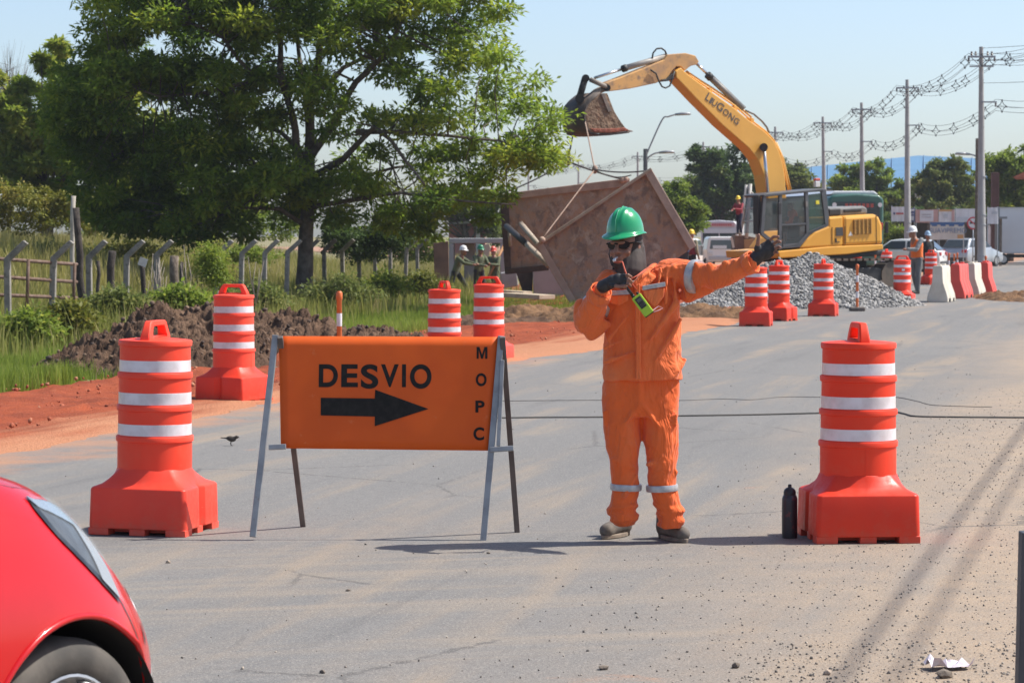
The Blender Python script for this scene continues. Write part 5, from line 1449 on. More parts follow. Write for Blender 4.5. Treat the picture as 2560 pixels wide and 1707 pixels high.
# gloves: palms and first finger joints
g_ = MB()
g_.chain([(wrR, 0.036), (palmR.lerp(wrR, 0.35), 0.034), (palmR, 0.036)])
g_.ell(palmR.lerp(knR[1], 0.5), (0.034, 0.026, 0.040), Matrix.Rotation(R(-20), 3, 'Y'))
for k in range(4): g_.chain([(palmR, 0.020), (knR[k], 0.0125), (knR[k].lerp(mdR[k], 0.45), 0.0115)], 10)
g_.chain([(palmR, 0.022), (thR[0], 0.016), (thR[0].lerp(thR[1], 0.4), 0.014)], 10)
wpar(blob(g_, 'glove', GLOVE, None, 0.004, 3), worker)
g_ = MB()
g_.chain([(wrL.lerp(elL, 0.05), 0.038), (palmL.lerp(wrL, 0.4), 0.037), (palmL, 0.034)])
g_.ell(palmL.lerp(knL[2], 0.25), (0.046, 0.028, 0.050), Matrix.Rotation(R(35), 3, 'Y'))
for k in range(4): g_.chain([(palmL, 0.022), (knL[k], 0.0135), (knL[k].lerp(mdL[k], 0.25), 0.0120)], 10)
g_.chain([(palmL, 0.026), (thL[0], 0.018), (thL[0].lerp(thL[1], 0.35), 0.0145)], 10)
wpar(blob(g_, 'glove', GLOVE, None, 0.004, 3), worker)

# jacket
j = MB()
eloft(j, [(668, 1554, 1644, .055, .05), (678, 1534, 1678, .080, .04), (700, 1514, 1692, .105, .02), (745, 1506, 1699, .118, .01), (800, 1508, 1701, .126, .01), (850, 1510, 1702, .128, .01), (900, 1508, 1704, .132, .01), (935, 1507, 1706, .138, .01), (950, 1507, 1707, .142, .01)])
j.chain([(shR, 0.076), (shR.lerp(elR, 0.5), 0.074), (elR, 0.070), (elR.lerp(wrR, 0.45), 0.066), (elR.lerp(wrR, 0.80), 0.054)], 16)
j.chain([(J(1668, 690, 0.01), 0.088), (shL, 0.080), (shL.lerp(elL, 0.5), 0.074), (elL, 0.064), (elL.lerp(wrL, 0.5), 0.058), (elL.lerp(wrL, 0.93), 0.048)], 16)
# sleeve sag under the raised arm, elbow slack
j.capsule(J(1768, 716, -0.10), 0.042, J(1722, 736, -0.03), 0.048); j.capsule(J(1457, 800, -0.05), 0.052, J(1452, 765, -0.03), 0.044)
j.capsule(J(1478, 836, -0.06), 0.035, J(1512, 812, -0.09), 0.030)
# folds that pull from the arm, the placket and the hem
for a, b_, r_ in (((1652, 672, -0.09), (1640, 740, -0.135), .010), ((1668, 668, -0.09), (1664, 760, -0.132), .011), ((1684, 668, -0.085), (1690, 770, -0.115), .012), ((1700, 672, -0.085), (1716, 745, -0.085), .012), ((1690, 760, -0.115), (1625, 850, -0.140), .013), ((1700, 800, -0.10), (1640, 900, -0.140), .012),
                 ((1520, 850, -0.125), (1570, 790, -0.140), .010), ((1514, 905, -0.12), (1585, 880, -0.142), .011), ((1512, 870, -0.12), (1560, 850, -0.142), .009), ((1740, 660, -0.15), (1752, 725, -0.165), .012), ((1775, 664, -0.20), (1790, 722, -0.20), .012), ((1812, 660, -0.235), (1826, 704, -0.24), .012), ((1838, 652, -0.255), (1850, 690, -0.265), .011), ((1862, 645, -0.27), (1876, 684, -0.27), .010),
                 ((1450, 815, -0.11), (1490, 800, -0.13), .012), ((1455, 780, -0.12), (1492, 760, -0.17), .012), ((1468, 745, -0.16), (1500, 738, -0.22), .010), ((1712, 900, -0.02), (1690, 942, -0.10), .010)):
    j.capsule(J(a[0], a[1], a[2] + 0.008), r_ * 1.5, J(b_[0], b_[1], b_[2] + 0.008), r_ * 0.7, 8)
jk = wpar(blob(j, 'jacket', ORANGE, None, 0.008, 2, disp=[(0.10, 0.022), (0.04, 0.009)]), worker)
# collar wings
cb = MB()
cb.tube([J(1584, 712, -0.13), J(1602, 692, -0.115), J(1622, 674, -0.06), J(1632, 664, 0.02)], [(0.010, 0.022), (0.012, 0.032), (0.012, 0.034), (0.012, 0.028)], 10)
cb.tube([J(1572, 712, -0.13), J(1550, 694, -0.09), J(1536, 680, 0.0)], [(0.010, 0.022), (0.012, 0.030), (0.012, 0.028)], 10)
cb.prism([J(1590, 718, -0.140), J(1622, 680, -0.10), J(1642, 692, -0.115), J(1612, 722, -0.142)], (0, 0.02, 0))
wpar(blob(cb, 'collar', ORANGE, None, 0.006, 3), jk)
def patch(pts, dy, name, mat, th=0.008, bev=0.006):
    return wpar(MB().prism([J(a, b_, dy + (e[0] if e else 0)) for a, b_, *e in pts], (0, th, 0)).build(name, mat, bevel=bev), jk)
patch([(1588, 712), (1600, 708), (1603, 947), (1590, 950)], -0.150, 'placket', ORANGE, 0.02)
patch([(1606, 726, .012), (1662, 720, .022), (1660, 742, .022), (1642, 766, .012), (1634, 768, .010), (1612, 742, .008)], -0.152, 'pocket_flap', ORANGE, 0.018)
patch([(1518, 740, .016), (1570, 738, -.004), (1571, 752, -.004), (1546, 764, 0), (1522, 756, .014)], -0.146, 'pocket_flap', ORANGE, 0.018)
patch([(1606, 715, .01), (1663, 705, .024), (1664, 716, .024), (1606, 726, .01)], -0.152, 'reflective_strip', TAPE, 0.016, 0.002)
patch([(1520, 728, .02), (1574, 724, 0), (1574, 736, 0), (1519, 739, .02)], -0.150, 'reflective_strip', TAPE, 0.016, 0.002)
# arm bands
def band(c, axis, ra, rb, w, name, par):
    axis = Vector(axis).normalized()
    return wpar(MB().tube([Vector(c) - axis * w, Vector(c) - axis * w * 0.5, Vector(c) + axis * w * 0.5, Vector(c) + axis * w], [(ra * .97, rb * .97), (ra, rb), (ra, rb), (ra * .97, rb * .97)], 28).build(name, TAPE, smooth='auto'), par)
bc = shL.lerp(elL, 0.46)
band(bc + Vector((0, 0, -0.012)), elL - shL, 0.092, 0.084, 0.022, 'arm_band', jk)
bc = shR.lerp(elR, 0.62)
band(bc, elR - shR, 0.082, 0.082, 0.022, 'arm_band', jk)
# loose cuff opening at the radio arm and the raised arm
cf = MB().tube([elR.lerp(wrR, 0.68), elR.lerp(wrR, 0.90)], [0.066, 0.058], 20, caps=False).build('cuff', ORANGE, smooth=True); cf.modifiers.new('th', 'SOLIDIFY').thickness = 0.006; wpar(cf, jk)
cf = MB().tube([elL.lerp(wrL, 0.80), elL.lerp(wrL, 1.02)], [0.058, 0.062], 20, caps=False).build('cuff', ORANGE, smooth=True); cf.modifiers.new('th', 'SOLIDIFY').thickness = 0.006; wpar(cf, jk)

# trousers
t_ = MB()
eloft(t_, [(930, 1512, 1700, .118, .02), (960, 1505, 1699, .120, .02), (1000, 1504, 1699, .120, .02), (1040, 1508, 1699, .112, .02)])
def leg(rows):
    rings = []
    for py, cx, hw, hd, dy in rows:
        c = J(cx, py, dy); h_ = hw / scl(WD)
        rings.append([c + Vector((h_ * math.cos(2 * math.pi * k / 24), hd * math.sin(2 * math.pi * k / 24), 0)) for k in range(24)])
    t_.loft(rings)
leg([(1000, 1552, 47, .105, .02), (1060, 1554, 47, .100, .01), (1110, 1557, 44, .092, 0), (1160, 1560, 36, .082, -.005), (1217, 1565, 34, .078, 0), (1262, 1558, 35, .080, .01), (1288, 1558, 33, .078, .01), (1300, 1561, 30, .072, .01), (1312, 1562, 28, .068, .015)])
leg([(1000, 1650, 48, .105, .02), (1060, 1650, 46, .100, .01), (1110, 1653, 43, .092, 0), (1160, 1654, 38, .084, -.01), (1217, 1655, 35, .078, -.01), (1262, 1670, 33, .078, 0), (1290, 1677, 32, .078, 0), (1308, 1677, 28, .072, -.005), (1320, 1676, 26, .068, -.005)])
for a, b_, r_ in (((1600, 1010, -0.095), (1560, 1060, -0.09), .010), ((1604, 1010, -0.095), (1650, 1070, -0.09), .010), ((1598, 960, -0.10), (1600, 1035, -0.09), .010), ((1620, 1160, -0.08), (1680, 1150, -0.07), .010), ((1535, 1150, -0.075), (1585, 1170, -0.08), .010), ((1690, 1180, -0.05), (1660, 1230, -0.085), .010), ((1590, 1190, -0.07), (1560, 1240, -0.085), .010)):
    t_.capsule(J(*a), r_ * 1.6, J(*b_), r_ * 0.9, 8)
for cx_, cy_, ra, rb_, tl in ((1558, 1268, .076, .078, .16), (1559, 1284, .074, .076, -.12), (1561, 1298, .068, .072, .10), (1670, 1264, .072, .078, -.18), (1676, 1280, .072, .077, .14), (1677, 1296, .066, .072, -.16), (1676, 1308, .062, .068, .08)):
    t_.tube([J(cx_, cy_, 0.005) + Vector((ra * math.cos(a_), rb_ * math.sin(a_), tl * ra * math.cos(a_ + 0.7))) for a_ in np.linspace(0, 2 * math.pi, 25)], 0.013, 8)
tr = wpar(blob(t_, 'trousers', ORANGE2, None, 0.008, 3, disp=[(0.10, 0.018), (0.035, 0.007)]), worker)
for pts in ([(1507, 1028), (1524, 1022), (1526, 1062), (1519, 1066), (1509, 1062)], [(1669, 1038), (1694, 1034), (1692, 1066), (1675, 1066)]):
    wpar(MB().prism([J(a, b_, -0.055 if a < 1600 else -0.07) for a, b_ in pts], (0, 0.05, 0)).build('pocket_flap', ORANGE2, bevel=0.008), tr)
band(J(1565, 1217, 0), (0.03, 0, 1), 0.0900, 0.0850, 0.017, 'leg_band', tr)
band(J(1655, 1219, -0.01), (-0.05, 0, 1), 0.0890, 0.0860, 0.017, 'leg_band', tr)

# boots
def boot(ank, toe, name='boot'):
    a, t2 = Vector(ank), Vector(toe)
    d_ = Vector((t2.x - a.x, t2.y - a.y, 0)).normalized()
    heel = Vector((a.x, a.y, 0)) - d_ * 0.055
    tip = Vector((t2.x, t2.y, 0))
    m = MB()
    m.capsule(a + Vector((0, 0, 0.05)), 0.054, Vector((a.x, a.y, 0.06)) - d_ * 0.01, 0.056)
    m.box(heel + d_ * 0.03 + Vector((0, 0, 0.02)), (0.07, 0.07, 0.036))
    m.capsule(heel + Vector((0, 0, 0.048)), 0.036, heel + d_ * 0.09 + Vector((0, 0, 0.055)), 0.045)
    m.chain([(heel + d_ * 0.06 + Vector((0, 0, 0.075)), 0.048), (heel + d_ * 0.15 + Vector((0, 0, 0.055)), 0.042), (tip - d_ * 0.045 + Vector((0, 0, 0.046)), 0.040)])
    ob = wpar(blob(m, name, BOOT, None, 0.006, 4), worker)
    side = Vector((-d_.y, d_.x, 0)); L = (tip - heel).length
    ring = []
    for k in range(24):
        th = 2 * math.pi * k / 24
        u = 0.5 + 0.5 * math.cos(th); wv = 0.046 * math.sin(th) * (0.85 + 0.2 * math.sin(u * 3.0))
        ring.append(heel + d_ * (u * (L + 0.02) - 0.02) + side * wv)
    wpar(MB().prism([p + Vector((0, 0, 0.002)) for p in ring], (0, 0, 0.022)).build('sole', SOLE, bevel=0.004), ob)
fl = G(1560, 1338); fr_ = G(1674, 1345)
boot(Vector((J(1560, 1300).x, fl.y - 0.02, 0.13)), G(1507, 1349))
boot(Vector((J(1672, 1300).x, fr_.y - 0.02, 0.13)), G(1716, 1358))

# balaclava / neck gaiter
GAITER = NT('gaiter_fabric'); co = GAITER.coord()
GAITER.base(GAITER.mix(GAITER.ramp(GAITER.noise(GAITER.mapping(co, scale=(9, 9, 1.6)), 1.6, 4), 0.35, 0.7), (0.026, 0.019, 0.017), (0.060, 0.043, 0.037))); GAITER.rough(0.75)
GAITER.bump(GAITER.noise(GAITER.mapping(co, scale=(7, 7, 1.5)), 2.5, 3), 0.25, 0.02)
gm_ = MB()
gm_.ell(H(0, 0.030, 0.0), (0.088, 0.088, 0.112), HM)
gm_.ell(H(0, 0.000, -0.085), (0.084, 0.086, 0.060), HM)
gm_.ell(H(0, -0.030, -0.098), (0.058, 0.058, 0.045), HM)
gm_.tube([J(1581, 596, 0.03), J(1580, 615, 0.025), J(1578, 640, 0.005), J(1578, 665, -0.015), J(1577, 685, -0.03), J(1576, 700, -0.04)], [0.050, 0.068, 0.079, 0.083, 0.082, 0.066], 20)
for k in range(5):
    gm_.capsule(J(1606 - 9 * k, 618 + 3 * k, -0.02 - 0.012 * k), 0.012, J(1598 - 9 * k, 690, -0.075 - 0.008 * k), 0.010, 6)
for k in range(4):
    gm_.capsule(H(0.05 + 0.012 * k, -0.05 + 0.03 * k, -0.03), 0.008, H(0.03 + 0.02 * k, -0.03 + 0.02 * k, -0.15), 0.008, 6)
ga = wpar(blob(gm_, 'neck_gaiter', GAITER.m, None, 0.006, 4), worker)
wpar(MB().tube([J(1541, 694, -0.06), J(1556, 702, -0.105), J(1577, 705, -0.118), J(1600, 702, -0.100), J(1614, 694, -0.05)], 0.006, 8).build('hem', M('gaiter_hem', (0.22, 0.20, 0.20), None, rough=0.7), smooth=True), ga)

# sunglasses, whistle and its cord
sgm = M('dark_lens', (0.010, 0.009, 0.009), None, rough=0.35, spec=0.3)
sg = MB()
for s_ in (-1, 1):
    ring = [H(s_ * 0.034 + 0.031 * math.cos(a), -0.098 + 0.020 * abs(s_ * 0.034 + 0.031 * math.cos(a)) / 0.06, 0.000 + 0.021 * math.sin(a)) for a in np.linspace(0, 2 * math.pi, 20, endpoint=False)]
    sg.prism(ring, HM @ Vector((0, 0.010, 0)))
sgo = wpar(sg.build('sunglasses', sgm, bevel=0.002), worker)
wpar(MB().tube([H(-0.012, -0.104, 0.006), H(0, -0.108, 0.010), H(0.012, -0.104, 0.006)], 0.004, 6).tube([H(0.064, -0.082, 0.008), H(0.086, -0.02, 0.010), H(0.088, 0.02, 0.004)], 0.0045, 6).tube([H(-0.064, -0.082, 0.008), H(-0.086, -0.02, 0.010), H(-0.088, 0.02, 0.004)], 0.0045, 6).build('frame', sgm, smooth=True), sgo)
wst = MB().capsule(H(0.0, -0.100, -0.064), 0.0075, H(0.0, -0.128, -0.070), 0.007, 8).ell(H(0.0, -0.130, -0.078), (0.010, 0.012, 0.012), HM, 10, 6)
wh = empty('whistle', H(0, -0.11, -0.07), label='small silver whistle with a red cord in the worker\'s mouth', cat='whistle')
wpar(wst.build('body', M('whistle_silver', (0.62, 0.62, 0.63), None, rough=0.25, metal=0.6), smooth=True), wh)
cord_m = M('red_cord', (0.55, 0.10, 0.05), (0.42, 0.08, 0.045), 30, 0.7)
wpar(MB().tube([H(0.0, -0.136, -0.086), J(1556, 655, -0.145), J(1563, 678, -0.165), J(1572, 700, -0.19), J(1585, 716, -0.17), J(1592, 725, -0.155)], [0.004, 0.0045, 0.005, 0.004, 0.004, 0.003], 6).tube([J(1572, 700, -0.19), J(1592, 690, -0.15), J(1615, 672, -0.11)], [0.004, 0.004, 0.003], 6).build('cord', cord_m, smooth=True), wh)

# helmet
HELM_G = M('helmet_green', (0.015, 0.30, 0.115), (0.012, 0.26, 0.10), 6, 0.22, coat=0.4)
def helmet(Hf, name, mat, parent, sc=1.0, det=True):
    """Hf maps head-frame metres to world; dome with three crest ribs, flared brim and front peak"""
    nu, nv = 48, 14
    vs = []; fs = []
    zc = 0.060
    for i in range(nv + 1):
        f = i / nv
        for jn in range(nu):
            a = 2 * math.pi * jn / nu
            x0, y0 = math.sin(a), -math.cos(a)
            ph = f * math.pi / 2
            rx, ry, rz = 0.104, 0.122, 0.137
            x = rx * x0 * math.cos(ph) ** 0.85; y = ry * y0 * math.cos(ph) ** 0.85 + 0.012; z = zc + rz * math.sin(ph)
            ridge = 0
            for c_ in (-0.030, 0.0, 0.030): ridge = max(ridge, math.exp(-((x - c_) / 0.008) ** 2))
            z += 0.008 * ridge * min(1, math.sin(ph) * 1.5) * (1 if y < 0.12 else 0.3)
            y -= 0.004 * ridge * (1 if y < 0 else 0) * math.cos(ph)
            vs.append((x * sc, y * sc, z * sc))
    for i in range(nv):
        for jn in range(nu):
            k = (jn + 1) % nu
            fs.append((i * nu + jn, i * nu + k, (i + 1) * nu + k, (i + 1) * nu + jn))
    # brim
    o = len(vs)
    for (grow, dz) in ((0.006, -0.006), (0.016, -0.013), (0.016, -0.018), (0.0, -0.012)):
        for jn in range(nu):
            a = 2 * math.pi * jn / nu
            x0, y0 = math.sin(a), -math.cos(a)
            fr = max(0, math.cos(a)) ** 1.5
            g_ = grow * (1 + 1.8 * fr)
            vs.append(((0.104 + g_) * x0 * sc, ((0.124 + g_) * y0 + 0.012) * sc, (zc + dz * (1 + 1.2 * fr) + 0.008 * abs(x0)) * sc))
    for q in range(-1, 3):
        for jn in range(nu):
            k = (jn + 1) % nu
            A = (0 if q < 0 else o + q * nu); B = o + (q + 1) * nu
            fs.append((A + k, A + jn, B + jn, B + k))
    mb = MB(); mb.add([Hf(*v) for v in vs], fs)
    ob = mb.build(name, mat, None, smooth=True)
    if det:
        ob.modifiers.new('sub', 'SUBSURF').render_levels = 1
    return ob
hl = wpar(helmet(lambda x, y, z: H(x * 0.93, y * 0.93, 0.004 + z * 0.96), 'helmet', HELM_G, None), worker)
wpar(MB().tube([H(-0.004, -0.110, 0.07), H(0, -0.096, 0.133), H(0, -0.062, 0.178), H(0, 0.0, 0.202), H(0, 0.065, 0.184)], 0.0022, 6).build('seam', M('helmet_seam', (0.10, 0.45, 0.24), None, rough=0.3), smooth=True), hl)
wpar(MB().tube([H(0.088, 0.03, 0.02), H(0.086, -0.02, -0.05), H(0.05, -0.065, -0.105), H(0, -0.075, -0.122)], 0.0035, 6).tube([H(0.095, 0.08, 0.02), H(0.10, 0.085, -0.01), H(0.06, 0.13, -0.02)], 0.006, 6).build('chin_strap', GLOVE, smooth=True), hl)

# radio
rc = J(1603, 758, -0.30)
ax = (J(1570, 718, -0.30) - J(1621, 787, -0.30)).normalized()        # long axis, pointing to the antenna
fz = Vector((0, -1, 0)); sx = ax.cross(fz).normalized()
RM = Matrix(((sx.x, fz.x, ax.x), (sx.y, fz.y, ax.y), (sx.z, fz.z, ax.z)))
def RP(x, y, z): return rc + RM @ Vector((x, y, z))
radio = empty('radio', rc, label='lime green two-way radio hanging diagonally from the worker\'s fingers', cat='radio')
lime = M('radio_lime', (0.36, 0.58, 0.035), (0.32, 0.52, 0.03), 30, 0.4)
def rbox(c, size, name, mat, bev, par=radio):
    return wpar(MB().box(RM @ Vector(c) + rc, size, RM).build(name, mat, bevel=bev), par)
body_ = rbox((0, 0, -0.012), (0.056, 0.034, 0.118), 'body', lime, 0.006)
rbox((0, 0.019, 0.005), (0.034, 0.004, 0.062), 'front_panel', M('radio_black', (0.015, 0.015, 0.016), None, rough=0.4), 0.002)
rbox((0, 0.022, 0.020), (0.024, 0.002, 0.018), 'screen', M('radio_screen', (0.10, 0.11, 0.10), None, rough=0.2), 0.001)
for kx in (-0.009, 0, 0.009):
    for kz in (-0.004, -0.014):
        rbox((kx, 0.022, kz), (0.006, 0.003, 0.006), 'button', M('radio_key', (0.06, 0.06, 0.06), None, rough=0.5), 0.001)
rbox((0, -0.004, -0.072), (0.054, 0.032, 0.008), 'bottom_cap', MATS['radio_black'], 0.003)
wpar(MB().tube([RP(-0.012, -0.002, 0.045), RP(-0.012, -0.002, 0.062)], 0.009, 10).tube([RP(-0.012, -0.002, 0.060), RP(-0.012, -0.002, 0.155)], [0.0085, 0.006], 10).build('antenna', MATS['radio_black'], smooth=True), radio)
wpar(MB().tube([RP(0.015, -0.002, 0.045), RP(0.015, -0.002, 0.060)], 0.007, 10).build('knob', MATS['radio_black']), radio)
wpar(MB().tube([RP(0.02, 0, -0.070), J(1632, 776, -0.24), J(1646, 766, -0.20), J(1657, 770, -0.19), J(1646, 776, -0.20), J(1628, 782, -0.25)], 0.003, 6).build('wrist_strap', M('strap_pink', (0.42, 0.22, 0.24), None, rough=0.7), smooth=True), radio)

# ------------------------------------------------------------------ people farther away
def figure(px_, d, z0, yaw, pose, shirt, trousers, helm, label, boots=None, vest=None, hgt=1.72, skin=None, sleeves=True, stand_px=None):
    """pose: joints in metres in a frame where the figure faces -y and stands on z=0"""
    X = (px_ - 1280) / scl(d)
    root = empty('person', (X, d, z0), yaw, label, 'person')
    root.scale = (hgt / 1.72,) * 3
    p = {k: Vector(v) for k, v in pose.items()}
    for s_ in 'LR':
        if 'hand' + s_ not in p: p['hand' + s_] = p['wr' + s_] + (p['wr' + s_] - p['el' + s_]).normalized() * 0.09
    b = MB()
    b.ell(p['head'] + Vector((0, 0.01, 0.0)), (0.075, 0.095, 0.115)).ell(p['head'] + Vector((0, -0.04, -0.05)), (0.05, 0.055, 0.07)).ell(p['head'] + Vector((0, -0.10, -0.02)), (0.014, 0.018, 0.022))
    b.capsule(p['head'] - Vector((0, -0.02, 0.06)), 0.05, p['neck'], 0.055)
    b.chain([(p['neck'] - Vector((0, 0, .06)), 0.09), (p['pel'], 0.10)])
    for s_ in 'LR':
        b.chain([(p['sh' + s_], 0.045), (p['el' + s_], 0.038), (p['wr' + s_], 0.030), (p['hand' + s_], 0.036)])
        hd = (p['hand' + s_] - p['wr' + s_]).normalized()
        for k in range(4):
            sd = hd.cross(Vector((0, 0, 1)) if abs(hd.z) < .8 else Vector((1, 0, 0))).normalized() * (k - 1.5) * 0.019
            b.capsule(p['hand' + s_] + sd * 0.8, 0.011, p['hand' + s_] + sd + hd * 0.07, 0.009, 6)
        b.capsule(p['wr' + s_] + hd * 0.04, 0.012, p['wr' + s_] + hd * 0.08 + Vector((0.04, 0, 0)), 0.010, 6)
        b.chain([(p['hip' + s_], 0.07), (p['kn' + s_], 0.05), (p['an' + s_], 0.036)])
    blob(b, 'body', skin or SKIN, root, 0.013, 3)
    c = MB()
    sh = (p['shL'] + p['shR']) / 2
    up = (sh - p['pel']); ax_ = (p['shL'] - p['shR']).normalized()
    fw = up.normalized().cross(ax_)
    rings = []
    for t_, w_, dd in ((-0.10, .175, .115), (0.1, .172, .12), (0.45, .175, .12), (0.75, .19, .125), (0.95, .19, .11), (1.08, .12, .085)):
        q = p['pel'] + up * t_
        rings.append([q + ax_ * w_ * math.cos(2 * math.pi * k / 16) + fw * dd * math.sin(2 * math.pi * k / 16) for k in range(16)])
    c.loft(rings)
    for s_ in 'LR': c.chain([(p['sh' + s_], 0.068), (p['el' + s_], 0.058), (p['wr' + s_], 0.045)])
    blob(c, 'shirt', shirt, root, 0.016, 3, disp=[(0.12, 0.025)])
    if vest:
        v = MB(); rings = []
        for t_, w_, dd in ((-0.02, .195, .14), (0.1, .192, .142), (0.45, .192, .142), (0.75, .200, .145), (1.0, .15, .13), (1.05, .12, .105)):
            q = p['pel'] + up * t_
            rings.append([q + ax_ * w_ * math.cos(2 * math.pi * k / 16) + fw * dd * math.sin(2 * math.pi * k / 16) for k in range(16)])
        v.loft(rings); vv = blob(v, 'vest', vest, root, 0.018, 3)
    t_ = MB()
    t_.capsule(p['hipL'], 0.105, p['hipR'], 0.105)
    for s_ in 'LR': t_.chain([(p['hip' + s_], 0.098), (p['kn' + s_], 0.072), (p['an' + s_] + Vector((0, 0, 0.02)), 0.062)])
    blob(t_, 'trousers', trousers, root, 0.016, 3, disp=[(0.12, 0.02)])
    for s_ in 'LR':
        m = MB(); a = p['an' + s_]; tz = a + Vector((0, -0.15, 0)); tz.z = a.z - 0.035
        m.capsule(a, 0.050, a - Vector((0, -0.02, 0.035)), 0.050).capsule(a - Vector((0, 0.02, 0.035)), 0.045, tz, 0.040)
        blob(m, 'boot', boots or BOOT, root, 0.014, 2)
    if helm:
        ob = helmet(lambda x, y, z: p['head'] + Vector((x, y, z)), 'helmet', helm, None, 1.0, False); ob.parent = root
    return root
STAND = dict(head=(0, 0, 1.62), neck=(0, 0.02, 1.48), shL=(0.19, 0.02, 1.40), shR=(-0.19, 0.02, 1.40), elL=(0.24, 0.04, 1.12), elR=(-0.24, 0.04, 1.12), wrL=(0.24, -0.06, 0.90), wrR=(-0.24, -0.06, 0.90), pel=(0, 0.02, 0.95), hipL=(0.09, 0.02, 0.92), hipR=(-0.09, 0.02, 0.92), knL=(0.10, 0, 0.50), knR=(-0.10, 0, 0.50), anL=(0.10, 0.04, 0.09), anR=(-0.10, 0.04, 0.09))
def pose(**k):
    d_ = dict(STAND); d_.update(k); return d_
PUSH = pose(head=(0, -0.22, 1.56), neck=(0, -0.14, 1.44), shL=(0.18, -0.10, 1.36), shR=(-0.18, -0.10, 1.36), elL=(0.22, -0.32, 1.22), elR=(-0.22, -0.32, 1.20), wrL=(0.14, -0.56, 1.18), wrR=(-0.12, -0.56, 1.16), pel=(0, 0.06, 0.92), hipL=(0.09, 0.06, 0.90), hipR=(-0.09, 0.06, 0.90), knL=(0.10, -0.22, 0.55), knR=(-0.10, 0.18, 0.48), anL=(0.10, -0.42, 0.10), anR=(-0.10, 0.48, 0.10))
HOLD = pose(head=(0, -0.08, 1.58), shL=(0.19, -0.02, 1.38), shR=(-0.19, -0.02, 1.38), neck=(0, -0.03, 1.46), elL=(0.24, -0.18, 1.14), elR=(-0.24, -0.18, 1.14), wrL=(0.10, -0.42, 1.16), wrR=(-0.10, -0.42, 1.10), knL=(0.12, -0.10, 0.50), knR=(-0.10, 0.06, 0.50))
GREENSH = cloth('olive_shirt', (0.115, 0.135, 0.070), (0.085, 0.10, 0.055), None, 0.5)
DARKTR = cloth('dark_trousers', (0.022, 0.022, 0.024), (0.035, 0.034, 0.035), None, 0.5)
GREYTR = cloth('grey_trousers', (0.16, 0.165, 0.165), (0.12, 0.125, 0.13), None, 0.5)
HW = M('helmet_white', (0.72, 0.72, 0.70), None, rough=0.3); HGn = M('helmet_dark_green', (0.02, 0.20, 0.085), None, rough=0.3)
HRd = M('helmet_red', (0.55, 0.06, 0.03), None, rough=0.3); HYl = M('helmet_yellow', (0.75, 0.50, 0.02), None, rough=0.3)
figure(1143, 88, -0.42, R(68), PUSH, GREENSH, DARKTR, HW, 'worker in olive shirt and white helmet striding by the concrete culvert')
figure(1198, 90, -0.42, R(35), HOLD, GREENSH, DARKTR, HGn, 'worker in olive shirt and dark green helmet, middle of the three at the culvert')
figure(1236, 91.5, -0.42, R(-30), HOLD, GREENSH, GREENSH, HRd, 'worker in olive clothes and red helmet holding a wooden lever', hgt=1.66)
figure(1729, 100, terz(6.4, 100), R(140), STAND, cloth('tan_jacket', (0.30, 0.27, 0.17), (0.24, 0.21, 0.13), None, 0.5), DARKTR, HYl, 'worker in tan jacket and yellow helmet right of the trench box', vest=cloth('maroon_vest', (0.23, 0.03, 0.04), (0.18, 0.025, 0.03), None, 0.4), hgt=1.78)
figure(2290, 78.5, 0.0, R(-62), pose(head=(0, -0.13, 1.57), neck=(0, -0.05, 1.46), elR=(-0.22, 0.02, 1.12), wrR=(-0.20, -0.08, 0.86), elL=(0.2, -0.14, 1.16), wrL=(0.10, -0.34, 1.16), anL=(0.10, -0.02, 0.09), anR=(-0.10, 0.12, 0.09)), cloth('grey_shirt', (0.30, 0.31, 0.30), (0.23, 0.24, 0.24), None, 0.5), GREYTR, HW, 'engineer in grey with orange vest and white helmet beside the drums', vest=cloth('orange_vest', (0.85, 0.20, 0.04), (0.80, 0.17, 0.035), None, 0.3), hgt=1.86)
figure(2319, 100, 0.0, R(20), STAND, DARKTR, DARKTR, M('cap_blue', (0.30, 0.45, 0.58), None, rough=0.6), 'person in black with a light blue cap behind the engineer', hgt=1.72)

# ------------------------------------------------------------------ excavator
exh = Vector((-0.866, -0.5, 0)); exl = Vector((0.5, -0.866, 0))
exC = Vector(((2040 - 1280) / FPX * 83, 83, 0))
def EX(px_, py_, off): return onplane(px_, py_, exC + exl * off, exl)
def r3(x, y): return (1360 + x / 3.357, 80 + y / 3.357)
def r6(x, y): return (1660 + x / 3.92, 420 + y / 3.92)
YEL = M('excavator_yellow', (0.74, 0.36, 0.035), (0.68, 0.32, 0.030), 1.2, 0.42, dirt=(0.42, 0.25, 0.10), dirt_amt=0.0, coat=0.15)
YELB = M('excavator_boom_yellow', (0.76, 0.40, 0.075), (0.70, 0.36, 0.065), 1.0, 0.45, dirt=(0.46, 0.27, 0.12), dirt_amt=0.0)
STK = M('muddy_stick', (0.66, 0.36, 0.12), (0.40, 0.24, 0.13), 1.6, 0.7, dirt=(0.26, 0.17, 0.11), dirt_amt=0.10)
CABG = M('cab_grey', (0.075, 0.08, 0.085), (0.10, 0.105, 0.11), 2, 0.45)
BLK = M('machine_black', (0.018, 0.018, 0.018), (0.03, 0.03, 0.03), 4, 0.6)
CHR = M('chrome_rod', (0.55, 0.56, 0.57), None, rough=0.2, metal=0.9)
CYL = M('cylinder_grey', (0.14, 0.14, 0.14), (0.22, 0.20, 0.17), 3, 0.5)
MUD = M('dried_mud', (0.15, 0.10, 0.065), (0.25, 0.165, 0.105), 3, 0.95, bump=1.0, bscale=7, bdist=0.10, dirt=(0.27, 0.085, 0.05), dirt_amt=0.02)
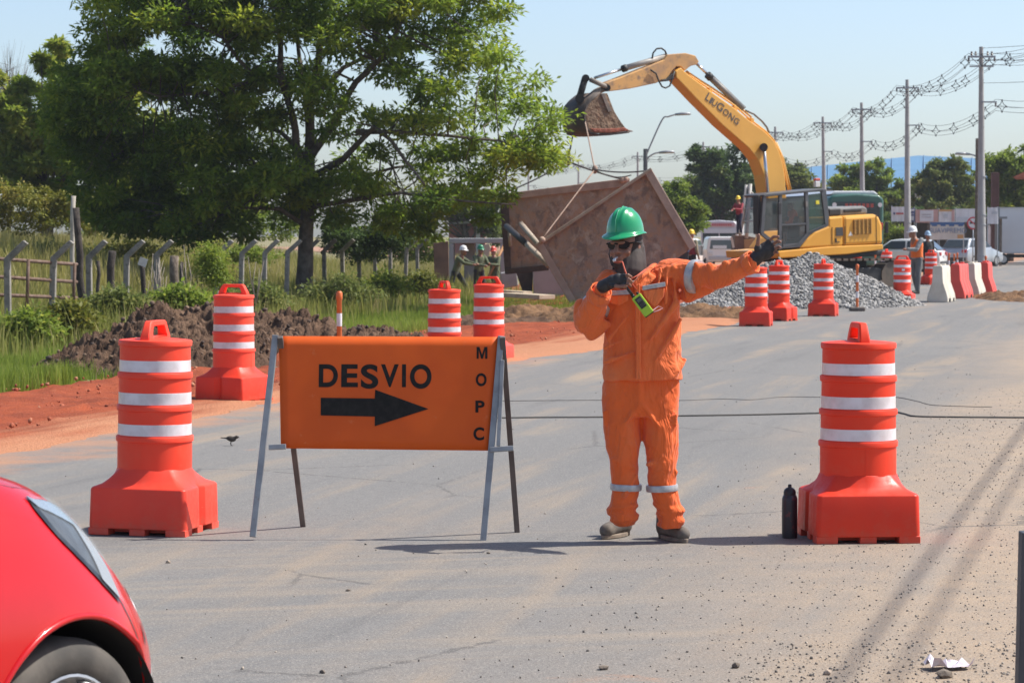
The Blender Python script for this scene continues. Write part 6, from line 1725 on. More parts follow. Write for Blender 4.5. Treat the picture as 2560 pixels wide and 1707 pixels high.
BKT = M('bucket_steel', (0.055, 0.045, 0.04), (0.12, 0.085, 0.065), 2, 0.75, bump=0.5, bscale=8, bdist=0.03, dirt=(0.22, 0.09, 0.06), dirt_amt=0.02)
exg = empty('excavator', (exC.x, exC.y, 0), label='yellow crawler excavator with raised boom lifting the steel trench box', cat='excavator')
def exbuild(mb, name, mat, par=None, **k): return wpar(mb.build(name, mat, **k), par or exg)
def expoly(pts, off, th, name, mat, par=None, f=r6, bevel=0.03):
    return exbuild(MB().prism([EX(*f(a, b), off) for a, b in pts], -exl * th), name, mat, par, bevel=bevel)
# tracks
for k, off in enumerate((1.45, -0.85)):
    n = 40; path = []
    L, r_ = 1.75, 0.46
    for i in range(n):
        t = i / n
        if t < 0.35: p = (-L + 2 * L * t / 0.35, r_)
        elif t < 0.5: a = (t - 0.35) / 0.15 * math.pi; p = (L + r_ * math.sin(a), r_ * math.cos(a))
        elif t < 0.85: p = (L - 2 * L * (t - 0.5) / 0.35, -r_)
        else: a = (t - 0.85) / 0.15 * math.pi; p = (-L - r_ * math.sin(a), -r_ * math.cos(a))
        path.append(exC + exh * p[0] + Vector((0, 0, p[1] + r_ + 0.02)))
    tr_ = exbuild(MB().prism([exC + exh * a_ + exl * (off - 0.08) + Vector((0, 0, z_)) for a_, z_ in ((-1.7, 0.30), (-1.7, 0.62), (-1.2, 0.70), (1.2, 0.70), (1.7, 0.62), (1.7, 0.30))], -exl * 0.44), 'track', BLK, bevel=0.03)
    for a_ in (-1.75, 1.75):
        exbuild(MB().tube([exC + exh * a_ + exl * (off - 0.04) + Vector((0, 0, 0.48)), exC + exh * a_ + exl * (off - 0.56) + Vector((0, 0, 0.48))], 0.40, 20), 'sprocket', M('track_steel', (0.09, 0.075, 0.06), (0.15, 0.11, 0.08), 4, 0.8), tr_, smooth='auto')
    for q_ in range(7):
        a_ = -1.35 + q_ * 0.45
        exbuild(MB().tube([exC + exh * a_ + exl * (off - 0.02) + Vector((0, 0, 0.20)), exC + exh * a_ + exl * (off - 0.58) + Vector((0, 0, 0.20))], 0.13, 12), 'roller', MATS['track_steel'], tr_, smooth='auto')
    for i in range(n):
        q = path[i] - exl * 0.3 + exl * off; nx_ = path[(i + 1) % n] - path[i - 1]
        d_ = nx_.normalized(); u_ = exl.cross(d_)
        Mx = Matrix(((d_.x, exl.x, u_.x), (d_.y, exl.y, u_.y), (d_.z, exl.z, u_.z)))
        exbuild(MB().box(q, (0.17, 0.62, 0.07), Mx), 'track_shoe', M('track_steel', (0.09, 0.075, 0.06), (0.15, 0.11, 0.08), 4, 0.8), tr_)
exbuild(MB().prism([exC + exh * a + exl * b + Vector((0, 0, 0.35)) for a, b in ((-1.2, -0.9), (1.2, -0.9), (1.2, 0.9), (-1.2, 0.9))], (0, 0, 0.62)), 'undercarriage', BLK, bevel=0.05)
exbuild(MB().lathe([(0.75, 0.9), (0.78, 1.0), (0.75, 1.3)], 24, exC), 'swing_ring', BLK)
# upper structure
expoly([(1120, 815), (1640, 768), (2148, 748), (2150, 800), (1800, 846), (1130, 885)], 1.40, 2.7, 'platform', YEL)
expoly([(1130, 886), (1800, 848), (2148, 803), (2140, 845), (1800, 890), (1150, 925)], 1.2, 2.3, 'belly_plate', BLK)
expoly([(1612, 568), (1612, 482), (1758, 470), (1758, 765), (1332, 790), (1402, 692), (1480, 622)], 1.38, 2.66, 'side_body', YEL, bevel=0.06)
expoly([(1760, 469), (2068, 452), (2112, 470), (2146, 560), (2150, 745), (1760, 764)], 1.385, 2.67, 'counterweight', YEL, bevel=0.10)
eh = expoly([(1615, 480), (1618, 395), (1960, 372), (1995, 392), (1998, 450)], 1.0, 1.9, 'engine_hood', M('hood_grey', (0.22, 0.22, 0.21), (0.15, 0.15, 0.145), 3, 0.6), bevel=0.06)
expoly([(1618, 470), (1620, 405), (1735, 398), (1735, 462)], 1.03, 0.06, 'air_intake', BLK, eh)
expoly([(1765, 440), (1765, 405), (1940, 394), (1940, 430)], 1.03, 0.05, 'hood_vent', BLK, eh)
# grille of slats
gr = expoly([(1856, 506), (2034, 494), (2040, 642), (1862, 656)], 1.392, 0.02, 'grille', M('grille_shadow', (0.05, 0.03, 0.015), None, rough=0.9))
for k in range(11):
    y0 = 508 + k * 13.4
    a, b, c_, d_ = (1860, y0), (2034, y0 - 12), (2034, y0 - 5), (1860, y0 + 7)
    expoly([a, b, c_, d_], 1.42, 0.035, 'slat', M('grille_yellow', (0.56, 0.30, 0.06), (0.45, 0.23, 0.05), 5, 0.6), gr, bevel=0)
for k in range(5):
    x0 = 1868 + k * 40
    expoly([(x0, 507 - k * 2.7), (x0 + 7, 506 - k * 2.7), (x0 + 10, 652 - k * 2.7), (x0 + 3, 653 - k * 2.7)], 1.44, 0.03, 'mullion', MATS['grille_yellow'], gr, bevel=0)
expoly([(1686, 584), (1754, 580), (1756, 664), (1688, 668)], 1.40, 0.03, 'access_plate', M('plate_dark', (0.06, 0.055, 0.05), None, rough=0.6), bevel=0)
expoly([(1808, 665), (1850, 662), (1830, 622)], 1.40, 0.025, 'warning_triangle', M('warning_white', (0.7, 0.68, 0.62), None, rough=0.5), bevel=0)
expoly([(1682, 690), (1692, 690), (1694, 722), (1722, 720), (1722, 728), (1684, 730)], 1.41, 0.03, 'door_latch', BLK, bevel=0)
for a, b in (((1648, 580), (1648, 752)), ((1776, 572), (1776, 748)), ((2080, 470), (2084, 742))):
    expoly([a, (a[0] + 4, a[1]), (b[0] + 4, b[1]), b], 1.397, 0.03, 'panel_seam', M('seam_dark', (0.20, 0.10, 0.015), None, rough=0.7), bevel=0)
# cab
cabn, cabf = 1.36, 0.40
cab = expoly([(1150, 792), (1335, 778), (1440, 648), (1618, 566), (1600, 545), (1432, 622), (1320, 745), (1170, 765)], cabn, cabn - cabf, 'cab', CABG, bevel=0.02)
expoly([(975, 268), (1005, 252), (1262, 228), (1562, 200), (1572, 226), (1262, 256), (985, 286)], cabn + 0.02, cabn - cabf + 0.04, 'roof', CABG, cab, bevel=0.02)
def cabbar(a, b, w, off=cabn, name='pillar'):
    p, q = EX(*r6(*a), off), EX(*r6(*b), off)
    d_ = (q - p).normalized(); s_ = d_.cross(exl).normalized() * w / 2
    return exbuild(MB().loft([[x + s_ - exl * 0.08, x - s_ - exl * 0.08, x - s_, x + s_] for x in (p, q)]), name, CABG, cab)
for off in (cabn, cabf):
    cabbar((990, 270), (965, 640), 0.10, off); cabbar((1145, 260), (1140, 790), 0.10, off); cabbar((1398, 235), (1412, 650), 0.10, off); cabbar((1565, 215), (1606, 560), 0.16, off)
    cabbar((1150, 560), (1405, 545), 0.05, off); cabbar((960, 640), (1150, 790), 0.10, off); cabbar((1412, 640), (1600, 560), 0.08, off); cabbar((1170, 765), (1320, 748), 0.08, off); cabbar((1320, 750), (1425, 630), 0.08, off)
p = [EX(*r6(970, 500), cabn), EX(*r6(970, 500), cabf)]
gl = glassmat('cab_glass', (0.07, 0.09, 0.10), 0.03, 0.40); gl2 = glassmat('cab_glass_green', (0.03, 0.09, 0.075), 0.03, 0.55)
for pts, m_ in (([(996, 300), (1128, 290), (1128, 612), (972, 622)], gl), ([(1160, 296), (1390, 280), (1402, 545), (1156, 562)], gl), ([(1158, 570), (1402, 552), (1402, 632), (1316, 742), (1166, 760)], gl), ([(1418, 262), (1556, 244), (1590, 548), (1424, 622)], gl2)):
    expoly(pts, cabn - 0.03, 0.012, 'window', m_, cab, bevel=0)
    expoly(pts, cabf - 0.03, 0.012, 'window', gl2, cab, bevel=0)
expoly([(985, 290), (965, 640), (958, 640), (978, 290)], cabn - 0.02, cabn - cabf - 0.06, 'windshield', gl, cab, bevel=0)
expoly([(1120, 340), (1152, 336), (1154, 452), (1122, 456)], cabn + 0.12, 0.06, 'mirror', BLK, cab, bevel=0.02)
expoly([(1390, 330), (1412, 328), (1414, 380), (1392, 382)], cabn + 0.05, 0.05, 'door_handle', CYL, cab, bevel=0)
expoly([(1488, 320), (1522, 318), (1524, 356), (1490, 358)], cabn - 0.01, 0.012, 'round_sticker', M('sticker_yellow', (0.72, 0.62, 0.04), None, rough=0.5), cab, bevel=0.02)
expoly([(1200, 480), (1330, 470), (1345, 690), (1215, 700)], 1.05, 0.45, 'seat', BLK, cab, bevel=0.06)
expoly([(918, 268), (948, 264), (952, 650), (922, 650)], 1.25, 0.25, 'front_mast', BLK, bevel=0.02)
expoly([(1484, 190), (1532, 188), (1532, 130), (1486, 132)], 0.9, 0.12, 'beacon_base', M('beacon_white', (0.65, 0.63, 0.6), None, rough=0.5), cab, bevel=0.02)
expoly([(1482, 128), (1536, 126), (1532, 100), (1488, 102)], 0.9, 0.12, 'beacon', M('beacon_red', (0.6, 0.10, 0.06), None, rough=0.4), cab, bevel=0.02)
# operator
def op_pt(x, y, o): return EX(*r6(x, y), o)
oper = empty('person', op_pt(1260, 600, 0.85), label='operator in orange sitting inside the excavator cab', cat='person')
b = MB(); b.ell(op_pt(1240, 380, 0.85), (0.09, 0.10, 0.12)).chain([(op_pt(1245, 420, 0.85), 0.06), (op_pt(1260, 450, 0.85), 0.10), (op_pt(1270, 560, 0.85), 0.13), (op_pt(1275, 640, 0.85), 0.13)]).chain([(op_pt(1275, 640, 0.95), 0.09), (op_pt(1190, 650, 0.95), 0.07), (op_pt(1180, 740, 0.95), 0.05)]).chain([(op_pt(1275, 640, 0.75), 0.09), (op_pt(1190, 650, 0.75), 0.07), (op_pt(1180, 740, 0.75), 0.05)]).chain([(op_pt(1255, 460, 1.02), 0.06), (op_pt(1235, 540, 1.05), 0.05), (op_pt(1180, 540, 1.0), 0.04)]).chain([(op_pt(1255, 460, 0.68), 0.06), (op_pt(1235, 540, 0.65), 0.05), (op_pt(1180, 540, 0.7), 0.04)])
wpar(blob(b, 'body', SKIN, None, 0.02, 3), oper)
b = MB().chain([(op_pt(1258, 452, 0.85), 0.15), (op_pt(1272, 560, 0.85), 0.16), (op_pt(1275, 630, 0.85), 0.16)]).chain([(op_pt(1255, 460, 1.03), 0.085), (op_pt(1235, 540, 1.06), 0.07), (op_pt(1190, 540, 1.0), 0.055)]).chain([(op_pt(1255, 460, 0.67), 0.085), (op_pt(1235, 540, 0.64), 0.07), (op_pt(1190, 540, 0.7), 0.055)])
wpar(blob(b, 'jacket', ORANGE, None, 0.02, 3), oper)
# boom, stick
boom = expoly([(1110, 385), (1105, 330), (1150, 300), (1190, 340), (1260, 395), (1400, 498), (1600, 640), (1720, 740), (1850, 830), (1925, 905), (1975, 1000), (2003, 1090), (2022, 1200), (2034, 1365), (2036, 1420), (1882, 1420), (1868, 1360), (1845, 1200), (1795, 1070), (1722, 978), (1500, 785), (1300, 585), (1130, 405)], 0.27, 0.54, 'boom', YELB, f=r3, bevel=0.03)
stick = expoly([(1302, 250), (1272, 200), (1190, 178), (1090, 185), (1040, 190), (1010, 235), (900, 282), (640, 385), (522, 430), (548, 500), (720, 478), (945, 430), (985, 405), (1030, 400), (1075, 330), (1110, 292), (1150, 292), (1185, 330), (1215, 300), (1240, 285), (1285, 275)], 0.20, 0.40, 'stick', STK, f=r3, bevel=0.02)
expoly([(985, 405), (1030, 395), (1085, 345), (1095, 395), (1040, 415), (1000, 412)], 0.26, 0.52, 'stick_pivot', BLK, f=r3)
def extube(pts, off, r_, name, mat, par=None, f=r3, n=10):
    o_ = off if isinstance(off, (list, tuple)) else [off] * len(pts)
    return exbuild(MB().tube([EX(*f(*p), o) for p, o in zip(pts, o_)], r_, n), name, mat, par, smooth=True)
extube([(1282, 268), (1390, 372)], 0.0, 0.045, 'arm_cylinder_rod', CHR)
extube([(1372, 360), (1400, 388)], 0.0, 0.115, 'arm_cylinder_gland', BLK)
extube([(1390, 378), (1670, 645)], 0.0, 0.09, 'arm_cylinder', CYL)
extube([(1420, 372), (1690, 636)], 0.0, 0.025, 'hydraulic_pipe', CYL)
extube([(425, 387), (680, 305)], 0.0, 0.04, 'bucket_cylinder_rod', CHR)
extube([(660, 312), (690, 302)], 0.0, 0.105, 'bucket_cylinder_gland', BLK)
extube([(670, 308), (1030, 205)], 0.0, 0.085, 'bucket_cylinder', M('cylinder_pale', (0.38, 0.35, 0.31), (0.26, 0.24, 0.21), 3, 0.5))
extube([(1845, 965), (1882, 1380)], 0.42, 0.05, 'boom_cylinder_rod', CHR)
extube([(1845, 965), (1845, 966)], 0.46, 0.05, 'boom_cylinder_pin', BLK)
exbuild(MB().tube([EX(*r3(1845, 968), 0.20), EX(*r3(1845, 968), 0.50)], 0.12, 12), 'boom_cylinder_eye', BLK, smooth='auto')
extube([(1845, 968), (1882, 1380)], -0.42, 0.05, 'boom_cylinder_rod', CHR)
extube([(908, 225), (915, 180), (945, 143), (985, 138), (1015, 160), (1028, 190)], 0.05, 0.025, 'hose', BLK)
extube([(895, 320), (940, 350), (962, 410), (990, 460), (1020, 472), (1055, 455), (1075, 400), (1095, 330)], 0.25, 0.025, 'hose', BLK)
extube([(1185, 340), (1300, 420), (1400, 485), (1600, 620), (1730, 735), (1860, 835), (1935, 915)], 0.10, 0.028, 'boom_pipe', YELB)
extube([(1195, 330), (1310, 408), (1410, 470), (1600, 600), (1740, 715)], -0.05, 0.028, 'boom_pipe', YELB)
for q in ((1400, 490), (1610, 640), (1750, 740)):
    expoly([(q[0] - 12, q[1] + 15), (q[0] - 12, q[1] - 22), (q[0] + 14, q[1] - 12), (q[0] + 14, q[1] + 25)], 0.15, 0.30, 'pipe_clamp', YELB, f=r3, bevel=0.01)
extube([(1690, 660), (1760, 690), (1830, 750), (1870, 800), (1890, 850)], 0.05, 0.03, 'hose', CYL)
extube([(1925, 905), (1980, 1010), (2010, 1120), (2035, 1250), (2060, 1360)], -0.10, 0.03, 'boom_pipe', YELB)
extube([(1950, 930), (2005, 1060), (2040, 1200), (2075, 1340)], -0.25, 0.03, 'boom_pipe', YELB)
# lettering on the boom
lm = M('letter_grey', (0.10, 0.085, 0.075), None, rough=0.6)
pa, pb = EX(*r3(1350, 565), 0.275), EX(*r3(1628, 790), 0.275)
dirv = (pb - pa).normalized(); upv = exl.cross(dirv) * -1.0
upv = dirv.cross(exl) * -1.0
if upv.z < 0: upv = -upv
zv = dirv.cross(upv)
ch_w = [('L', 1.0, 0.115), ('I', 0.78, 0.07), ('U', 0.78, 0.135), ('G', 1.0, 0.19), ('O', 0.78, 0.165), ('N', 0.78, 0.155), ('G', 0.78, 0.15)]
tot = (pb - pa).length; sc_ = tot / sum(w for _, _, w in ch_w); pos_ = 0
for ch, hs, w_ in ch_w:
    ob = text_mesh('lettering', ch, 1.0, lm, None, 0.002, bold=0.012)
    cs_ = np.array([v.co[:] for v in ob.data.vertices]); mn, mx_ = cs_.min(0), cs_.max(0)
    hh_ = 0.235 * hs; ww_ = w_ * sc_ * 0.86
    for v in ob.data.vertices:
        x_ = (v.co.x - mn[0]) / (mx_[0] - mn[0]) * ww_; y_ = (v.co.y - mn[1]) / (mx_[1] - mn[1]) * hh_
        v.co = pa + dirv * (pos_ + x_) + upv * y_ + exl * (0.004 + v.co.z)
    wpar(ob, boom); pos_ += w_ * sc_
# linkage and bucket
def rb(x, y): return (1380 + x / 4.9, 120 + y / 4.9)
extube([(345, 388), (300, 545)], 0.16, (0.10), 'link', BLK); extube([(345, 388), (300, 545)], -0.22, (0.10), 'link', BLK)
exbuild(MB().tube([EX(*r3(350, 390), 0.30), EX(*r3(350, 390), -0.30)], 0.11, 12), 'link_pin', BLK, smooth='auto')
extube([(390, 402), (525, 462)], 0.24, 0.07, 'link', M('link_grey', (0.28, 0.24, 0.20), (0.18, 0.15, 0.12), 4, 0.7)); extube([(390, 402), (525, 462)], -0.24, 0.07, 'link', MATS['link_grey'])
exbuild(MB().tube([EX(*r3(530, 470), 0.30), EX(*r3(530, 470), -0.30)], 0.10, 12), 'link_pin', BLK, smooth='auto')
extube([(340, 590), (430, 510), (530, 460)], 0.10, 0.10, 'bucket_lug', MATS['link_grey'])
exbuild(MB().tube([EX(*r3(300, 560), 0.32), EX(*r3(300, 560), -0.32)], 0.13, 12), 'link_pin', BLK, smooth='auto')
side = [(445, 700), (590, 556), (680, 556), (765, 775), (832, 885), (905, 985), (945, 1018), (700, 1048), (560, 1048), (470, 1030), (430, 960), (412, 860), (415, 770)]
bk = expoly(side, 0.62, 0.06, 'bucket', MUD, f=rb, bevel=0.02)
expoly(side, -0.56, 0.06, 'side_plate', BKT, bk, f=rb, bevel=0.02)
back = [(600, 560), (500, 640), (445, 705), (415, 775), (410, 860), (428, 960), (472, 1032), (565, 1052), (700, 1052), (945, 1022)]
ob = exbuild(MB().strip([EX(*rb(a, b), 0.615) for a, b in back], -exl * 1.23), 'back_shell', BKT, bk, smooth=True); ob.modifiers.new('th', 'SOLIDIFY').thickness = 0.05
expoly([(480, 720), (600, 640), (700, 700), (790, 880), (860, 985), (560, 1020), (470, 960), (450, 860)], 0.50, 1.0, 'soil_load', MUD, bk, f=rb, bevel=0.05)
expoly([(600, 560), (645, 556), (730, 775), (690, 790)], 0.66, 0.05, 'wear_strip', M('worn_steel', (0.20, 0.16, 0.13), (0.12, 0.10, 0.085), 4, 0.6), bk, f=rb, bevel=0.01)
expoly([(470, 985), (640, 990), (780, 985), (900, 975), (945, 1015), (700, 1040), (520, 1030)], 0.65, 0.04, 'red_clay', M('red_clay', (0.30, 0.09, 0.055), (0.20, 0.07, 0.045), 5, 0.95, bump=0.9, bscale=10, bdist=0.05), bk, f=rb, bevel=0.02)
for k in range(5):
    o = 0.55 - k * 0.27
    p, q = EX(*rb(915, 1012), o), EX(*rb(985, 1022), o)
    exbuild(MB().tube([p, q], [(0.05, 0.06), (0.015, 0.03)], 8), 'tooth', MATS['worn_steel'], bk)

# ------------------------------------------------------------------ trench box and slings
t = NT('rusty_plate'); co = t.coord()
n1 = t.noise(co, 0.9, 6, 0.65, 0.4); n2 = t.noise(co, 5, 6, 0.7); n3 = t.noise(t.mapping(co, scale=(1.6, 1.6, 1.1), rot=(0, 0.6, 0)), 2.0, 6, 0.7, 0.6)
c = t.mix(t.ramp(n1, 0.3, 0.7), (0.31, 0.215, 0.162), (0.46, 0.325, 0.24))
c = t.mix(t.ramp(n2, 0.46, 0.60, 0, 0.8), c, (0.43, 0.245, 0.14))
c = t.mix(t.ramp(n3, 0.50, 0.62, 0, 0.7), c, (0.175, 0.128, 0.105))
c = t.mix(t.ramp(t.noise(t.mapping(co, scale=(1, 1, 0.7), rot=(0, -0.5, 0)), 3.0, 6, 0.75, 0.5), 0.54, 0.64, 0, 0.7), c, (0.50, 0.40, 0.31))
t.base(c); t.rough(0.85); t.bump(t.math('ADD', n2, t.noise(co, 18, 5, 0.7)), 0.8, 0.03)
RUST = t.m
RUSTE = M('rusty_edge', (0.46, 0.32, 0.24), (0.34, 0.23, 0.175), 3, 0.8, bump=0.5, bscale=14)
BEIGE = M('strut_beige', (0.42, 0.35, 0.27), (0.33, 0.26, 0.19), 4, 0.7)
tbx = empty('trench_box', P(1420, 760, 75), label='rusty steel trench box hanging tilted from the excavator bucket', cat='trench box')
def tbq(pts, th, name, mat, par=None, bevel=0.015): return wpar(MB().prism([P(*p) for p in pts], (0, th, 0)).build(name, mat, bevel=bevel), par or tbx)
pA = tbq([(1262, 485, 78), (1572, 449, 77.6), (1600, 668, 77.4), (1372, 672, 77.8), (1264, 682, 78)], 0.14, 'plate', RUST)
tbq([(1259, 484, 77.9), (1574, 445, 77.5), (1575, 466, 77.5), (1262, 500, 77.9)], 0.12, 'top_beam', RUSTE, pA)
tbq([(1250, 500, 77.9), (1272, 498, 77.9), (1278, 680, 77.9), (1262, 684, 77.9)], 0.45, 'end_post', M('dark_rust', (0.055, 0.038, 0.03), (0.09, 0.06, 0.045), 4, 0.85), pA)
tbq([(1264, 672, 77.85), (1372, 662, 77.7), (1372, 676, 77.7), (1264, 686, 77.85)], 0.1, 'bottom_beam', MATS['dark_rust'], pA)
pB = tbq([(1341, 613, 73.5), (1627, 422, 73.0), (1739, 615, 72.6), (1452, 805, 73.1)], 0.14, 'plate', RUST)
tbq([(1338, 611, 73.3), (1627, 419, 72.8), (1631, 425, 72.8), (1342, 618, 73.3)], 0.30, 'top_beam', BEIGE, pB)
tbq([(1612, 434, 72.85), (1629, 423, 72.85), (1741, 615, 72.45), (1724, 626, 72.45)], 0.12, 'side_beam', RUSTE, pB)
tbq([(1341, 616, 73.35), (1356, 606, 73.35), (1466, 796, 72.95), (1452, 805, 72.95)], 0.12, 'side_beam', RUSTE, pB)
def rod(a, b, r_, name, mat, par=None, n=10): return wpar(MB().tube([P(*a), P(*b)], r_, n).build(name, mat, smooth=True), par or tbx)
rod((1303, 560, 77.6), (1346, 612, 73.6), 0.075, 'strut', BEIGE)
rod((1266, 566, 77.6), (1318, 612, 75.6), 0.085, 'strut', M('strut_black', (0.03, 0.03, 0.033), None, rough=0.6))
rod((1318, 612, 75.6), (1372, 664, 73.6), 0.080, 'strut', BEIGE)
rod((1272, 565, 77.6), (1276, 615, 77.4), 0.05, 'pipe_stub', BEIGE)
for q in ((1355, 600, 73.2), (1563, 448, 77.4), (1556, 450, 77.4)):
    wpar(MB().ell(P(*q), (0.09, 0.07, 0.09)).build('shackle', RUSTE, smooth=True), tbx)
rope = M('sling_rope', (0.36, 0.25, 0.19), (0.26, 0.18, 0.14), 10, 0.8); chainm = M('sling_chain', (0.09, 0.08, 0.075), (0.14, 0.12, 0.11), 10, 0.6)
s1 = empty('lifting_sling', P(1420, 402, 78), label='dark chain sling hanging from the left of the bucket', cat='sling')
bl = EX(*rb(262, 1030), -0.2); br = EX(*rb(405, 900), 0.55)
def srope(a, b, r_, name, mat, par, sag=0.0):
    a, b = Vector(a), Vector(b)
    pts = [a.lerp(b, k / 8) - Vector((0, 0, 4 * sag * (k / 8) * (1 - k / 8))) for k in range(9)]
    return wpar(MB().tube(pts, r_, 6).build(name, mat, smooth=True), par)
K1 = P(1420, 404, 78.5); K2 = P(1487, 424, 75.5)
srope(bl, K1, 0.022, 'chain', chainm, s1); wpar(MB().ell(K1, (0.09, 0.07, 0.13)).tube([K1, K1 + Vector((0.03, 0, 0.35))], 0.045, 8).build('hook', chainm, smooth=True), s1)
srope(K1, P(1262, 482, 78.2), 0.020, 'leg', chainm, s1, 0.05); srope(K1, P(1555, 448, 77.6), 0.025, 'leg', chainm, s1, 0.03)
s2 = empty('lifting_sling', K2, label='pale rope sling hanging from the front of the bucket', cat='sling')
srope(br, K2, 0.020, 'rope', rope, s2); wpar(MB().ell(K2, (0.08, 0.06, 0.12)).build('hook', rope, smooth=True), s2)
srope(K2, P(1355, 598, 73.2), 0.020, 'leg', rope, s2); srope(K2, P(1610, 428, 72.9), 0.020, 'leg', chainm, s2, 0.05); srope(K2, P(1578, 438, 74.0), 0.016, 'leg', chainm, s2, 0.12)

# ------------------------------------------------------------------ culvert pieces and planks
CC = M('fresh_concrete', (0.38, 0.38, 0.37), (0.30, 0.30, 0.29), 1.5, 0.9, bump=0.3, bscale=12)
cul = empty('culvert_segment', P(1190, 735, 94), label='pale concrete box culvert segment standing open behind the three workers', cat='culvert')
x0, x1 = P(1122, 600, 94).x, P(1262, 600, 94).x; zt = P(1190, 596, 94).z; zb = -0.4
for nm, c_, s_ in (('roof_slab', ((x0 + x1) / 2, 95.2, zt - 0.08), (x1 - x0, 2.4, 0.17)), ('side_wall', (x0 + 0.08, 95.2, (zt + zb) / 2 - 0.09), (0.16, 2.4, zt - zb - 0.17)), ('side_wall', (x1 - 0.08, 95.2, (zt + zb) / 2 - 0.09), (0.16, 2.4, zt - zb - 0.17)), ('inner_wall', (P(1172, 600, 94).x, 95.6, (zt + zb) / 2 - 0.09), (0.35, 1.6, zt - zb - 0.18))):
    wpar(MB().box(c_, s_).build(nm, CC, bevel=0.02), cul)
ob = tag(MB().prism([P(1083, 608, 91), P(1121, 603, 91), P(1123, 745, 91), P(1088, 745, 91)], (0, 0.12, 0)).build('steel_sheet', M('brown_sheet', (0.20, 0.115, 0.075), (0.14, 0.08, 0.055), 3, 0.8), bevel=0.01), 'brown steel sheet leaning at the left end of the culvert', 'steel sheet')
ob = tag(MB().prism([P(1332, 672, 84), P(1470, 668, 84), P(1470, 790, 84), P(1336, 775, 84)], (0, 1.2, 0)).build('culvert_segment', CC, bevel=0.03), 'grey concrete culvert block below the trench box', 'culvert')
ob = tag(MB().prism([P(1288, 676, 85), P(1333, 674, 85), P(1330, 745, 85), P(1312, 745, 85)], (0, 0.3, 0)).build('steel_post', MATS['dark_rust'], bevel=0.01), 'dark rusty steel post left of the grey culvert block', 'steel post')
ob = tag(MB().prism([P(1250, 682, 88), P(1292, 676, 88), P(1296, 715, 88), P(1255, 722, 88)], (0, 0.4, 0)).build('concrete_slab', CC, bevel=0.04), 'pale broken concrete slab under the hanging plate', 'concrete slab')
def plank(a, b, w, th, label):
    a, b = Vector(a), Vector(b); d_ = (b - a).normalized(); s_ = Vector((-d_.y, d_.x, 0)).normalized() * w / 2
    return tag(MB().prism([a + s_, b + s_, b - s_, a - s_], (0, 0, th)).build('plank', M('plank_pale', (0.46, 0.37, 0.26), (0.37, 0.29, 0.20), 5, 0.85), bevel=0.008), label, 'plank')
plank(P(1270, 742, 66), P(1368, 748, 65), 0.5, 0.10, 'pale thick plank lying on the soil bank')
plank(P(1262, 733, 70), P(1320, 737, 69.5), 0.35, 0.08, 'thin plank lying behind the thick one')
rodw = tag(MB().tube([P(1222, 690, 91), P(1262, 610, 92)], 0.045, 8).build('wooden_lever', M('lever_wood', (0.30, 0.15, 0.06), None, rough=0.8), smooth=True), 'brown wooden lever held by the red-helmeted worker', 'lever')
brd_ = tag(MB().prism([P(1209, 612, 93), P(1222, 609, 93), P(1226, 620, 93), P(1220, 646, 93), P(1210, 648, 93)], (0, 0.04, 0)).build('plywood_board', M('ply', (0.50, 0.42, 0.32), None, rough=0.8), bevel=0.005), 'small pale board between green and red helmets', 'board')

# ------------------------------------------------------------------ red car, cut off by the left edge
car = empty('car', (0, 0, 0), label='bright red hatchback with chipped front bumper at the lower left', cat='car')
ch_ = Vector((0.535, 0.845, 0)).normalized(); cr_ = Vector((ch_.y, -ch_.x, 0))
W0 = Vector((-1.118, 7.08, 0))
car.location = W0
def CP(a, b, z): return W0 + ch_ * a + cr_ * b + Vector((0, 0, z))
t = NT('red_paint'); co = t.coord()
t.base(t.mix(t.ramp(t.noise(co, 5, 4), 0.3, 0.7), (0.52, 0.008, 0.010), (0.48, 0.007, 0.009))); t.rough(0.22)
t.b.inputs['Coat Weight'].default_value = 0.35; t.b.inputs['Specular IOR Level'].default_value = 0.3; t.b.inputs['Coat Roughness'].default_value = 0.05
PAINT = t.m
AS = [-3.25, -3.1, -2.9, -2.4, -1.6, -1.0, -0.6, -0.3, -0.1, 0.1, 0.25, 0.36, 0.46, 0.55, 0.63, 0.70, 0.755, 0.785]
BM = [-0.45, -0.12, -0.03, 0.02, 0.02, 0.02, 0.025, 0.035, 0.04, 0.035, 0.010, -0.045, -0.115, -0.205, -0.32, -0.46, -0.62, -0.74]
ZS = [0.62, 0.85, 0.95, 0.98, 1.02, 1.06, 1.06, 1.05, 1.03, 0.995, 0.955, 0.915, 0.88, 0.84, 0.79, 0.72, 0.63, 0.53]
def lerp_tab(a, T): return float(np.interp(a, AS, T))
LEV = [(0.0, 0.11), (0.12, 0.035), (0.30, 0.0), (0.50, 0.0), (0.68, 0.025), (0.82, 0.070), (0.93, 0.125), (1.0, 0.20)]   # share of shoulder height -> inset
def side_pt(a, t_):
    zs = lerp_tab(a, ZS); bm_v = lerp_tab(a, BM)
    ins = float(np.interp(t_, [l[0] for l in LEV], [l[1] for l in LEV]))
    k = 1.0 if a < 0.0 else 1 + a * 4.0
    b = max(bm_v - ins * k, -0.80)
    return b, 0.17 + (zs - 0.17) * t_
rings = []
for a in AS:
    r_ = []
    for t_ in [l[0] for l in LEV]: r_.append(side_pt(a, t_))
    b_, z_ = r_[-1]
    for f in (0.35, 0.7): r_.append((b_ + (-0.80 - b_) * f, z_ + 0.05 * f * (1 if a < 0.6 else 0.4)))
    full = r_ + [(-0.80, z_ + 0.058 * (1 if a < 0.6 else 0.4))] + [(-1.60 - b, z) for b, z in reversed(r_)]
    rings.append([CP(a, b, z) for b, z in full])
body = wpar(MB().loft(rings).build('body', PAINT, smooth=True), car)
sb = body.modifiers.new('sub', 'SUBSURF'); sb.levels = 2; sb.render_levels = 2
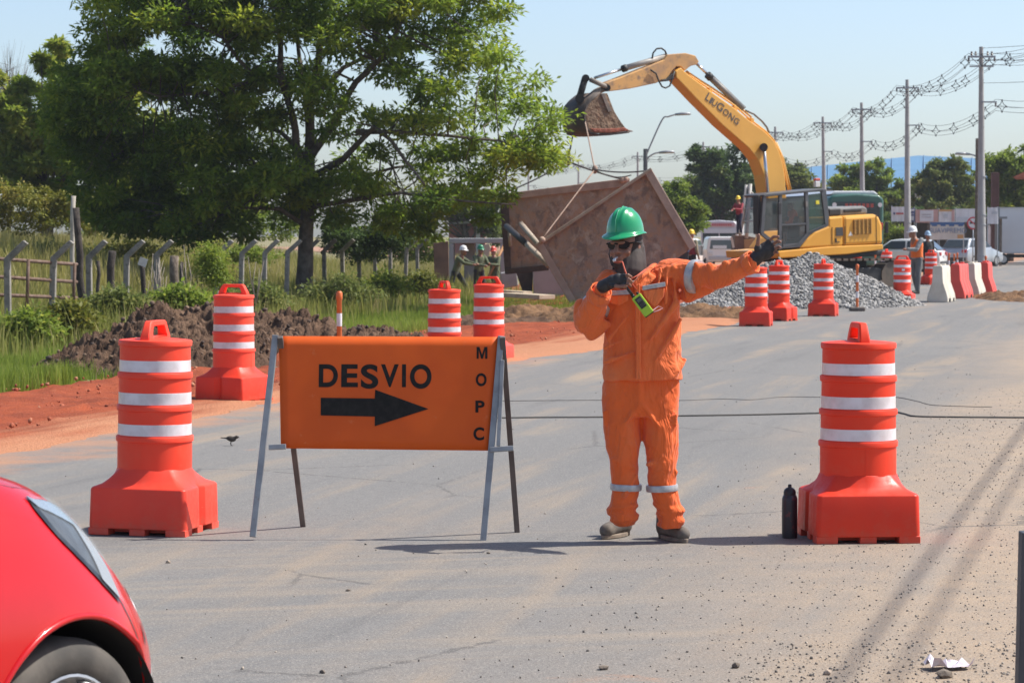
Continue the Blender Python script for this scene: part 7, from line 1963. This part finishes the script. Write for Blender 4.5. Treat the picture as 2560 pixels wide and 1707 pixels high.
def axis_cyl(a, z, R_, b0, b1, n=48): return MB().tube([CP(a, b0, z), CP(a, b1, z)], R_, n)
cuts = []
for nm, a in (('arch_front', 0.0), ('arch_rear', -2.45)):
    cut = axis_cyl(a, 0.30, 0.362, -0.30, 0.3).build('wheel_arch_liner', BLK)
    cut.hide_render = True; cut.hide_viewport = True; cut['kind'] = 'helper'
    bo = body.modifiers.new(nm, 'BOOLEAN'); bo.operation = 'DIFFERENCE'; bo.object = cut; bo.solver = 'EXACT'
    cuts.append(cut)
dgc = bpy.context.evaluated_depsgraph_get()
for c_ in cuts: c_.hide_viewport = False
bpy.context.view_layer.update()
dgc = bpy.context.evaluated_depsgraph_get()
me = bpy.data.meshes.new_from_object(body.evaluated_get(dgc))
body.modifiers.clear(); body.data = me
for c_ in cuts: bpy.data.objects.remove(c_)
me.materials.clear(); me.materials.append(PAINT)
me.polygons.foreach_set('material_index', [0] * len(me.polygons))
try: me.set_sharp_from_angle(angle=R(35))
except Exception: pass
me.polygons.foreach_set('use_smooth', [True] * len(me.polygons))
TYRE = NT('tyre_rubber'); co = TYRE.coord()
TYRE.base(TYRE.mix(TYRE.ramp(TYRE.noise(co, 7, 5), 0.3, 0.7), (0.055, 0.050, 0.044), (0.12, 0.105, 0.088))); TYRE.rough(0.8); TYRE.bump(TYRE.noise(co, 60, 3), 0.2, 0.004)
RIM = M('alloy_rim', (0.50, 0.50, 0.50), (0.38, 0.38, 0.38), 10, 0.35, metal=0.7)
def alathe(a, bo_, sg_, bs, rs, n=48):
    return MB().loft([[CP(a + r_ * math.cos(2 * math.pi * k / n), bo_ + sg_ * b, 0.305 + r_ * math.sin(2 * math.pi * k / n)) for k in range(n)] for b, r_ in zip(bs, rs)], caps=False)
for a in (0.0, -2.45):
    for side_ in (0, 1):
        bo_ = 0.0 if side_ == 0 else -1.60; sg_ = -1 if side_ == 0 else 1
        # liner, tyre, rim
        ln = wpar(MB().tube([CP(a, bo_ + sg_ * 0.0, 0.30), CP(a, bo_ + sg_ * 0.28, 0.30)], 0.358, 40, caps=False).build('wheel_arch_liner', BLK, smooth=True), car)
        wpar(axis_cyl(a, 0.30, 0.357, bo_ + sg_ * 0.27, bo_ + sg_ * 0.28).build('arch_back', BLK), car)
        wh_ = wpar(alathe(a, bo_, sg_, (0.018, 0.006, 0.0, 0.004, 0.016, 0.04, 0.16, 0.185, 0.20), (0.205, 0.225, 0.250, 0.275, 0.292, 0.303, 0.303, 0.29, 0.22), 56).build('wheel', TYRE.m, smooth=True), car)
        wpar(alathe(a, bo_, sg_, (0.010, 0.008, 0.020, 0.06, 0.065), (0.212, 0.205, 0.198, 0.190, 0.001), 40).build('rim', RIM, smooth='auto'), wh_)
        for k in range(7):
            an = 2 * math.pi * k / 7 + 0.3
            p0 = CP(a + 0.03 * math.cos(an), bo_ + sg_ * 0.03, 0.305 + 0.03 * math.sin(an)); p1 = CP(a + 0.195 * math.cos(an), bo_ + sg_ * 0.018, 0.305 + 0.195 * math.sin(an))
            wpar(MB().tube([p0, p1], [(0.022, 0.018), (0.016, 0.022)], 8).build('spoke', RIM, smooth=True), wh_)
# arch lip
lip = [CP(0.366 * math.cos(x), 0.0, 0.30 + 0.366 * math.sin(x)) for x in np.linspace(-0.2, math.pi + 0.2, 40)]
lip = []
for x in np.linspace(-0.15, math.pi + 0.15, 40):
    a = 0.366 * math.cos(x); z = 0.30 + 0.366 * math.sin(x); zs = lerp_tab(a, ZS); b, _ = side_pt(a, (z - 0.17) / (zs - 0.17)); lip.append(CP(a, b - 0.004, z))
wpar(MB().tube(lip, 0.009, 8).build('arch_lip', PAINT, smooth=True), car)
# headlight: inner housing and clear cover following the body
def hl_patch(off, name, mat, u0=0.0, v0=0.0, v1=1.0, par=car):
    nu, nv = 22, 10; vs = []
    for i in range(nu + 1):
        u = u0 + (1 - u0) * i / nu
        a = -0.03 + 0.25 * u
        zt_ = 0.955 - 0.02 * u; zb_ = zt_ - (0.04 + 0.26 * u ** 0.7)
        for j_ in range(nv + 1):
            v = v0 + (v1 - v0) * j_ / nv
            t_ = zb_ + (zt_ - zb_) * v
            b, z = side_pt(a, t_)
            b2, z2 = side_pt(a, t_ - 0.02); a2 = a - 0.02; b3, z3 = side_pt(a2, t_)
            p = CP(a, b, z); n_ = (CP(a2, b3, z3) - p).cross(CP(a, b2, z2) - p)
            if n_.length > 1e-9: n_.normalize()
            if n_.dot(cr_ + ch_ + Vector((0, 0, 0.3))) < 0: n_ = -n_
            vs.append(p)
    W2 = nv + 1
    ob = wpar(MB().add(vs, [(i * W2 + j_, (i + 1) * W2 + j_, (i + 1) * W2 + j_ + 1, i * W2 + j_ + 1) for i in range(nu) for j_ in range(nv)]).build(name, mat, smooth=True), par)
    s_ = ob.modifiers.new('fit', 'SHRINKWRAP'); s_.target = body; s_.wrap_method = 'NEAREST_SURFACEPOINT'; s_.wrap_mode = 'OUTSIDE_SURFACE'; s_.offset = off
    return ob
hd_ = hl_patch(0.004, 'headlight', M('lamp_housing', (0.02, 0.022, 0.024), (0.06, 0.065, 0.07), 14, 0.3))
hl_patch(0.007, 'reflector', M('lamp_reflector', (0.42, 0.42, 0.40), None, rough=0.25, metal=0.5), 0.72, 0.05, 0.9, hd_)
hl_patch(0.007, 'painted_lamp_glint', M('painted_lamp_glint_blue', (0.40, 0.46, 0.50), None, rough=0.2, metal=0.6), 0.0, 0.72, 0.97, hd_)  # bluish strip stands in for a reflection on the lamp, put into the colour
gm2 = glassmat('lamp_cover', (0.55, 0.60, 0.63), 0.03, 0.12); gm2.node_tree.nodes['Principled BSDF'].inputs['Specular IOR Level'].default_value = 1.0
hl_patch(0.013, 'lamp_cover', gm2, par=hd_)
# bumper seam, chip and scratch
sm_ = []
for k in range(14):
    z = 0.50 + 0.02 * k; a = 0.37 - 0.010 * k; zs = lerp_tab(a, ZS); b, _ = side_pt(a, (z - 0.17) / (zs - 0.17)); sm_.append(CP(a, b + 0.001, z))

def decal(pts, name, mat, off=0.004):
    q = []
    for a, z in pts:
        zs = lerp_tab(a, ZS); b, _ = side_pt(a, (z - 0.17) / (zs - 0.17)); q.append(CP(a + off * 0.3, b + off, z))
    ob = wpar(MB().add(q, [tuple(range(len(q)))]).build(name, mat), car)
    s_ = ob.modifiers.new('fit', 'SHRINKWRAP'); s_.target = body; s_.wrap_method = 'NEAREST_SURFACEPOINT'; s_.wrap_mode = 'OUTSIDE_SURFACE'; s_.offset = 0.003
    return ob
def seam(pts, name, w_=0.0028):
    q = []
    for i_, (a, z) in enumerate(pts):
        zs = lerp_tab(a, ZS); b, _ = side_pt(a, min(1.0, (z - 0.17) / (zs - 0.17)))
        a2, z2 = pts[min(i_ + 1, len(pts) - 1)]; a1, z1 = pts[max(i_ - 1, 0)]
        dx_, dz_ = a2 - a1, z2 - z1; l_ = math.hypot(dx_, dz_)
        for s_ in (-1, 1): q.append(CP(a - s_ * dz_ / l_ * w_, b, z + s_ * dx_ / l_ * w_))
    ob = wpar(MB().add(q, [(2 * i_, 2 * i_ + 1, 2 * i_ + 3, 2 * i_ + 2) for i_ in range(len(pts) - 1)]).build(name, BLK), car)
    s_ = ob.modifiers.new('fit', 'SHRINKWRAP'); s_.target = body; s_.wrap_method = 'NEAREST_SURFACEPOINT'; s_.wrap_mode = 'OUTSIDE_SURFACE'; s_.offset = 0.0015
seam([(0.345 - 0.012 * k_, 0.47 + 0.022 * k_) for k_ in range(11)], 'bumper_seam')
seam([(-0.95 + 0.1 * k_, lerp_tab(-0.95 + 0.1 * k_, ZS) * 0.985) for k_ in range(11)], 'hood_seam')
seam([(-0.60 + 0.01 * math.sin(k_), 0.30 + 0.05 * k_) for k_ in range(14)], 'door_seam')
decal([(0.355, 0.545), (0.372, 0.56), (0.378, 0.60), (0.367, 0.605), (0.358, 0.58)], 'paint_chip', BLK, 0.005)
decal([(0.362, 0.63), (0.372, 0.65), (0.376, 0.705), (0.368, 0.69)], 'scratch', M('scratch_white', (0.75, 0.70, 0.70), None, rough=0.5), 0.005)
decal([(0.42, 0.42), (0.44, 0.41), (0.445, 0.45), (0.432, 0.485)], 'scuff', M('scuff_grey', (0.35, 0.33, 0.33), None, rough=0.7), 0.005)
# cabin behind the frame edge
cabr = []
for a, z, hw in ((-0.75, 0.90, 0.66), (-1.25, 1.30, 0.58), (-1.6, 1.42, 0.55), (-2.3, 1.44, 0.55), (-2.9, 1.30, 0.56), (-3.18, 0.88, 0.62)):
    cabr.append([CP(a, -0.80 - hw, 0.86), CP(a, -0.80 - hw * 0.98, z - 0.05), CP(a, -0.80 - hw * 0.8, z), CP(a, -0.80 + hw * 0.8, z), CP(a, -0.80 + hw * 0.98, z - 0.05), CP(a, -0.80 + hw, 0.86)])
wpar(MB().loft(cabr).build('cabin', PAINT, smooth='auto', bevel=0.02), car)
for a0, a1 in ((-1.15, -1.85), (-1.92, -2.75)):
    wpar(MB().prism([CP(a0, -0.212, 0.93), CP(a0 - 0.15, -0.235, 1.26), CP(a1, -0.24, 1.30), CP(a1, -0.215, 0.93)], cr_ * 0.012).build('window', M('car_window', (0.02, 0.022, 0.025), None, rough=0.05)), car)

# ------------------------------------------------------------------ vehicles in the distance
def wheel(root, x, y, r_, w_, dirx=False, tyre=None):
    Mx = Matrix.Rotation(R(90), 3, 'X')
    wv = MB().lathe([(r_ * 0.6, -w_ / 2), (r_ * 0.95, -w_ / 2), (r_, -w_ * 0.3), (r_, w_ * 0.3), (r_ * 0.95, w_ / 2), (r_ * 0.6, w_ / 2)], 24, (x, y, r_), Mx).build('wheel', M('far_tyre', (0.03, 0.03, 0.03), None, rough=0.8), root, smooth='auto')
    MB().lathe([(0.001, -w_ / 2 - 0.005), (r_ * 0.58, -w_ / 2 - 0.005), (r_ * 0.62, -w_ / 2 + 0.02), (r_ * 0.62, w_ / 2 + 0.005), (0.001, w_ / 2 + 0.005)], 20, (x, y, r_), Mx).build('rim', RIM, wv, smooth='auto')
def gen_car(px_, d, yaw, paint, label, L=4.1, W_=1.72, Hh=1.5, sedan=False, cat='car'):
    X = (px_ - 1280) / scl(d)
    root = empty('car', (X, d, 0), yaw, label, cat, 'vehicles on the far road')
    # x: length (nose +x), side view profile
    prof = [(-L / 2, 0.30), (-L / 2 - 0.02, 0.60), (-L / 2 + 0.06, 0.95), (-L * 0.40, Hh * 0.68), (L * 0.16, Hh * 0.66), (L * 0.40, 0.80), (L / 2, 0.62), (L / 2 + 0.02, 0.35), (L * 0.46, 0.22), (-L * 0.46, 0.22)]
    MB().prism([(x, -W_ / 2, z) for x, z in prof], (0, W_, 0)).build('body', paint, root, bevel=0.07, seg=3, smooth=True)
    tp0 = [(-L * 0.46, Hh * 0.64), (-L * 0.34, Hh * 0.97), (-L * 0.05, Hh), (L * 0.06, Hh * 0.96), (L * 0.22, Hh * 0.64)]
    rings = []
    for k, ins in ((-1, 0.0), (-1, 0.16), (1, 0.16), (1, 0.0)): pass
    lo = [(x, z) for x, z in tp0]
    A = [Vector((x, -W_ / 2 + 0.05 + (0.15 if z > Hh * 0.8 else 0), z)) for x, z in tp0]; B = [Vector((x, -p.y, z)) for (x, z), p in zip(tp0, A)]
    n_ = len(A)
    MB().add(A + B, [tuple(range(n_ - 1, -1, -1)), tuple(range(n_, 2 * n_))] + [(i, (i + 1) % n_, n_ + (i + 1) % n_, n_ + i) for i in range(n_)]).build('cabin', paint, root, bevel=0.05, seg=3, smooth=True)
    gls = M('far_glass', (0.035, 0.045, 0.05), None, rough=0.08)
    # rear and front glass, side glass
    def quad(pts, name, m): MB().add([Vector(p) for p in pts], [(0, 1, 2, 3)]).build(name, m, root)
    wy = W_ / 2 - 0.14
    for (x0_, z0_), (x1_, z1_) in (((-L * 0.462, Hh * 0.68), (-L * 0.352, Hh * 0.94)), ((L * 0.215, Hh * 0.68), (L * 0.075, Hh * 0.93))):
        sg_ = -1 if x0_ < 0 else 1
        quad([(x0_ + sg_ * .025, -wy, z0_), (x0_ + sg_ * .025, wy, z0_), (x1_ + sg_ * .025, wy - .12, z1_), (x1_ + sg_ * .025, -wy + .12, z1_)], 'window', gls)
    for s_ in (-1, 1):
        for xa, xb, xc, xd in ((-L * .40, -L * .13, -L * .13, -L * .31), (-L * .11, L * .17, L * .05, -L * .11)):
            quad([(xa, s_ * (W_ / 2 - .035), Hh * .69), (xb, s_ * (W_ / 2 - .035), Hh * .69), (xc, s_ * (W_ / 2 - .165), Hh * .93), (xd, s_ * (W_ / 2 - .165), Hh * .93)], 'window', gls)
        MB().box((-L / 2 + 0.02, s_ * (W_ / 2 - 0.20), 0.82), (0.10, 0.28, 0.16)).build('tail_light', M('tail_red', (0.45, 0.02, 0.02), None, rough=0.3), root, bevel=0.02)
        MB().box((L / 2 - 0.08, s_ * (W_ / 2 - 0.20), 0.68), (0.16, 0.30, 0.13)).build('headlight', M('far_lamp', (0.6, 0.6, 0.58), None, rough=0.2), root, bevel=0.03)
        for xw in (-L * .31, L * .31): wheel(root, xw, s_ * (W_ / 2 - 0.10), 0.31, 0.2)
    MB().box((-L / 2 - 0.03, 0, 0.70), (0.02, 0.42, 0.11)).build('number_plate', M('plate_white', (0.5, 0.5, 0.5), None, rough=0.5), root)
    MB().box((-L / 2 - 0.02, 0, 0.40), (0.06, W_ * 0.9, 0.18)).build('bumper', M('bumper_dark', (0.05, 0.05, 0.05), None, rough=0.6), root, bevel=0.03)
    return root
sil = M('silver_paint', (0.42, 0.45, 0.48), (0.36, 0.39, 0.42), 1, 0.3, metal=0.3, coat=0.5); whp = M('white_paint', (0.72, 0.72, 0.70), None, rough=0.3, coat=0.5)
gen_car(2428, 150, R(52), sil, 'silver hatchback seen from behind, left of the white box truck', 4.0, 1.72, 1.52)
gen_car(2247, 128, R(160), whp, 'white car with dark glass behind the drums left of the engineer', 4.1, 1.72, 1.50)
gen_car(2338, 165, R(120), M('maroon_paint', (0.20, 0.03, 0.035), None, rough=0.3, coat=0.5), 'small dark red car behind the cloth banner', 3.9, 1.65, 1.45)
gen_car(1712, 150, R(-100), whp, 'white car hidden partly behind the yellow-helmeted worker', 4.0, 1.7, 1.5)

# white box truck at the right edge
d = 158; s = scl(d)
root = empty('truck', (P(2497, 640, d).x, d, 0), R(-6), 'white box truck cut off by the right edge', 'truck')
zb_, zt_ = CAMZ + (590 - 634) / s, CAMZ + (590 - 519) / s
MB().box((3.0, 1.2, (zb_ + zt_) / 2), (6.0, 2.4, zt_ - zb_)).build('cargo_box', M('truck_white', (0.60, 0.62, 0.63), (0.55, 0.57, 0.58), 0.5, 0.45), root, bevel=0.03)
MB().box((-0.03, 1.2, (zb_ + zt_) / 2), (0.10, 2.44, zt_ - zb_ + 0.06)).build('rear_frame', M('truck_frame', (0.05, 0.075, 0.08), None, rough=0.5), root, bevel=0.01)
for z in (zt_ - 0.03, zb_ + 0.05): MB().box((3.0, -0.02, z), (6.0, 0.05, 0.07)).build('edge_rail', M('truck_rail', (0.5, 0.5, 0.5), None, rough=0.4, metal=0.5), root)
MB().box((3.4, 1.2, zb_ - 0.14), (6.4, 0.9, 0.18)).build('chassis', BLK, root)
for x in (0.25, 4.6):
    for y in (0.15, 2.25): wheel(root, x, y, 0.32, 0.24)
MB().prism([(6.1, 0.1, 0.45), (6.1, 0.1, 2.3), (7.2, 0.1, 2.3), (7.7, 0.1, 1.4), (7.8, 0.1, 0.45)], (0, 2.2, 0)).build('cab', whp, root, bevel=0.08)
MB().box((6.75, 0.085, 1.85), (0.7, 0.02, 0.5)).build('window', M('car_window', (0.02, 0.022, 0.025), None, rough=0.05), root)

# green bus behind the excavator
d = 122; s = scl(d)
root = empty('bus', (P(2140, 640, d).x, d, 0), R(9), 'green and white bus seen from behind above the excavator', 'bus')
hw = 1.25; zt_ = 3.45
BGR = M('bus_green', (0.03, 0.115, 0.085), (0.025, 0.10, 0.075), 1, 0.35, coat=0.4)
MB().prism([(-hw, 0, 0.35), (-hw, 0, zt_ - 0.22), (-hw + 0.2, 0, zt_ - 0.04), (0, 0, zt_ + 0.03), (hw - 0.2, 0, zt_ - 0.04), (hw, 0, zt_ - 0.22), (hw, 0, 0.35)], (0, 10, 0)).build('body', BGR, root, bevel=0.10, seg=3, smooth='auto')
MB().prism([(-hw + 0.15, 0.3, zt_ - 0.02), (-hw + 0.35, 0.3, zt_ + 0.14), (hw - 0.35, 0.3, zt_ + 0.14), (hw - 0.15, 0.3, zt_ - 0.02)], (0, 9.4, 0)).build('roof_cap', whp, root, bevel=0.05)
MB().box((0, -0.02, 2.55), (2.1, 0.04, 0.75)).build('rear_window', M('far_glass', (0.035, 0.045, 0.05), None, rough=0.08), root)
MB().box((-0.1, -0.05, 2.95), (1.9, 0.03, 0.32)).build('destination_board', M('board_dark', (0.03, 0.05, 0.05), None, rough=0.4), root)
for k in range(7): MB().box((-0.45 + k * 0.19, -0.07, 2.95), (0.13, 0.01, 0.17)).build('print', M('bus_red', (0.38, 0.07, 0.05), None, rough=0.5), root)
for x in (-1.0, 1.05):
    MB().lathe([(0.001, 0.0), (0.10, 0.0), (0.10, 0.03)], 14, (x, -0.06, 2.98), Matrix.Rotation(R(90), 3, 'X')).build('marker_lamp', whp, root)
    MB().box((x * 1.03, -0.04, 2.05), (0.22, 0.06, 0.30)).build('tail_light', M('lamp_red_bright', (0.62, 0.03, 0.03), None, rough=0.3), root, bevel=0.02)
MB().box((1.34, -0.1, 2.0), (0.12, 0.2, 0.5)).build('mirror', BLK, root, bevel=0.03)
MB().box((0, -0.03, 1.2), (2.3, 0.06, 0.9)).build('engine_panel', BLK, root, bevel=0.03)
for y in (2.0, 7.5):
    for x in (-1.1, 1.1):
        MB().lathe([(0.3, -0.13), (0.46, -0.13), (0.48, 0), (0.46, 0.13), (0.3, 0.13)], 22, (x, y, 0.48), Matrix.Rotation(R(90), 3, 'Y')).build('wheel', M('far_tyre', (0.03, 0.03, 0.03), None, rough=0.8), root)

# white microbus and small truck left of the excavator
d = 175; s = scl(d)
root = empty('bus', (P(1798, 640, d).x, d, 0), R(-8), 'white bus with a red lettered front band, left of the excavator', 'bus')
MB().prism([(-1.15, 0, 0.4), (-1.15, 0, 2.35), (-0.9, 0, 2.55), (0, 0, 2.62), (0.9, 0, 2.55), (1.15, 0, 2.35), (1.15, 0, 0.4)], (0, 7, 0)).build('body', M('bus_white', (0.52, 0.52, 0.54), (0.46, 0.46, 0.48), 1, 0.4), root, bevel=0.08, seg=3)
MB().box((0.1, -0.03, 2.33), (1.7, 0.05, 0.24)).build('front_band', M('band_pink', (0.48, 0.30, 0.32), None, rough=0.5), root)
for k in range(9): MB().box((-0.4 + k * 0.14, -0.06, 2.33), (0.10, 0.01, 0.13)).build('print', M('band_red', (0.40, 0.08, 0.08), None, rough=0.5), root)
MB().box((0, -0.03, 1.95), (2.0, 0.05, 0.3)).build('visor', M('visor_pale', (0.50, 0.55, 0.58), None, rough=0.3), root)
MB().box((0, -0.02, 1.5), (2.05, 0.04, 0.6)).build('windshield', M('far_glass', (0.035, 0.045, 0.05), None, rough=0.08), root)
MB().box((0, -0.04, 1.5), (0.06, 0.05, 0.62)).build('divider', MATS['bus_white'], root)
for x in (-0.9, 0.9): wheel(root, x, 1.0, 0.4, 0.25); MB().box((x, -0.04, 0.85), (0.3, 0.06, 0.2)).build('headlight', M('far_lamp', (0.6, 0.6, 0.58), None, rough=0.2), root, bevel=0.02)
d = 140; s = scl(d)
root = empty('truck', (P(1804, 640, d).x, d, 0), R(4), 'small white truck cab facing the camera beside the rig', 'truck')
MB().prism([(-0.72, 0, 0.35), (-0.75, 0, 0.95), (-0.66, 0, 1.52), (-0.55, 0, 1.60), (0.55, 0, 1.60), (0.66, 0, 1.52), (0.75, 0, 0.95), (0.72, 0, 0.35)], (0, 1.6, 0)).build('cab', whp, root, bevel=0.07, seg=3)
MB().prism([(-0.60, -0.02, 0.98), (-0.54, -0.02, 1.42), (0.54, -0.02, 1.42), (0.60, -0.02, 0.98)], (0, 0.03, 0)).build('windshield', M('truck_glass', (0.12, 0.16, 0.17), None, rough=0.08), root)
MB().box((0, -0.02, 0.52), (1.3, 0.06, 0.2)).build('bumper', M('bumper_grey', (0.4, 0.4, 0.4), None, rough=0.5), root, bevel=0.03)
MB().box((-0.1, -0.045, 1.08), (0.7, 0.02, 0.16)).build('dash_paper', M('paper_white', (0.62, 0.66, 0.66), None, rough=0.6), root)
for x in (-0.55, 0.55): wheel(root, x, 0.6, 0.3, 0.2); MB().box((x, -0.03, 0.75), (0.2, 0.06, 0.16)).build('headlight', M('far_lamp', (0.6, 0.6, 0.58), None, rough=0.2), root, bevel=0.02)
MB().box((0, 3.2, 0.9), (1.6, 3.0, 0.5)).build('load_bed', MATS['bumper_grey'], root, bevel=0.02)

# rig with ladder mast and the man on it
d = 108; s = scl(d)
root = empty('drill_rig', P(1868, 640, d), label='brown rig with pale ladder mast in front of the excavator cab', cat='drill rig')
def rg(a, b, off=0.0): return P(a, b, d + off)
wpar(MB().prism([rg(1836, 668), rg(1836, 588), rg(1860, 588), rg(1900, 596), rg(1900, 668)], (0, 1.6, 0)).build('body', M('rig_brown', (0.17, 0.10, 0.07), (0.10, 0.06, 0.045), 3, 0.8), bevel=0.04), root)
wpar(MB().prism([rg(1862, 640, -0.1), rg(1860, 600, -0.1), rg(1884, 597, -0.1), rg(1886, 640, -0.1)], (0, 0.08, 0)).build('side_panel', M('rig_ochre', (0.36, 0.20, 0.08), None, rough=0.7), bevel=0.01), root)
PALE = M('rig_pale_steel', (0.46, 0.44, 0.40), (0.34, 0.32, 0.28), 4, 0.6)
for a, b, r_ in (((1866, 462), (1850, 590), 0.055), ((1876, 460), (1866, 596), 0.07), ((1886, 490), (1893, 600), 0.05), ((1874, 490), (1852, 585), 0.03), ((1866, 466), (1888, 492), 0.04)):
    wpar(MB().tube([rg(*a, -0.2), rg(*b, -0.2)], r_, 8).build('mast', PALE, smooth=True), root)
for y in (489, 520, 552): wpar(MB().tube([rg(1858, y + 2, -0.25), rg(1892, y, -0.25)], 0.03, 6).build('rung', PALE), root)
wpar(MB().prism([rg(1826, 594, -0.2), rg(1831, 592, -0.2), rg(1837, 618, -0.2), rg(1832, 620, -0.2)], (0, 0.1, 0)).build('mudguard', M('guard_cream', (0.55, 0.50, 0.40), None, rough=0.6)), root)
figure(1847, 107.6, P(1847, 587, 107.6).z, R(-40), HOLD, cloth('red_shirt', (0.30, 0.045, 0.055), (0.24, 0.035, 0.045), None, 0.4), cloth('navy_trousers', (0.018, 0.02, 0.045), (0.025, 0.028, 0.055), None, 0.4), HYl, 'man in red shirt and yellow helmet standing on the brown rig', hgt=1.45)
# blue-hooded compressor
d = 98
root = empty('compressor', P(1705, 660, d), label='compressor with a bright blue hood right of the trench box', cat='compressor')
wpar(MB().prism([P(1688, 668, d), P(1690, 628, d), P(1722, 626, d), P(1722, 668, d)], (0, 1.2, 0)).build('body', BLK, bevel=0.03), root)
wpar(MB().prism([P(1684, 632, d - 0.1), P(1692, 619, d - 0.1), P(1716, 613, d - 0.1), P(1724, 620, d - 0.1), P(1724, 630, d - 0.1)], (0, 1.4, 0)).build('hood', M('hood_blue', (0.04, 0.17, 0.36), (0.035, 0.15, 0.32), 2, 0.4), bevel=0.04), root)
wpar(MB().tube([P(1660, 650, d), P(1690, 634, d)], 0.05, 8).build('drawbar', steel_g), root)
for a in (1695, 1716):
    wpar(MB().lathe([(0.15, -0.08), (0.26, -0.08), (0.28, 0), (0.26, 0.08), (0.15, 0.08)], 18, Vector((P(a, 660, d).x, d - 0.05, terz(5.9, d) + 0.28)), Matrix.Rotation(R(90), 3, 'X')).build('wheel', M('far_tyre', (0.03, 0.03, 0.03), None, rough=0.8)), root)

# ------------------------------------------------------------------ haze
hz = MB().box((60, 207, 6.0), (520, 440, 17.0)).build('haze', None)
hm = bpy.data.materials.new('haze_air'); hm.use_nodes = True
ht = hm.node_tree
for n_ in list(ht.nodes):
    if n_.type == 'BSDF_PRINCIPLED': ht.nodes.remove(n_)
pv = ht.nodes.new('ShaderNodeVolumePrincipled')
pv.inputs['Color'].default_value = (0.86, 0.92, 1.0, 1)
pv.inputs['Density'].default_value = 0.0002
ht.links.new(pv.outputs[0], ht.nodes['Material Output'].inputs['Volume'])
hz.data.materials.append(hm)
tag(hz, 'thin bright haze over the road', 'haze', kind='stuff')
